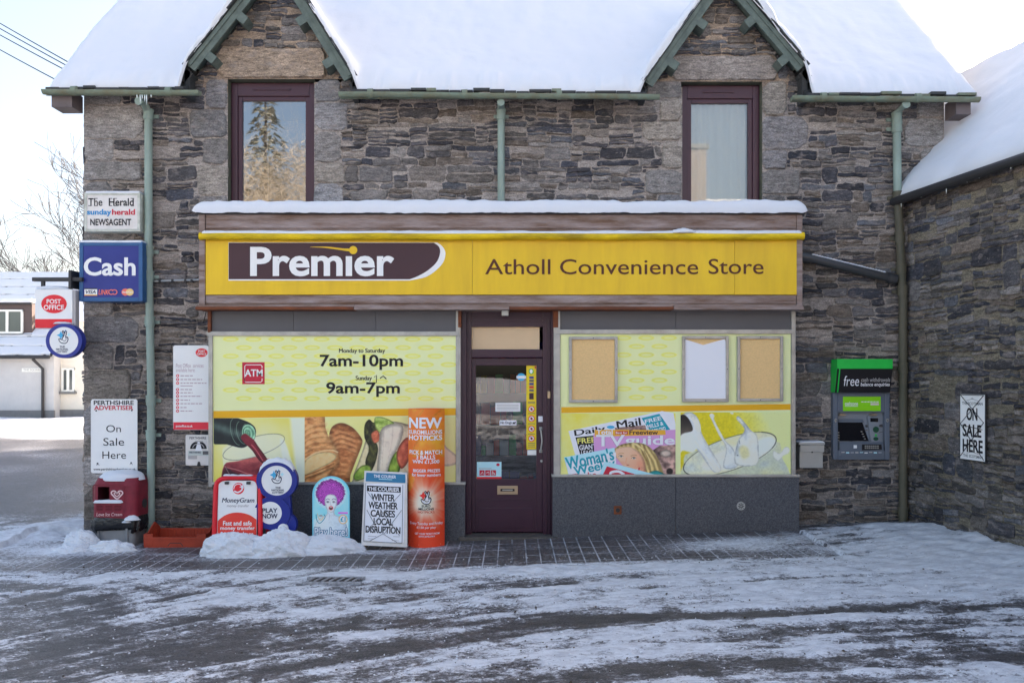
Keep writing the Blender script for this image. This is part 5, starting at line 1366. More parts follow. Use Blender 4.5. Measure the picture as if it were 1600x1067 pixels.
# ------------------------------------------------------------------ signs on the wall
def star(cx, cy, r, k=4, q=.38, rot=0):
    o = []
    for i in range(2 * k):
        a = math.pi * i / k + math.radians(rot) - math.pi / 2; rr = r if i % 2 == 0 else r * q
        o.append((cx + rr * math.cos(a), cy + rr * math.sin(a)))
    return o
def lottery_hand(mb, cv, cx, cy, s, l, starm, outline, fill):
    """crossed fingers over a star"""
    mb.poly(cv, star(cx - 6 * s, cy - 3 * s, 8.5 * s, 4, .45, 0), l, starm); mb.poly(cv, star(cx + 3 * s, cy - 10 * s, 4.5 * s, 4, .4), l, starm); mb.poly(cv, star(cx + 10 * s, cy - 4 * s, 4.5 * s, 4, .4), l, mLBLUE if starm is mCYAN else mPEACH)
    pts = [(-3, 13), (-8, 10), (-10, 5), (-8, 4), (-5, 6), (-3, 4), (-1, -4), (-3, -10), (-1, -11.5), (1, -7), (3, -11), (5, -10.5), (5, -5), (3.5, 0), (7, 1), (8.5, 4), (7.5, 9), (4, 13)]
    p = [(cx + a * s, cy + b * s) for a, b in pts]
    mb.poly(cv, p, l + .0006, fill, 4); mb.stroke(cv, p, 1.7 * s, l + .0012, outline, 4, True)
    mb.stroke(cv, [(cx - 1 * s, cy + 1 * s), (cx + 3 * s, cy - 8 * s)], 1.2 * s, l + .0014, outline)
    mb.stroke(cv, ell(cx + 1 * s, cy + 5 * s, 4 * s, 3.4 * s, 10, 20, 160), 1.2 * s, l + .0014, outline)
    mb.stroke(cv, ell(cx + 5 * s, cy + 2.6 * s, 1.6 * s, 1.4 * s, 10), 1.0 * s, l + .0014, outline, 0, True)

def box_sign(name, label, x0, x1, y0, y1, dep, frame, face, fw, snow=True, inset=3):
    yf = -.03 - dep; C = FC(yf)
    t = thing(name, label, 'sign', tuple(W((x0 + x1) / 2, y1, -.03)))
    X0, X1, Z0, Z1 = WX(x0, yf), WX(x1, yf), WZ(y1, yf), WZ(y0, yf)
    mb = MB(); mb.box(X0, X1, yf + .012, -.012, Z0, Z1, frame, .008)
    for a in ((X0, X0 + fw, Z0, Z1), (X1 - fw, X1, Z0, Z1)): mb.box(a[0], a[1], yf - .006, yf + .0125, a[2], a[3], frame, .006)
    mb.box(X0 + fw, X1 - fw, yf - .005, yf + .0125, Z0, Z0 + fw, frame, .006); mb.box(X0 + fw, X1 - fw, yf - .005, yf + .0125, Z1 - fw, Z1, frame, .006)
    mb.build('case', t)
    mb = MB(); mb.box(X0 + fw, X1 - fw, yf + .002, yf + .0118, Z0 + fw, Z1 - fw, face); mb.build('face', t)
    if snow: snow_strip('snow', t, X0, X1, yf, -.03, Z1 - .004, .022, 91 + int(x0), .008, .0)
    return t, C
t, C = box_sign('newsagent_sign', 'white metal framed box sign with newspaper titles and the word newsagent on the wall corner', 132, 219, 301, 362, .14, M('white_metal_frame', (176, 180, 186), .4, .4, noise=(12, .6), second=(110, 112, 104)), mWHITED, .03)
mb = MB()
def serif(mb, C, t_, u0, v0, u1, v1, l, mat, b): mb.text(C, t_, u0, v0, u1, v1, l, mat, b)
mb.text(C, 'The', 138, 310, 160, 322, .001, mBLACK, .01); mb.text(C, 'Herald', 170, 310, 209, 322, .001, mBLACK, .02)
for x in (138.6, 148, 170.8, 178.2, 205):                     # serifs
    for y in (310.3, 321.7): mb.rect(C, x - .6, y - .45, x + 4.6, y + .45, .0012, mBLACK)
mb.text(C, 'sunday', 136, 327, 174, 338.5, .001, M('mid_blue_print', (36, 120, 186), .45, .3), .05); mb.text(C, 'herald', 175, 327, 211, 336, .001, mCRIM, .05)
mb.text(C, 'NEWSAGENT', 141, 342, 205, 352.5, .001, mBLACK, .03); mb.build('lettering', t)
t, C = box_sign('cash_sign', 'square blue box sign reading cash with card logos on the wall corner', 124, 223, 378, 471, .20, M('blue_metal_case', (34, 78, 134), .4, .4, noise=(6, .4)), M('royal_blue_face', (20, 32, 118), .3, .4, noise=(3, .5), second=(36, 46, 132)), .045)
mb = MB(); mb.text(C, 'Cash', 131, 402, 212, 431, .002, mWHITE, .045)
mb.rect(C, 132, 450, 152, 462, .002, mWHITE); mb.text(C, 'VISA', 134, 453.5, 150, 459, .003, mNAVY, .02, .2); mb.rect(C, 132, 450, 152, 452, .0025, mNAVY); mb.rect(C, 132, 460.5, 152, 462, .0025, M('amber_print', (220, 160, 40), .4, .3))
mb.text(C, 'LINK', 154, 452.5, 170, 460.5, .002, M('salmon_print', (206, 104, 96), .4, .3), .03, .2)
for k in range(2): mb.stroke(C, ell(174 + k * 5, 456.5, 4, 3.6, 14, 30 + 180 * k, 300 + 180 * k), 1.5, .003, M('salmon_print', (206, 104, 96)))
mb.poly(C, ell(196, 456.5, 6, 5.6, 22), .002, M('salmon_print', (206, 104, 96))); mb.poly(C, ell(203, 456.5, 6, 5.6, 22), .0026, M('sand_print', (218, 186, 130), .4, .3)); mb.text(C, 'MasterCard', 191.5, 455, 207.5, 458, .0034, mWHITE, .02)
mb.build('lettering', t)

# hanging post office sign on its bracket
yh = -.30; C = FC(yh)
t = thing('hanging_sign', 'white hanging sign with red oval and red foot on a black wall bracket', 'sign', tuple(W(85, 513, yh)))
mb = MB(); zbar = WZ(436, yh); xb0, xb1 = WX(48, yh), WX(133, -.05)
mb.box(xb0, xb1 + .08, yh + .02, yh + .07, zbar - .022, zbar + .022, mIRON, .006)
mb.box(WX(64, yh) - .018, WX(64, yh) + .018, yh + .03, yh + .06, WZ(452, yh), zbar - .0225, mIRON); mb.box(WX(107, yh) - .018, WX(107, yh) + .018, yh + .03, yh + .06, WZ(452, yh), zbar - .0225, mIRON)
mb.box(XL - .02, XL + .012, yh + .0, .2, zbar - .10, zbar + .10, mIRON, .004); mb.build('bracket', t)
mb = MB(); mb.box(WX(54.5, yh), WX(113, yh), yh, yh + .095, WZ(513, yh), WZ(452, yh), mWHITE, .008); mb.box(WX(113, yh) + .0005, WX(117.5, yh), yh + .008, yh + .09, WZ(512, yh), WZ(453, yh), mGREY, .004); mb.build('case', t)
mb = MB(); mb.rect(C, 55, 498.5, 112.6, 512.6, .0015, mRED); mb.poly(C, ell(84.5, 475, 20, 14.5, 40), .0015, mRED)
mb.text(C, 'POST', 73, 467.5, 95.5, 474.5, .0025, mWHITE, .02); mb.text(C, 'OFFICE', 68.5, 476.5, 100, 484, .0025, mWHITE, .02); mb.build('lettering', t)
mb = MB(); mb.blob(W(84, 452.5, yh + .045), .20, .05, .042, mSNOW, 3, 24, 8, .2); mb.build('snow', t, smooth=True)

# projecting round lottery sign
yl = -.36; C = FC(yl)
t = thing('round_sign', 'round blue rimmed sign with crossed fingers logo projecting from the wall corner', 'sign', tuple(W(100, 559, yl)))
mb = MB(); mb.slab(C, ell(100, 532.5, 28.5, 27, 56), -.085, 0, mBLUE); mb.ring(C, ell(100, 532.5, 28.3, 26.8, 56), ell(100, 532.5, 22.5, 21.5, 56), .004, mBLUE); mb.box(WX(124, yl), XL + .02, yl + .02, yl + .07, WZ(540, yl), WZ(528, yl), mBLUE); mb.box(XL - .012, XL + .004, yl, .12, WZ(548, yl), WZ(520, yl), mIRON); mb.build('case', t)
mb = MB(); mb.poly(C, ell(100, 532.5, 22.5, 21.5, 48), .002, mWHITE); mb.build('face', t)
mb = MB(); lottery_hand(mb, C, 100, 526, .78, .003, mCYAN, mNAVY, mWHITE)
for k, tx in enumerate(('THE', 'NATIONAL', 'LOTTERY')): w = (4.2, 9.6, 8.4)[k]; mb.text(C, tx, 97.5 - w, 540.2 + k * 3.9, 97.5 + w, 543.2 + k * 3.9, .004, mNAVY, .04)
mb.build('lettering', t)
mb = MB(); mb.blob(W(98, 506, yl + .04), .10, .045, .022, mSNOW, 8, 20, 6, .25); mb.build('snow', t, smooth=True)

def plate(name, label, x0, x1, y0, y1, mat, Y=-.045, r=2.5, cat='sign', quad=None):
    C = FC(Y)
    t = thing(name, label, cat, tuple(W((x0 + x1) / 2, y1, Y)))
    pts = quad or ([(x0 + r, y0), (x1 - r, y0), (x1, y0 + r), (x1, y1 - r), (x1 - r, y1), (x0 + r, y1), (x0, y1 - r), (x0, y0 + r)])
    mb = MB(); mb.slab(C, pts, -.012, 0, mat); mb.build('plate', t)
    return t, C
t, C = plate('advertiser_sign', 'white newspaper plate reading on sale here above the red litter bin', 142, 214.5, 623.5, 739, mWHITE)
mb = MB()
mb.text(C, 'PERTHSHIRE', 146.5, 625.5, 209, 632.5, .001, mBLACK, .045); mb.text(C, 'ADVERTISER', 147, 633.5, 208.5, 640.5, .001, mCRIM, .045)
mb.text(C, 'On', 166, 664, 189, 675, .001, mBLACK, .0); mb.text(C, 'Sale', 161.5, 684, 194, 696, .001, mBLACK, .0); mb.text(C, 'Here', 160, 705, 197, 716.5, .001, mBLACK, .0)
mb.text(C, 'www.perthshireadvertiser.co.uk', 146, 731, 212, 735.5, .001, mBLACK, .02)
mb.build('lettering', t)
mb = MB()
for p in ((150.5, 641.5), (206, 641), (152.5, 724), (205, 723)): mb.slab(C, ell(*p, 1.2, 1.4, 10), .001, .004, mIRON)
mb.stroke(C, [(151, 727), (153, 722.5), (155, 727)], .8, .001, mDGREY); mb.stroke(C, [(203, 726), (205, 722), (207, 726)], .8, .001, mDGREY)
mb.build('screw', t)

t, C = plate('services_board', 'tall white board listing services with a red foot between downpipe and shop window', 270.5, 326, 539.5, 671.5, mWHITE, -.05)
mb = MB(); mb.rect(C, 271, 659.5, 326, 671, .001, M('post_red_print', (198, 40, 62), .4, .35)); mb.text(C, 'postoffice.co.uk', 275, 663.5, 301, 668.3, .002, mWHITE, .02)
mb.poly(C, ell(315, 551, 9.4, 6.8, 30), .001, mRED); mb.text(C, 'POST', 310, 547, 320.5, 550.3, .002, mWHITE, .02); mb.text(C, 'OFFICE', 307.7, 551.5, 322.5, 554.7, .002, mWHITE, .02)
mlil = M('lilac_print', (160, 140, 158), .5, .3)
mb.text(C, 'Post Office  services', 275, 568, 318, 574.3, .001, mlil, .0); mb.text(C, 'available here:', 275, 575, 305, 581, .001, mlil, .0)
ys_ = (587, 592.8, 598.5, 608.5, 613.5, 619, 625, 630.5, 636.5, 642)
for k, y in enumerate(ys_):
    mb.poly(C, ell(277.5, y, 2.5, 2.3, 14), .001, mRED); mb.poly(C, ell(277.5, y, 1.2, 1.0, 10), .002, mPAPER)
    ln = (20, 34, 42, 18, 19, 33, 15, 34, 10, 20)[k]; x = 282
    while x < 282 + ln:
        w = R.uniform(3, 6.5); mb.rect(C, x, y - .7, min(x + w, 282 + ln), y + .7, .001, mlil); x += w + 1.3
mb.rect(C, 282, 602.3, 301, 603.5, .001, mlil); mb.build('lettering', t)

t, C = plate('small_notice', 'small white notice with a black dome picture and clip under the services board', 290, 327, 679, 727, mWHITED, -.045, 1.5)
mb = MB(); mb.text(C, 'PERTHSHIRE', 296, 682, 322, 686, .001, mDGREY, .03)
mb.poly(C, ell(310, 701, 13, 12, 24, 180, 360), .001, mBLACK); mb.poly(C, [(309, 690), (312, 690), (316, 704), (305, 704)], .0015, mPAPER); mb.rect(C, 305, 688.5, 317, 690.5, .0012, mGREY); mb.stroke(C, ell(310, 701, 9, 8, 14, 190, 350), 1.2, .002, mGREY)
mb.rect(C, 294, 704, 326, 711.5, .002, M('pale_print', (168, 176, 186), .5, .3)); mb.text(C, 'PERTHSHIRE', 296, 705, 314, 708, .003, mNAVY, .04); mb.rect(C, 317, 704.5, 326, 710, .003, mDGREY); mb.rect(C, 294, 711.5, 308, 717, .0015, mGREY)
mb.build('print', t)
mb = MB(); mb.slab(C, [(308, 728), (309.5, 721), (312.5, 721), (314, 728)], .002, .008, mIRON); mb.build('clip', t)

t, C = plate('wall_notice', 'white notice with black capitals half hidden behind the litter bin', 200, 229.5, 777, 853, mWHITED, -.052, .5, quad=[(196, 777), (229.5, 777), (229, 853), (198, 853)])
mb = MB(); 
for tx, x0, x1, y0 in (('LL', 211.5, 226, 784), ('FS', 212, 226.5, 800.5), ('ED', 214.5, 229, 818), ('ER', 211, 225, 834)): mb.text(C, tx, x0, y0, x1, y0 + 9.5, .001, mBLACK, .02)
mb.build('lettering', t)

# sign on the right hand wall
def ray_r(px, py):                                  # where the line of sight meets that wall
    d = Vector(((px - CX) / F, 1, -(py - CY) / F)); o_ = Vector((0, -D, H)); n_ = -nn
    k = (CO + n_ * .045 - o_).dot(n_) / d.dot(n_); return o_ + d * k
a, b, c, d_ = ray_r(1499.5, 614.5), ray_r(1540, 616), ray_r(1502, 717), ray_r(1541, 722.5)
ln = (b - a); ua = (a - CO).dot(u); ub = (b - CO).dot(u); zt2 = (a.z + b.z) / 2; zb2 = (c.z + d_.z) / 2
cs = Canvas(CO + u * ua - nn * .045 + Vector((0, 0, zt2)), u * ((ub - ua) / 40), (0, 0, (zb2 - zt2) / 105), -nn)
t = thing('on_sale_sign', 'narrow white plate reading on sale here with crossed string on the right side wall', 'sign', tuple(cs(20, 105)))
mb = MB(); mb.slab(cs, [(0, 0), (40, 0), (40, 105), (0, 105)], -.012, 0, mIRON); mb.rect(cs, 1, 1, 39, 104, .001, mWHITE); mb.build('plate', t)
mb = MB()
for tx, y, x0, x1 in (('ON', 22, 11, 28), ('SALE', 48, 5, 34), ('HERE', 72, 5, 36)): mb.text(cs, tx, x0, y, x1, y + 20, .002, mBLACK, .05)
mb.text(cs, 'THE SCOTSMAN', 4, 13, 36, 17.5, .002, mDGREY, .02); mb.text(cs, 'THE SCOTSMAN', 6, 96, 36, 100.5, .002, mDGREY, .02)
for y in (9, 92):
    mb.stroke(cs, spline([(11, y + 2), (17, y), (20, y - 2), (23, y), (30, y + 2)], 4, False), 1.0, .002, mGREY); mb.poly(cs, star(20, y - 1.5, 2.4, 5), .0022, mGREY)
mb.build('lettering', t)
mb = MB()
for pts in ([(2, 2), (38, 44), (2, 100)], [(38, 2), (2, 48), (38, 102)], [(2, 2), (38, 2)], [(3, 50), (36, 55)]):
    mb.tube([cs(*p, .008) for p in pts], .0035, mBLACK, 6)
mb.build('string', t)

# ------------------------------------------------------------------ cash machine and letter box
ya = -.075; A = FC(ya)
t = thing('cash_machine', 'grey through wall cash machine under a green and black canopy sign', 'cash machine', tuple(W(1346, 718, ya)))
X = lambda p: WX(p, ya); Zp = lambda p: WZ(p, ya)
mb = MB(); bx = [(1302.5, 1390.5, 613, 625)]
mb.box(X(1302), X(1309.5), ya, -.0, Zp(718), Zp(613), mATM, .012); mb.box(X(1382.5), X(1390.5), ya, -.0, Zp(718), Zp(613), mATM, .012)
mb.box(X(1309.5), X(1382.5), ya + .001, 0, Zp(644), Zp(613), mATM, .006); mb.box(X(1309.5), X(1382.5), ya + .001, 0, Zp(718), Zp(703), mATM, .006); mb.build('housing', t)
mb = MB(); mb.box(X(1309.5), X(1382.5), ya + .055, -.002, Zp(703), Zp(644), mATM2); 
mb.slab(A, [(1357, 651), (1374, 651), (1376, 690), (1362, 690)], -.06, -.02, mATM2); mb.build('recess', t)
mb = MB(); mb.slab(A, [(1312, 660), (1350, 660), (1360, 689), (1312, 689)], -.056, -.045, mSCREEN); mb.slab(A, [(1312, 655), (1350, 655), (1352, 660), (1312, 660)], -.056, -.035, mATM)
for k in range(4): mb.slab(A, ell(1348.5 + k * 1.7, 674.5 + k * 3.8, 1.4, .9, 8), -.045, -.037, mALU); mb.slab(A, ell(1312.5, 676 + k * 4, 1.2, .9, 8), -.045, -.037, mALU)
mb.build('screen', t)
mb = MB(); mb.slab(A, [(1312, 690), (1379, 690), (1381, 712), (1312, 712)], -.055, .012, mATM, side=mATM2); mb.slab(A, [(1346, 694), (1376, 694), (1377, 702), (1346, 703)], .013, .02, mBLACK)
for k in range(7):
    for q in range(2): mb.slab(A, [(1350 + k * 3.2, 695.5 + q * 3), (1352.2 + k * 3.2, 695.5 + q * 3), (1352.2 + k * 3.2, 697.5 + q * 3), (1350 + k * 3.2, 697.5 + q * 3)], .02, .026, mALU)
mb.slab(A, [(1333, 695), (1338, 695), (1338, 700), (1333, 700)], .013, .016, mWHITE)
for k in range(9): mb.rect(A, 1314 + k * 7.2, 705.5 + (k % 3) * .5, 1319 + k * 7.2, 707 + (k % 2) * .8, .0135, (mGREY, mLBLUE, mWHITE)[k % 3])
mb.build('keypad_shelf', t)
mb = MB(); mb.slab(A, [(1361, 653), (1373, 653), (1373, 659), (1361, 659)], -.02, -.015, mSCREEN); mb.build('receipt_slot', t)
mb = MB(); mb.slab(A, ell(1369.5, 671, 4.6, 4.8, 20), -.02, -.012, M('dark_green_plastic', (22, 64, 52), .4, .3)); mb.slab(A, ell(1369.5, 680, 1.4, 2, 10), -.02, -.012, mATMG); mb.slab(A, ell(1369.5, 685.5, 4, 2.8, 14), -.02, -.014, M('dark_green_plastic', (22, 64, 52)))
mb.build('card_slot', t)
mb = MB(); mb.rect(A, 1317, 619.5, 1376, 642, .002, mLIME); mb.text(A, 'cashzone', 1320, 627.5, 1340.5, 633, .003, mWHITE, .03); mb.rect(A, 1320, 634, 1340.5, 634.9, .003, mWHITE)
for k in range(6): mb.rect(A, 1345.5 + k * 4.7, 627, 1349.2 + k * 4.7, 628.4, .003, mWHITE)
mb.rect(A, 1360, 629.5, 1373, 633, .003, M('pinkish_grey_print', (190, 180, 186), .5, .3)); mb.build('green_panel', t)
mb = MB()
for px in (1317, 1366): mb = MB(); mb.slab(A, ell(px, 648, 5.5, 1.3, 14), -.05, -.004, mBRASS); mb.build('lamp', t)
for px in (1305.5, 1386): mb = MB(); mb.slab(A, ell(px, 656.5, 2.1, 2.8, 12), .002, .012, mALU); mb.slab(A, ell(px + .4, 656.8, .8, 1.1, 8), .012, .014, mIRON); mb.build('lock', t)
mb = MB(); yc = -.28; z1, z0 = WZ(561, -.2), WZ(613, ya)   # sloping canopy sign
cx0, cx1 = X(1301.5), X(1387)
prof = [(ya - .002, z0 + .002), (ya - .06, z0 + .002), (-.20, WZ(576, -.20)), (-.20, z1), (-.01, z1), (-.01, z0 + .002)]
mb.add([(cx0, y, z) for y, z in prof] + [(cx1, y, z) for y, z in prof], [[0, 1, 2, 3, 4, 5][::-1], [6, 7, 8, 9, 10, 11]], mATMG)
mb.add([(cx0, *prof[1]), (cx1, *prof[1]), (cx1, *prof[2]), (cx0, *prof[2])], [[0, 1, 2, 3]], mBLACK)
mb.add([(cx0, *prof[0]), (cx1, *prof[0]), (cx1, *prof[1]), (cx0, *prof[1])], [[0, 1, 2, 3]], mBLACK)
mb.add([(cx0, *prof[2]), (cx1, *prof[2]), (cx1, *prof[3]), (cx0, *prof[3]), (cx1, *prof[4]), (cx0, *prof[4])], [[0, 1, 2, 3], [3, 2, 4, 5]], mATMG)
mb.build('canopy', t)
p0 = Vector((cx0, prof[2][0], prof[2][1])); p1 = Vector((cx1, prof[2][0], prof[2][1])); p2 = Vector((cx0, prof[1][0], prof[1][1]))
cq = quadcanvas(p0, p1, p2, 86, 37)
mb = MB(); mb.rect(cq, 3.0, 0, 5, 37, .001, mATMG); mb.text(cq, 'free', 12, 11, 36, 27, .0015, mPAPER, .0); mb.text(cq, 'cash withdrawals', 39, 14, 84, 20.5, .0015, mGREY, .012); mb.text(cq, 'balance enquiries', 39, 21.5, 84, 29, .0015, mPAPER, .015); mb.build('lettering', t)

yb = -.14
t = thing('letter_box', 'small grey steel letter box with flap lid on the wall beside the right window', 'letter box', tuple(W(1268, 731, yb)))
mb = MB(); mb.box(WX(1249.5, yb), WX(1286, yb), yb, -.005, WZ(731, yb), WZ(697, yb), mSTEEL, .006); mb.build('body', t)
mb = MB(); mb.box(WX(1247.5, yb), WX(1288, yb), yb - .025, -.002, WZ(694.5, yb), WZ(691, yb), mSTEEL, .004); mb.box(WX(1250, yb), WX(1287, yb), yb - .018, yb - .001, WZ(706, yb), WZ(695, yb), mSTEEL, .004); mb.build('lid', t)
mb = MB(); mb.slab(FC(yb), ell(1268, 706, 1.2, 1.2, 10), .019, .022, mIRON); mb.build('lock', t)
snow_strip('snow', t, WX(1248, yb), WX(1288, yb), yb - .02, -.02, WZ(691, yb) + .001, .014, 131, .004, 0)

# ------------------------------------------------------------------ boards standing in the snow before the left window
def ground_at(px, Y): x = WX(px, Y); return gzf(x, Y)
yA = -.78; zg = ground_at(368, yA)
t = thing('pavement_sign', 'white money transfer sign in a red tubular frame standing in snow', 'pavement sign', (WX(368, yA), yA, zg))
lean = .10
def tb(px, py): p = W(px, py, yA); h = p.z - zg; return Vector((p.x, yA + h * lean * .9, p.z))
path = [tb(333, 872), tb(334, 830), tb(334, 770)] + [tb(*q) for q in spline([(334, 765), (336, 755), (343, 749.5), (354, 747.5)], 4, False)] + [tb(384, 747)] + [tb(*q) for q in spline([(390, 747.5), (398, 751), (402, 758), (404, 768)], 4, False)] + [tb(406, 830), tb(407, 872)]
mb = MB(); mb.tube(path, .026, mREDTUBE, 12)
path2 = [Vector((p.x, p.y + .30 * (1 - (p.z - zg) / 1.0) + .03, p.z)) for p in path]; mb.tube(path2, .022, mREDTUBE, 10); mb.build('frame', t, smooth=True)
p00, p10, p01 = tb(338.5, 752), tb(401, 752), tb(338.5, 846); cb = quadcanvas(p00, p10, p01, 62.5, 94)
mb = MB(); pl = [(3, 0), (56, 0), (60, 4), (62, 94), (0, 94), (0, 4)]
mb.slab(cb, pl, -.008, .004, mWHITE); mb.build('panel', t)
mb = MB()
mb.poly(cb, ell(31.5, 12, 9, 9, 30), .006, mRED); mb.stroke(cb, spline([(25, 16), (31, 18), (37, 14), (37, 10)], 5, False), 2.2, .007, mPAPER); mb.poly(cb, [(33, 10), (38.5, 6), (40, 12)], .007, mPAPER); mb.stroke(cb, spline([(24, 13), (26, 7), (32, 5), (36, 7)], 5, False), 1.3, .007, mPAPER)
mb.text(cb, 'MoneyGram', 6, 26.5, 57, 36, .006, mNAVY, .0, .18, fat=.4); mb.text(cb, 'money transfer', 14, 36.5, 49, 42, .006, mGREY, .01, .15)
mb.poly(cb, [(0.5, 93.5)] + [(0.5, 62)] + spline([(0.5, 62), (10, 54.5), (22, 50), (36, 49.5), (50, 53), (61, 60)], 5, False)[1:] + [(61.8, 93.5)], .006, M('red_gradient_print', (196, 40, 44), .4, .35, noise=(3.0, .4), second=(212, 90, 56)))
for k, (tx, a_, b_) in enumerate((('Fast and safe', 9, 54), ('money transfer', 5, 59), ('available here', 8, 57))): mb.text(cb, tx, a_, 62 + k * 8.3, b_, 69.2 + k * 8.3, .008, mWHITE, .03)
mb.build('lettering', t)
mb = MB()
for k in range(12):
    p = tb(350 + k * 3.4, 746.5); mb.blob(p + Vector((0, 0, .016)), .034, .028, R.uniform(.008, .018), mSNOW, k, 10, 4)
for q in ((352, 755), (386, 755)): p = tb(*q); mb.box(p.x - .02, p.x + .02, p.y - .03, p.y + .01, p.z - .015, p.z + .012, mIRON, .003)
mb.build('frame_snow', t, smooth=True)

yB = -.74; Bc = FC(yB); zg = ground_at(430, yB)
t = thing('lottery_board', 'blue pavement board of stacked round discs with crossed fingers logo standing in snow', 'pavement sign', (WX(430, yB), yB, zg))
mb = MB()
mb.slab(Bc, ell(432.5, 750.5, 32, 30.5, 56), -.07, 0, mBLUE); mb.slab(Bc, ell(425, 801.5, 28.5, 26, 52), -.07, .002, mBLUE); mb.slab(Bc, ell(445, 820, 17.5, 18, 36), -.085, -.012, mBLUE)
mb.slab(Bc, [(414, 782), (452, 770), (456, 830), (414, 826)], -.08, -.014, mBLUE)
mb.ring(Bc, ell(432.5, 750.5, 31.8, 30.3, 56), ell(432.5, 750.5, 23.8, 23.3, 56), .005, mBLUE); mb.box(WX(430, yB), WX(452, yB), yB, yB + .25, zg - .05, WZ(845, yB), mBLUE, .02)
mb.build('disc_stack', t)
mb = MB(); mb.poly(Bc, ell(432.5, 750.5, 23.8, 23.3, 48), .002, mWHITE); mb.poly(Bc, ell(422.5, 801, 18, 17.5, 44), .004, mWHITE); mb.slab(Bc, ell(442.5, 825.5, 8, 7.8, 26), -.012, .012, mWHITE); mb.build('face', t)
mb = MB(); lottery_hand(mb, Bc, 433, 744, .80, .004, mCYAN, mNAVY, mWHITE)
for k, tx in enumerate(('THE', 'NATIONAL', 'LOTTERY')): w = (4.2, 10, 9)[k]; mb.text(Bc, tx, 434.5 - w, 760 + k * 3.8, 434.5 + w, 763 + k * 3.8, .005, mNAVY, .04)
mb.text(Bc, 'PLAY', 410, 793.5, 434, 800.5, .0065, mNAVY, .045); mb.text(Bc, 'NOW', 410, 802, 434, 809.5, .0065, mNAVY, .045); mb.build('lettering', t)
# snow resting on top of the disc
n_ = 26; vs = []; fs = []; m_ = 8
for i in range(n_ + 1):
    a = math.radians(205 + 125 * i / n_); e = max(0.0, math.sin(math.pi * i / n_)) ** .5
    bx_ = W(432.5 + 31 * math.cos(a), 750.5 + 29.5 * math.sin(a), yB); th = (.05 + .02 * (float(vnoise(i * .7, 0, 4)) - .5)) * e
    for j in range(m_):
        q = math.pi * j / (m_ - 1); r_ = Vector((math.cos(a), 0, -math.sin(a)))
        vs.append(bx_ + r_ * (th * math.sin(q) - .006) + Vector((0, .035 - .052 * math.cos(q), 0)))
for i in range(n_):
    for j in range(m_ - 1): k = i * m_ + j; fs.append([k, k + 1, k + m_ + 1, k + m_])
mb = MB(); mb.add(vs, fs, mSNOW); mb.build('snow', t, smooth=True)

yC = -.66; Cc = FC(yC); zg = ground_at(517, yC)
t = thing('arched_board', 'arched pale blue board with a purple haired woman standing in snow', 'pavement sign', (WX(517, yC), yC, zg))
arch = lambda i: [(488 + i, 875)] + [(488 + i, 772)] + ell(517, 772, 29 - i, 28 - i, 20, 180, 360)[1:] + [(546 - i, 875)]
mb = MB(); mb.slab(Cc, arch(0), -.03, 0, M('cyan_edge_board', (110, 190, 226), .4, .35)); mb.build('board', t)
mb = MB(); mb.poly(Cc, arch(1.6), .001, M('sky_blue_print', (96, 196, 226), .4, .35, noise=(2.2, .8), second=(190, 222, 238)))
mb.poly(Cc, [(490, 838), (490, 812), (500, 806), (517, 810), (534, 806), (544.4, 812), (544.4, 838)], .0014, M('pale_sky_print', (196, 220, 238), .4, .35))
mb.stroke(Cc, [(494, 803), (495, 812), (500, 817), (508, 808), (506, 803)], 1.2, .003, M('teal_print', (26, 140, 168)), 4); mb.stroke(Cc, [(496, 802), (498, 809), (502, 812), (506, 806)], 1.0, .003, M('sand_print', (218, 186, 130)), 4); mb.rect(Cc, 499, 804, 504, 806.5, .003, mGREY)
mb.rect(Cc, 528.5, 799.5, 543.5, 802.5, .003, M('light_purple_curl', (196, 110, 212), .5, .3)); mb.poly(Cc, ell(536, 811, 7, 7.4, 22), .003, M('sand_print', (218, 186, 130))); mb.poly(Cc, ell(536, 811, 5.6, 5.8, 22), .0034, mPAPER); mb.text(Cc, '£1', 532, 807, 540, 814.5, .0038, mTEAL, .05)
mtl = M('deep_teal_print', (34, 100, 140), .45, .3)
for k_, (ox_, oy_) in enumerate(((-.9, 0), (.9, 0), (0, -.9), (0, .9), (-.6, -.6), (.6, .6), (.6, -.6), (-.6, .6))): mb.text(Cc, 'Play here!', 491.5 + ox_, 823.5 + oy_, 542 + ox_, 841 + oy_, .0032 + k_ * .0001, mtl, .02)
mb.text(Cc, 'Play here!', 491.5, 823.5, 542, 841, .0042, mPAPER, .015)
mb.build('picture', t)
q = Pic(490, 746, 544, 838, (200, 222, 240), 4)
gl_ = q.sd(ell(516.5, 771, 25, 24.5, 40)); q.put(np.clip(.5 + gl_ / 2.0, 0, 1), (176, 214, 240))
hd_ = q.sd(ell(516.5, 770, 22.5, 21.5, 40)) + 4.5 * (q.n(.5, .5, 61, 3) - .5)
cu_ = np.sin(q.U * 2.1 + 9 * q.n(.35, .35, 62, 3)) * np.sin(q.V * 2.1 + 9 * q.n(.35, .35, 63, 3))
hc = q.grad((78, 22, 100), (206, 96, 214), .5 + .55 * cu_) * (.72 + .38 * sstep(0, 10, gl_))[..., None]
q.put(np.clip(.5 + hd_ / .9, 0, 1), hc)
q.poly([(511.5, 793), (522, 793), (523, 803), (533, 808), (541, 818), (541, 842), (492, 842), (493, 818), (501, 808), (510.5, 803)], q.grad((212, 220, 236), (170, 186, 214), (q.U - 500) / 44), 3, .9, 3, .85)
q.poly([(507.5, 779), (511, 773.5), (517, 772), (523, 773.5), (526.5, 779), (526.3, 788), (523, 796.5), (517, 800.5), (511.5, 796.5), (508, 788)], q.grad((228, 230, 242), (182, 192, 218), np.abs(q.U - 515) / 14), 4, .8, 3, .8)
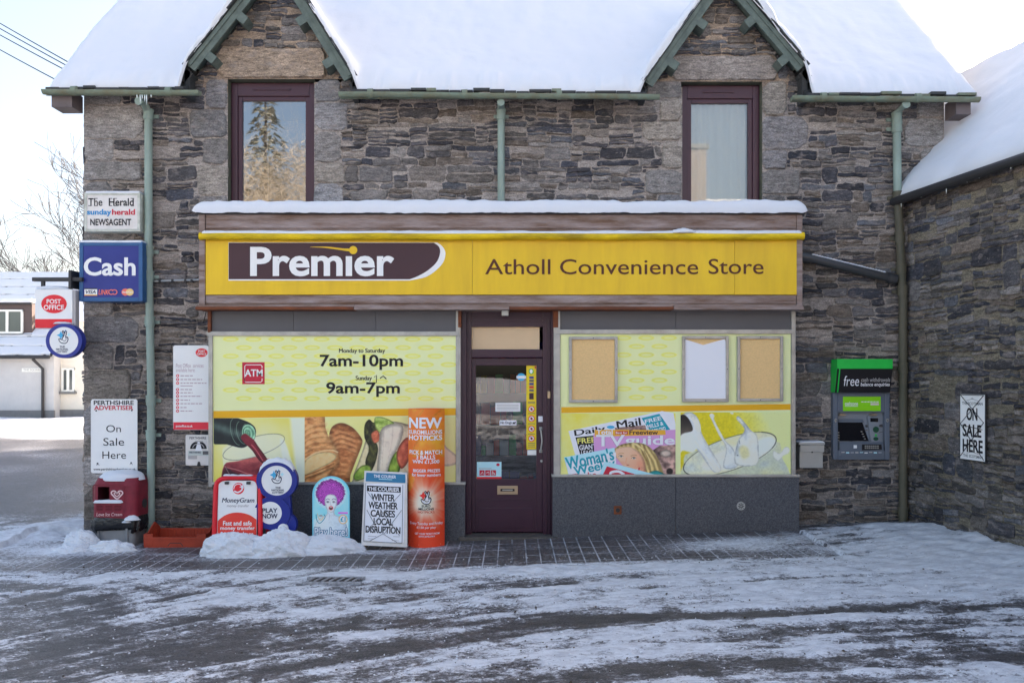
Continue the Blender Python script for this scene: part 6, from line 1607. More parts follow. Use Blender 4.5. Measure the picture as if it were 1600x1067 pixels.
for ex in (512.3, 521.6):
    q.ell(ex, 783.8, 2.4, 1.5, (88, 84, 120), 0, .8); q.ell(ex, 784, 1.6, .9, (238, 240, 246), 0, .5); q.ell(ex, 784, .9, .9, (20, 22, 40), 0, .5); q.stroke([(ex - 2.9, 780.6), (ex, 778.8), (ex + 2.9, 780.4)], .8, (70, 40, 84), 3, .9, .6)
q.stroke([(516.8, 783), (516.2, 788.2), (518, 789)], .7, (140, 140, 170), 3, .8, .8)
q.ell(517.2, 793.4, 3.6, 3.2, (196, 84, 100), 0, .7); q.ell(517.2, 793.6, 2.3, 1.9, (40, 14, 24), 0, .6); q.poly([(515.4, 792), (519, 792), (518.6, 793), (515.8, 793)], (240, 240, 244), 0, .5)
q.stroke([(512, 800), (515, 804), (514, 812)], .8, (150, 160, 190), 3, .7, 1.0)
q.build('printed_portrait', t, Cc, .0022, True)

yE = -.68; zg = ground_at(600, yE)
t = thing('newspaper_billboard', 'white newspaper bill frame with bold black headline about winter weather, leaning in snow', 'pavement sign', (WX(600, yE), yE, zg))
q0, q1, q2, q3 = W(569.5, 735, yE + .10), W(636, 738, yE + .10), W(561, 852, yE - .08), W(637.5, 854, yE - .08)
ce = quadcanvas(q0, q1, q2 + (q3 - q2 - (q1 - q0)) * .5, 67, 117)
mb = MB(); mb.slab(ce, [(0, 0), (67, 0), (70, 117), (-1, 117)], -.03, 0, mWHITED); 
mb.slab(ce, [(4, 119), (62, 119), (62, 2), (4, 2)], -.26, -.24, mWHITED) if False else None
mb.build('frame', t)
mb = MB(); mb.poly(ce, [(3, 3), (64.5, 3), (65, 17), (2.5, 17)], .003, M('courier_blue_print', (38, 104, 150), .4, .35)); mb.text(ce, 'THE COURIER', 15, 5.5, 50, 10.5, .004, mPAPER, .02); mb.text(ce, 'Local Newspaper', 23, 11.6, 45, 14.2, .004, mLBLUE, .0) if False else mb.rect(ce, 23, 12, 44, 13, .004, mLBLUE)
mb.poly(ce, [(2, 21), (20, 19.5), (64, 18), (64.5, 110), (40, 111), (3, 109)], .004, mPAPER)
mb.poly(ce, [(5, 23.5), (58, 23.5), (58, 32.5), (5, 32.5)], .005, mBLACK); mb.text(ce, 'THE', 7, 25.5, 20, 31, .0056, mPAPER, .035); mb.text(ce, 'COURIER', 22, 24.8, 56, 31.4, .0056, mPAPER, .035)
for k, (tx, a_, b_) in enumerate((('WINTER', 12, 49), ('WEATHER', 8, 54), ('CAUSES', 12, 50), ('LOCAL', 17, 47), ('DISRUPTION', 5, 59))): mb.text(ce, tx, a_, 36 + k * 12.6, b_, 46.8 + k * 12.6, .0052, mBLACK, .05, 0, 0, .95)
for q in ((9, 102, 22), (9, 106, 18), (48, 101, 58), (46, 107, 57)): mb.rect(ce, q[0], q[1], q[2], q[1] + .8, .005, mGREY)
mb.build('headline', t)
mb = MB()
for pts in ([(6, 34), (58, 100)], [(58, 34), (6, 96)], [(12, 110), (32, 98), (54, 110)], [(6, 62), (26, 96)], [(60, 60), (34, 98)], [(3, 111), (62, 111)], [(3, 20), (3, 111)], [(61, 20), (62, 111)]): mb.tube([ce(*p, .010) for p in pts], .0026, mDGREY, 5)
mb.build('wire_mesh', t)

yG = -.60; zg = ground_at(665, yG)
t = thing('column_display', 'tall orange curved card column advertising lottery prizes beside the newspaper bill', 'display column', (WX(665, yG), yG, zg))
X0, X1 = WX(637, yG), WX(694, yG); cxg = (X0 + X1) / 2; hw = (X1 - X0) / 2; bow = .11
zt_, zb_ = WZ(638.5, yG), zg - .0
def gcurve(s_): return Vector((cxg + hw * s_, yG + .06 - bow * (1 - s_ * s_), 0))
class Curved:
    def __call__(s, u_, v_, l=0.0):
        k = (u_ - 665.5) / 28.5; p = gcurve(k); nrm_ = Vector((2 * bow * k / hw * -1 * -1, -1, 0)); nrm_ = Vector((bow * 2 * k / hw, -1, 0)).normalized()
        zz = zt_ + (zb_ - zt_) * (v_ - 638.5) / (855.5 - 638.5); return Vector((p.x, p.y, zz)) + nrm_ * l
G_ = Curved()
n_ = 16; mb = MB()
tops = [638.5, 700, 760, 820, 855.5]
def sheet(mb, v0, v1, l, mat, a=-1.0, b=1.0):
    for i in range(n_):
        s0 = a + (b - a) * i / n_; s1 = a + (b - a) * (i + 1) / n_; u0_, u1_ = 665.5 + 28.5 * s0, 665.5 + 28.5 * s1
        mb.add([G_(u0_, v0, l), G_(u1_, v0, l), G_(u1_, v1, l), G_(u0_, v1, l)], [[0, 1, 2, 3]], mat)
sheet(mb, 638.5, 770, 0, mORANGE); sheet(mb, 770, 855.5, 0, mORANGE2)
bk = [Vector((cxg + hw * s_, yG + .06 + bow * (1 - s_ * s_), 0)) for s_ in np.linspace(-1, 1, n_ + 1)]
for i in range(n_): mb.add([bk[i] + Vector((0, 0, zt_)), bk[i + 1] + Vector((0, 0, zt_)), bk[i + 1] + Vector((0, 0, zb_)), bk[i] + Vector((0, 0, zb_))], [[3, 2, 1, 0]], mORANGE2)
mb.build('card_body', t, smooth=False)
mb = MB()
q = Pic(637.6, 638.6, 693.4, 855, (216, 84, 42), 2.5)
q.c = q.grad((228, 120, 40), (208, 66, 40), (q.V - 690) / 90 + .9 * (q.n(.04, .03, 71) - .5))
for pts in ([(650, 690), (676, 678), (700, 676), (700, 716), (676, 706), (646, 714)], [(630, 630), (664, 634), (654, 652), (630, 664)], [(674, 652), (700, 636), (700, 668), (680, 674)], [(630, 738), (648, 746), (642, 766), (630, 770)]):
    q.poly(pts, q.grad((238, 176, 60), (224, 112, 40), q.n(.08, .08, 72) * 1.6 - .3), 4, 1.6, 8, .82)
rx_ = (q.U - 664) / 22; ry_ = (q.V - 784) / 29; r_ = np.hypot(rx_, ry_); an_ = np.arctan2(ry_, rx_)
ray_ = .75 + .5 * vnoise(an_ * 5 + 40, r_ * 0 + 3, 73) + .25 * vnoise(an_ * 14 + 40, r_ * 0, 74)
q.put(np.clip(1.35 - r_ / ray_ * 1.0, 0, 1) ** 1.2, (250, 226, 214)); q.put(np.clip(1.25 - r_ * 1.35, 0, 1), (252, 250, 250))
q.build('printed_burst_photo', t, G_, .003)

mb = MB()
mb.text(G_, 'NEW', 639, 652, 690, 669, .006, mPAPER, .06); mb.text(G_, 'EUROMILLIONS', 639, 671.5, 690, 678, .006, mPAPER, .03); mb.text(G_, 'HOTPICKS', 639, 679.5, 690, 687.5, .006, mPAPER, .04)
for tx, a_, b_, y in (('PICK & MATCH', 640, 690, 703), ('3 BALLS', 651, 680, 710.5), ('WIN £1,500', 645, 686, 718)): mb.text(G_, tx, a_, y, b_, y + 6.6, .006, mPAPER, .03)
mb.text(G_, 'BIGGER PRIZES', 646, 732.5, 687, 737.5, .006, mPAPER, .03); mb.text(G_, 'for fewer numbers', 644, 739, 688, 744, .006, mPAPER, .02)
lottery_hand(mb, G_, 667, 776, .80, .006, M('red_star_print', (206, 52, 52), .45, .3), mBLACK, mPAPER)
for tx, a_, b_, y, mt in (('EURO', 660, 673, 788, mBLACK), ('MILLIONS', 655, 678, 792.6, mBLACK), ('HOTPICKS', 654, 679, 797.4, mTOMATO)): mb.text(G_, tx, a_, y, b_, y + 3.7, .006, mt, .035)
mb.text(G_, 'Every Tuesday and Friday', 641, 815, 691, 820.5, .006, mPAPER, .01); mb.text(G_, '£1.50 per play', 652, 821.5, 681, 826, .006, mPAPER, .01); mb.text(G_, 'GET YOUR TICKET FROM', 649, 831.5, 686, 834.6, .006, mPAPER, .01); mb.text(G_, '25TH JANUARY', 655, 836, 680, 839, .006, mPAPER, .02)
mb.rect(G_, 655, 850, 688, 850.7, .006, mPEACH); mb.build('lettering', t)

# ------------------------------------------------------------------ bread tray and litter bin
yk0, yk1 = -.52, -.12; zk = ground_at(273, -.4)
t = thing('bread_tray', 'empty orange red plastic bread tray lying against the wall beside the downpipe', 'crate', (WX(273, yk0), -.32, zk))
X0, X1 = WX(224.5, yk0), WX(322, yk0)
mb = MB(); w = .014; h0, hs = .065, .21
mb.box(X0, X1, yk0, yk1, zk, zk + .018, mCRATE, .004)
mb.box(X0, X1, yk0, yk0 + w, zk + .018, zk + h0 + .03, mCRATE, .004); mb.box(X0, X1, yk0 - .008, yk0 + w + .006, zk + h0 + .03, zk + h0 + .05, mCRATE, .004); mb.box(X0, X1, yk1 - w, yk1, zk + .018, zk + h0 + .08, mCRATE, .004)
for sx, xx in ((1, X0), (-1, X1)):
    x_in = xx + sx * w
    pr = [(yk0, zk + .02), (yk0, zk + .15), (yk0 + .10, zk + .15), (yk0 + .16, zk + .185), (yk0 + .26, zk + hs + .03), (yk1, zk + .16), (yk1, zk + .02)]
    mb.add([(xx, a, b) for a, b in pr] + [(x_in, a, b) for a, b in pr], [[0, 1, 2, 3, 4, 5, 6], [13, 12, 11, 10, 9, 8, 7]] + [[i, (i + 1) % 7, 7 + (i + 1) % 7, 7 + i] for i in range(7)], mCRATE)
    mb.box(xx, xx + sx * .10, yk0 - .005, yk0 + .008, zk + .02, zk + .15, mCRATE, .004)
    for k in range(6): y = yk0 + .06 + k * .055; mb.box(x_in, x_in + sx * .006, y, y + .012, zk + .03, zk + .15, mCRATE)
for k in range(14): x = X0 + .08 + k * (X1 - X0 - .16) / 13; mb.box(x - .006, x + .006, yk1 - w - .006, yk1 - w, zk + .02, zk + h0 + .07, mCRATE)
for k in range(9): x = X0 + .12 + k * (X1 - X0 - .24) / 8; mb.box(x - .004, x + .004, yk0 + .02, yk1 - .02, zk + .018, zk + .026, mCRATE)
mb.build('tray', t)
mb = MB(); mb.stroke(FC(yk0), [(262, 853), (266, 848), (282, 848), (286, 853)], 1.2, .001, mIRON); mb.build('front_rib', t)

yq = -.42; zg = ground_at(178, yq)
t = thing('litter_bin', 'faded red litter bin hood on a grey base with black liner and snow cap', 'litter bin', (WX(176, yq), yq, zg))
X0, X1 = WX(143, yq), WX(213, yq); cxq = (X0 + X1) / 2; hx = (X1 - X0) / 2; Q = FC(yq); dp = .19
def rrect(cx_, cy_, hx_, hy_, r_, n_=6):
    o_ = []
    for (sx, sy, a0) in ((1, 1, 0), (-1, 1, 90), (-1, -1, 180), (1, -1, 270)):
        for i in range(n_ + 1): a = math.radians(a0 + 90 * i / n_); o_.append((cx_ + sx * (hx_ - r_) + r_ * math.cos(a), cy_ + sy * (hy_ - r_) + r_ * math.sin(a)))
    return o_
def loft(mb, secs, mat, cap0=True, cap1=True):
    n_ = len(secs[0][0]); vs = []; fs = []
    for pts, z in secs: vs += [(p[0], p[1], z) for p in pts]
    for k in range(len(secs) - 1):
        for i in range(n_): j = (i + 1) % n_; fs.append([k * n_ + i, k * n_ + j, (k + 1) * n_ + j, (k + 1) * n_ + i])
    if cap0: fs.append(list(range(n_))[::-1])
    if cap1: fs.append([(len(secs) - 1) * n_ + i for i in range(n_)])
    mb.add(vs, fs, mat)
yc_ = yq + dp
mb = MB(); loft(mb, [(rrect(cxq, yc_, hx * .82, dp * .8, .05), zg - .03), (rrect(cxq, yc_, hx * .88, dp * .9, .05), WZ(815, yq)), (rrect(cxq, yc_, hx * .92, dp * .94, .05), WZ(802, yq))], mBINB)
for px in (152, 197): mb.box(WX(px, yq) - .012, WX(px, yq) + .012, yq + .008, yq + .03, zg - .02, WZ(806, yq), mBINB, .004)
mb.build('base', t, autosmooth=35)
# liner
mb = MB(); secs = []
ph = [R.uniform(-.014, .014) for _ in range(28)]
for z, k_, am in ((WZ(830, yq), .99, 2.2), (WZ(824, yq), 1.05, 1.5), (WZ(816, yq), 1.04, .8), (WZ(806, yq), .97, .3)):
    pts = rrect(cxq, yc_, hx * k_, dp * k_, .06); secs.append(([(p[0] + ph[i] * am, p[1] + ph[(i * 5) % 28] * am) for i, p in enumerate(pts)], z))
n_ = 28; vs = []; fs = []
for k, (pts, z) in enumerate(secs): vs += [(p[0], p[1], z + (.022 * math.sin(i * 1.3) - .03 * math.cos((p[0] - cxq) / hx * 1.6) if k == 0 else .008 * math.sin(i * 2.1))) for i, p in enumerate(pts)]
for k in range(3):
    for i in range(n_): j = (i + 1) % n_; fs.append([k * n_ + i, k * n_ + j, (k + 1) * n_ + j, (k + 1) * n_ + i])
mb.add(vs, fs, mBAG); mb.build('liner', t, smooth=True)
# hood with a real opening
zt_, zb_ = WZ(756, yq), WZ(813, yq)
ox0, ox1, oz0, oz1 = WX(149, yq), WX(171, yq), WZ(783, yq), WZ(760, yq)
mb = MB(); H0 = rrect(cxq, yc_, hx, dp, .07); Hm = rrect(cxq, yc_, hx * .97, dp * .97, .08); Ht = rrect(cxq, yc_, hx * .90, dp * .86, .09)
n_ = 28
# front face is left open and made of pieces round the opening
secs = [(rrect(cxq, yc_, hx * .97, dp * .97, .06), zb_), (H0, zb_ + .05), (H0, zt_ - .03), (Hm, zt_ + .01), (Ht, zt_ + .06)]
vs = []; fs = []
for pts, z in secs: vs += [(p[0], p[1], z) for p in pts]
for k in range(4):
    for i in range(n_):
        j = (i + 1) % n_
        if k in (1,) and i == 20: continue               # the long straight front side
        fs.append([k * n_ + i, k * n_ + j, (k + 1) * n_ + j, (k + 1) * n_ + i])
fs.append([4 * n_ + i for i in range(n_)]); mb.add(vs, fs, mBIN)
fx0, fx1 = cxq - hx + .07, cxq + hx - .07; yfz = yc_ - dp; za, zb2 = zb_ + .05, zt_ - .03
def fpan(a, b, c, d): mb.add([(a, yfz, c), (b, yfz, c), (b, yfz, d), (a, yfz, d)], [[0, 1, 2, 3]], mBIN)
fx0b, fx1b = fx0, fx1
fpan(fx0, fx1, za, oz0); fpan(fx0, max(fx0, ox0), oz0, oz1); fpan(ox1, fx1, oz0, oz1); fpan(fx0, fx1, oz1, zb2)
ox0 = max(fx0, ox0)
mb.add([(ox0, yfz, oz0), (ox1, yfz, oz0), (ox1, yfz, oz1), (ox0, yfz, oz1), (ox0, yfz + .22, oz0), (ox1, yfz + .22, oz0), (ox1, yfz + .22, oz1), (ox0, yfz + .22, oz1)], [[0, 1, 5, 4], [2, 3, 7, 6], [0, 4, 7, 3], [1, 2, 6, 5], [4, 5, 6, 7]], M('bin_inside', (60, 18, 30), .7, .2))
# raised frame round opening and logo, and the text panel
mb.build('hood', t, autosmooth=40)
mb = MB(); fr_ = [(147, 757), (192, 757), (194, 760), (194, 784), (147, 784), (146, 781), (146, 760)]
mb.stroke(Q, fr_, 1.6, .006, mBIN, 0, True); mb.stroke(Q, [(147, 793), (193, 793), (193, 806), (147, 807)], 1.2, .006, mBIN, 0, True)
for k in range(3): mb.rect(Q, 151 + k * 14, 789.5, 161 + k * 14, 797, .004, M('worn_dark_red', (96, 34, 46), .6, .2, noise=(60, .8)))
mb.build('hood_moulding', t)
mb = MB()
def heart(s, cx_, cy_): return [(cx_ + s * a, cy_ - s * b) for a, b in ((0, -6), (-6, -1), (-9, 3), (-7, 6), (-3, 6), (0, 3), (3, 6), (7, 6), (9, 3), (6, -1))]
mb.stroke(Q, heart(1.0, 183, 773), 2.0, .004, M('pinkish_white_print', (226, 196, 210), .5, .3), 4, True); mb.stroke(Q, heart(.5, 183, 772.5), 1.6, .004, M('pinkish_white_print', (226, 196, 210)), 4, True)
mb.text(Q, 'Love Ice Cream', 151, 800.5, 191, 806, .004, M('pinkish_white_print', (226, 196, 210)), .0, .15); mb.build('logo', t)
mb = MB(); mb.blob((cxq, yc_, zt_ + .03), hx * 1.04, dp * 1.04, WZ(736, yq) - zt_ - .03, mSNOW, 12, 40, 16, .09, 0, 2.0); mb.build('snow_cap', t, smooth=True)
snow_strip('ledge_snow', t, WX(146, yq), WX(193, yq), yq - .012, yq + .03, oz0 - .012, .028, 141, .012, 0)
mb = MB(); mb.blob(W(206, 812, yq - .0), .085, .05, .045, mSNOW, 14, 18, 8, .3); mb.blob(W(198, 816, yq - .0), .05, .03, .03, mSNOW, 15, 14, 7, .3); mb.build('liner_snow', t, smooth=True)
mb = MB(); mb.slab(Canvas((WX(213, yq) + .001, yc_, WZ(790, yq)), (0, 1, 0), (0, 0, -1), (1, 0, 0)), ell(0, 0, .05, .05, 16), -.01, .012, mIRON); mb.build('lock', t)

# ------------------------------------------------------------------ heaps of snow
def heap(label, pts, seed):
    mb = MB()
    for (px, py, Y, rx, ry, rz, s_) in pts:
        p = W(px, py, Y); p.z = gzf(p.x, Y) - .02; mb.blob(p, rx, ry, rz, mSNOWH, seed + s_, 110, 52, .26, 0, 3.6)
    o_ = mb.build('snow_heap', None, smooth=True); tag(o_, label, 'snow heap', 'snow heaps by the shop wall')
heap('lumpy snow heap burying the feet of the boards in front of the left window', [(368, 860, -.92, .34, .20, .26, 0), (345, 860, -.90, .20, .16, .22, 5), (440, 862, -.90, .34, .20, .27, 1), (420, 862, -.92, .25, .20, .22, 6), (505, 862, -.82, .40, .18, .19, 2), (540, 862, -.78, .24, .14, .12, 3)], 200)
heap('rounded snow heap at the foot of the litter bin', [(176, 862, -.66, .26, .12, .13, 0)], 300)
heap('small low snow heap left of the litter bin at the wall corner', [(128, 862, -.50, .20, .14, .20, 1), (112, 866, -.7, .20, .14, .09, 2)], 310)
# ------------------------------------------------------------------ ground sheets
def inv_ground(px, py):                      # the ground point seen at a photo pixel
    z = -.04
    for _ in range(4):
        d = (H - z) * F / (py - CY); x = (px - CX) / F * d; z = gzf(x, d - D)
    return x, d - D
def ell_field(X, Y, px, py, rx, ry, rot=0, soft=.5):
    """a soft patch of snow or bare ground, measured on the ground"""
    x, y = inv_ground(px, py); x1, _ = inv_ground(px + rx, py); _, y1 = inv_ground(px, py - ry if py - ry > CY + 60 else CY + 60); _, y2 = inv_ground(px, py + ry)
    ax = abs(x1 - x); ay = abs(y1 - y2) / 2; c, s_ = math.cos(math.radians(rot)), math.sin(math.radians(rot))
    u_ = ((X - x) * c + (Y - y) * s_) / ax; v_ = (-(X - x) * s_ + (Y - y) * c) / ay
    return np.exp(-(u_ * u_ + v_ * v_) * 1.2)
FIELDS = [  # px, py, rx, ry, rot, amount
    (150, 1000, 300, 50, 0, -.34), (120, 935, 200, 20, 0, -.24), (600, 985, 180, 16, 3, -.28), (520, 1010, 260, 14, 4, -.2), (100, 1050, 260, 20, 0, -.16),
    (560, 899, 400, 6, 0, .50), (820, 893, 330, 7, 0, .42), (160, 926, 55, 4, 0, .45), (350, 940, 130, 5, 2, .45), (440, 930, 170, 4, 3, .32), (480, 962, 130, 8, 8, .30), (540, 990, 120, 6, 6, .30), (650, 950, 160, 7, 6, .3), (640, 985, 130, 6, 5, .3), (520, 995, 120, 5, 4, .25),
    (1000, 915, 300, 40, 0, .20), (1250, 900, 330, 50, 0, .24), (1480, 870, 170, 40, 0, .34), (1530, 905, 130, 40, 0, .24), (1400, 850, 160, 20, 0, .08), (1000, 963, 190, 7, 2, -.42), (1220, 957, 260, 5, 2, -.34), (860, 970, 120, 9, 3, -.3), (960, 905, 150, 5, 4, -.18), (860, 915, 90, 6, 3, -.25), (1180, 880, 100, 4, 3, -.2), (1000, 935, 70, 5, 14, -.15),
    (1150, 1010, 500, 34, 2, -.03), (1330, 1040, 400, 26, 3, -.10), (900, 1045, 300, 14, 4, .06), (760, 1000, 160, 18, 5, .08), (1540, 1010, 200, 26, 2, -.10), (1560, 1045, 70, 14, 0, .4), (1080, 990, 260, 5, 2, .22), (1330, 965, 260, 6, 1, .25),
    (60, 845, 120, 18, 12, .55), (40, 885, 120, 10, 0, .25), (100, 862, 90, 10, 0, .2), (30, 905, 60, 5, 0, .4), (50, 918, 90, 4, 0, -.3), (150, 890, 90, 8, 0, -.1)]
def snow_density(X, Y):
    d = .54 + 0 * X
    for (px, py, rx, ry, rot, am) in FIELDS: d = d + am * ell_field(X, Y, px, py, rx, ry, rot)
    V = Y + .11 * np.clip(1.2 - X, 0, 5.5) ** 2 - .04 * X; U = X          # the tracks curve in from the street on the left
    st = fbm(U * .45, V * 3.2, 101, 5) - .5; st2 = fbm(U * 1.3, V * 9, 111, 5) - .5; cl = fbm(X * 4.2, Y * 5.5, 121, 6) - .5; fi = fbm(X * 11, Y * 14, 127, 3) - .5
    st3 = fbm(U * 1.1, V * 24, 117, 4) - .5
    d = d + .70 * st + .65 * st2 + .60 * st3 + .95 * cl + .6 * fi
    for v0, w_, am in ((-3.55, .09, -.30), (-3.75, .05, .16), (-4.55, .10, -.30), (-4.33, .05, .18), (-2.55, .05, -.16), (-5.25, .12, -.22)):      # tyre ruts and the ridges pushed up beside them
        d = d + am * np.exp(-((V - v0 - .05 * (fbm(U * .7, U * 0, 119, 3) - .5)) / w_) ** 2) * sstep(-5.2, -3.5, X)
    # the street on the left of the shop: snow verge before the far house, grey worn carriageway
    left = sstep(-5.0, -6.5, X) * sstep(.6, 2.5, Y)
    verge = sstep(14.0, 16.0, Y + .25 * (X + 14) + 1.2 * (fbm(X * .5, Y * .2, 131, 3) - .5))
    streak = fbm(X * .9 + Y * .35, Y * .6 - X * .1, 141, 4) - .5
    road = .20 + .75 * streak
    d = np.where(left > 0, d * (1 - left) + left * (road * (1 - verge) + 1.15 * verge), d)
    return np.clip(d, -.2, 1.2)
def axis(parts): return np.unique(np.concatenate([np.arange(a, b, s_) for a, b, s_ in parts]))
gx = np.concatenate([-np.geomspace(1500, 60, 12), axis([(-58, -26, 2.0), (-26, -7.2, .15), (-7.2, 6.8, .03), (6.8, 12, .25)]), np.geomspace(12, 1500, 20)])
gy = np.concatenate([-np.geomspace(1500, 40, 12), axis([(-38, -12, 1.0), (-12, -7.2, .2), (-7.2, .4, .026), (.4, 6, .10), (6, 34, .25), (34, 60, 2.0)]), np.geomspace(62, 1500, 16)])
GX, GY = np.meshgrid(gx, gy, indexing='ij')
dens = snow_density(GX, GY)
far = sstep(13, 40, np.hypot(GX, GY + 6)); dens = np.where((GX > -26) & (GX < -5) & (GY > 0) & (GY < 36), dens, dens * (1 - far) + 1.1 * far)
lum = sstep(.35, 1.0, dens)
near = np.exp(-np.clip(np.hypot(GX, GY + 4) - 9, 0, None) / 6)
rough_ = (fbm(GX * 4.5, GY * 7, 151, 5) - .5)
hgt = gz(GX, GY) + (lum * (.012 + .05 * rough_) + .010 * (fbm(GX * 9, GY * 9, 161, 4) - .5)) * near
for (px, py, rx, ry, am) in ((62, 838, 90, 14, .09), (20, 862, 70, 9, .07), (110, 822, 50, 8, .07)):
    e_ = ell_field(GX, GY, px, py, rx, ry); hgt = hgt + am * e_ * (.35 + 1.3 * fbm(GX * 4, GY * 4, 191, 6)); dens = dens + .5 * e_
# trodden snow piled in the right hand corner by the side wall
wd_ = (GX - CO.x) * nn.x + (GY - CO.y) * nn.y
corner = sstep(-1.5, -.05, wd_) * sstep(.2, -.6, GY) * sstep(-6.5, -3.0, GY); hgt = hgt + corner * (.05 + .10 * (fbm(GX * 3.5, GY * 3.5, 171, 4) - .42)); dens = dens + corner * .35
gd_ = inv_ground(522, 909); hgt = np.where((np.abs(GX - gd_[0]) < .235) & (np.abs(GY - gd_[1]) < .085), gz(GX, GY) - .05, hgt)
PAVX0, PAVX1, PAVY0 = -5.7, 3.25, -1.72
inside = (GX > PAVX0 + .05) & (GX < PAVX1 - .05) & (GY > PAVY0 + .05) & (GY < .3)
hgt = np.where(inside, hgt - .07, hgt)
hill = 40 * sstep(90, 700, GY) * 0
# snow verge in front of the far house
lf = (GX > -30) & (GX < -5.2) & (GY > 8) & (GY < 40)
hgt = hgt + np.where(lf, .16 * np.clip(dens - .6, 0, .5) / .5 * (.7 + .6 * fbm(GX * .8, GY * .8, 181, 3)), 0)
o = grid_mesh('ground', GX, GY, hgt, mROAD, None, {'snow': dens}); tag(o, 'slushy snow covered road and street before the stone shop', 'ground', kind='structure')
px_ = np.arange(PAVX0, PAVX1 + .01, .028); py_ = np.arange(PAVY0, .22, .026)
PXg, PYg = np.meshgrid(px_, py_, indexing='ij')
pd = .12 + .55 * (fbm(PXg * .8, PYg * 3, 201, 5) - .5) + .35 * (fbm(PXg * 3.2, PYg * 6, 203, 4) - .5)
for (px, py, rx, ry, am) in ((140, 862, 110, 12, .6), (350, 872, 130, 5, .45), (560, 862, 120, 5, .50), (680, 857, 60, 4, .35), (270, 866, 60, 3, .3), (1150, 850, 180, 12, .50), (1060, 862, 160, 8, .22), (1200, 842, 100, 8, .3), (900, 884, 300, 5, .25), (450, 890, 300, 3.5, .35), (120, 875, 40, 4, -.2), (210, 882, 130, 5, -.12), (60, 868, 60, 20, .3)):
    pd = pd + am * ell_field(PXg, PYg, px, py, rx, ry)
edge = np.minimum(np.minimum(PXg - PAVX0, PAVX1 - PXg) / .7, (PYg - PAVY0) / .18)
tgt = snow_density(PXg, PYg); pd = pd + (tgt - pd) * np.clip(1 - edge, 0, 1) * .8
hp_ = gz(PXg, PYg) + .004 + sstep(.35, 1.0, pd) * (.012 + .04 * (fbm(PXg * 5, PYg * 7, 151, 5) - .5)) - .05 * np.clip(1 - edge * 2.5, 0, 1) ** 2
o = grid_mesh('pavement', PXg, PYg, hp_, mPAVE, None, {'snow': pd}); tag(o, 'strip of block paving along the shop front dusted with snow', 'pavement', kind='structure')

# drain grate
gxx, gyy = inv_ground(522, 909); zz = gzf(gxx, gyy) + .03
t = thing('drain_grate', 'dark iron drain grate with slanting slots in the slush before the shop', 'drain', (gxx, gyy, zz))
mSLUSH = M('slush_crusted_iron', (150, 152, 168), .8, .2, noise=(26, .8), second=(96, 96, 106), bump=(40, .5))
mb = MB(); hw, hd = .215, .075
mb.box(gxx - hw, gxx + hw, gyy - hd, gyy + hd, zz - .06, zz - .007, mBLACK)
for k in range(7):
    x = gxx - hw + .01 + k * (2 * hw - .02) / 6; mb.obox((x, gyy, zz - .008), (1, 0, 0), Vector((.30, 1, 0)).normalized(), (0, 0, 1), .021, 2 * hd, .020, mSLUSH, .004)
mb.box(gxx - hw - .05, gxx + hw + .05, gyy - hd - .035, gyy - hd, zz - .03, zz - .004, mSLUSH, .008); mb.box(gxx - hw - .05, gxx + hw + .05, gyy + hd, gyy + hd + .035, zz - .03, zz - .004, mSLUSH, .008)
mb.build('grate', t)

# crumbs of snow and ice kicked about on the road
rn = np.random.default_rng(5); N_ = 9000
cx_ = rn.uniform(-5.6, 5.4, N_); cy_ = -1.2 - 5.6 * rn.random(N_) ** .8
dd_ = snow_density(cx_, cy_); ok_ = rn.random(N_) < np.clip(1.2 - np.abs(dd_ - .62) * 2.2, .04, 1)
mb = MB(); ico = [(0, 0, 1), (.9, 0, .3), (.28, .85, .35), (-.72, .53, .3), (-.72, -.53, .35), (.28, -.85, .3), (.5, .5, -.4), (-.5, .4, -.4), (0, -.6, -.4)]
icf = [[0, 1, 2], [0, 2, 3], [0, 3, 4], [0, 4, 5], [0, 5, 1], [1, 6, 2], [2, 6, 7], [2, 7, 3], [3, 7, 4], [4, 7, 8], [4, 8, 5], [5, 8, 1], [1, 8, 6]]
mCRUMBS = snow_material('snow_crumb', (.74, .75, .78), bump=.3); mGRIT = M('road_grit', (70, 62, 58), .9, .1)
for x, y, d in zip(cx_[ok_], cy_[ok_], dd_[ok_]):
    r = R.choice([.003, .004, .004, .005, .006, .007, .010]) * R.uniform(.7, 1.2); z = gzf(x, y) + .004 + .02 * max(0, min(1, (d - .35) / .6)); a = R.uniform(0, 6.28); c_, s_ = math.cos(a), math.sin(a); f_ = [R.uniform(.6, 1.3) for _ in range(9)]; h_ = R.uniform(.45, .9)
    mb.add([(x + r * k * (p[0] * c_ - p[1] * s_), y + r * k * (p[0] * s_ + p[1] * c_), z + r * h_ * k * p[2]) for p, k in zip(ico, f_)], icf, mGRIT if R.random() < .25 else mCRUMBS)
o = mb.build('snow_crumbs', None, smooth=False); tag(o, 'crumbs of snow, ice and grit scattered over the slushy road', 'snow', kind='stuff')

# ------------------------------------------------------------------ overhead cables
for i, ((a, b), (c, d), lab) in enumerate((((111, 100), (-60, -3), 'topmost of the four dark cables from the left end of the roof'), ((106, 104), (-60, 6), 'second cable down, just below the topmost, from the left roof end'), ((102, 110), (-60, 17), 'third cable down from the left roof end'), ((87, 125), (-60, 40), 'lowest dark cable, apart from the rest, at the left roof end'))):
    p, q = W(a, b, .25), W(c, d, 3.0); q2 = q + (q - p) * 1.8
    mb = MB(); n_ = 20; pts = []
    for k in range(n_ + 1):
        s_ = k / n_; r_ = p.lerp(q2, s_); r_.z -= .10 * 4 * s_ * (1 - s_) * .5; pts.append(r_)
    mb.tube(pts, .0075, mIRON, 6); o = mb.build('overhead_cable'); tag(o, lab, 'cable', 'overhead cables')

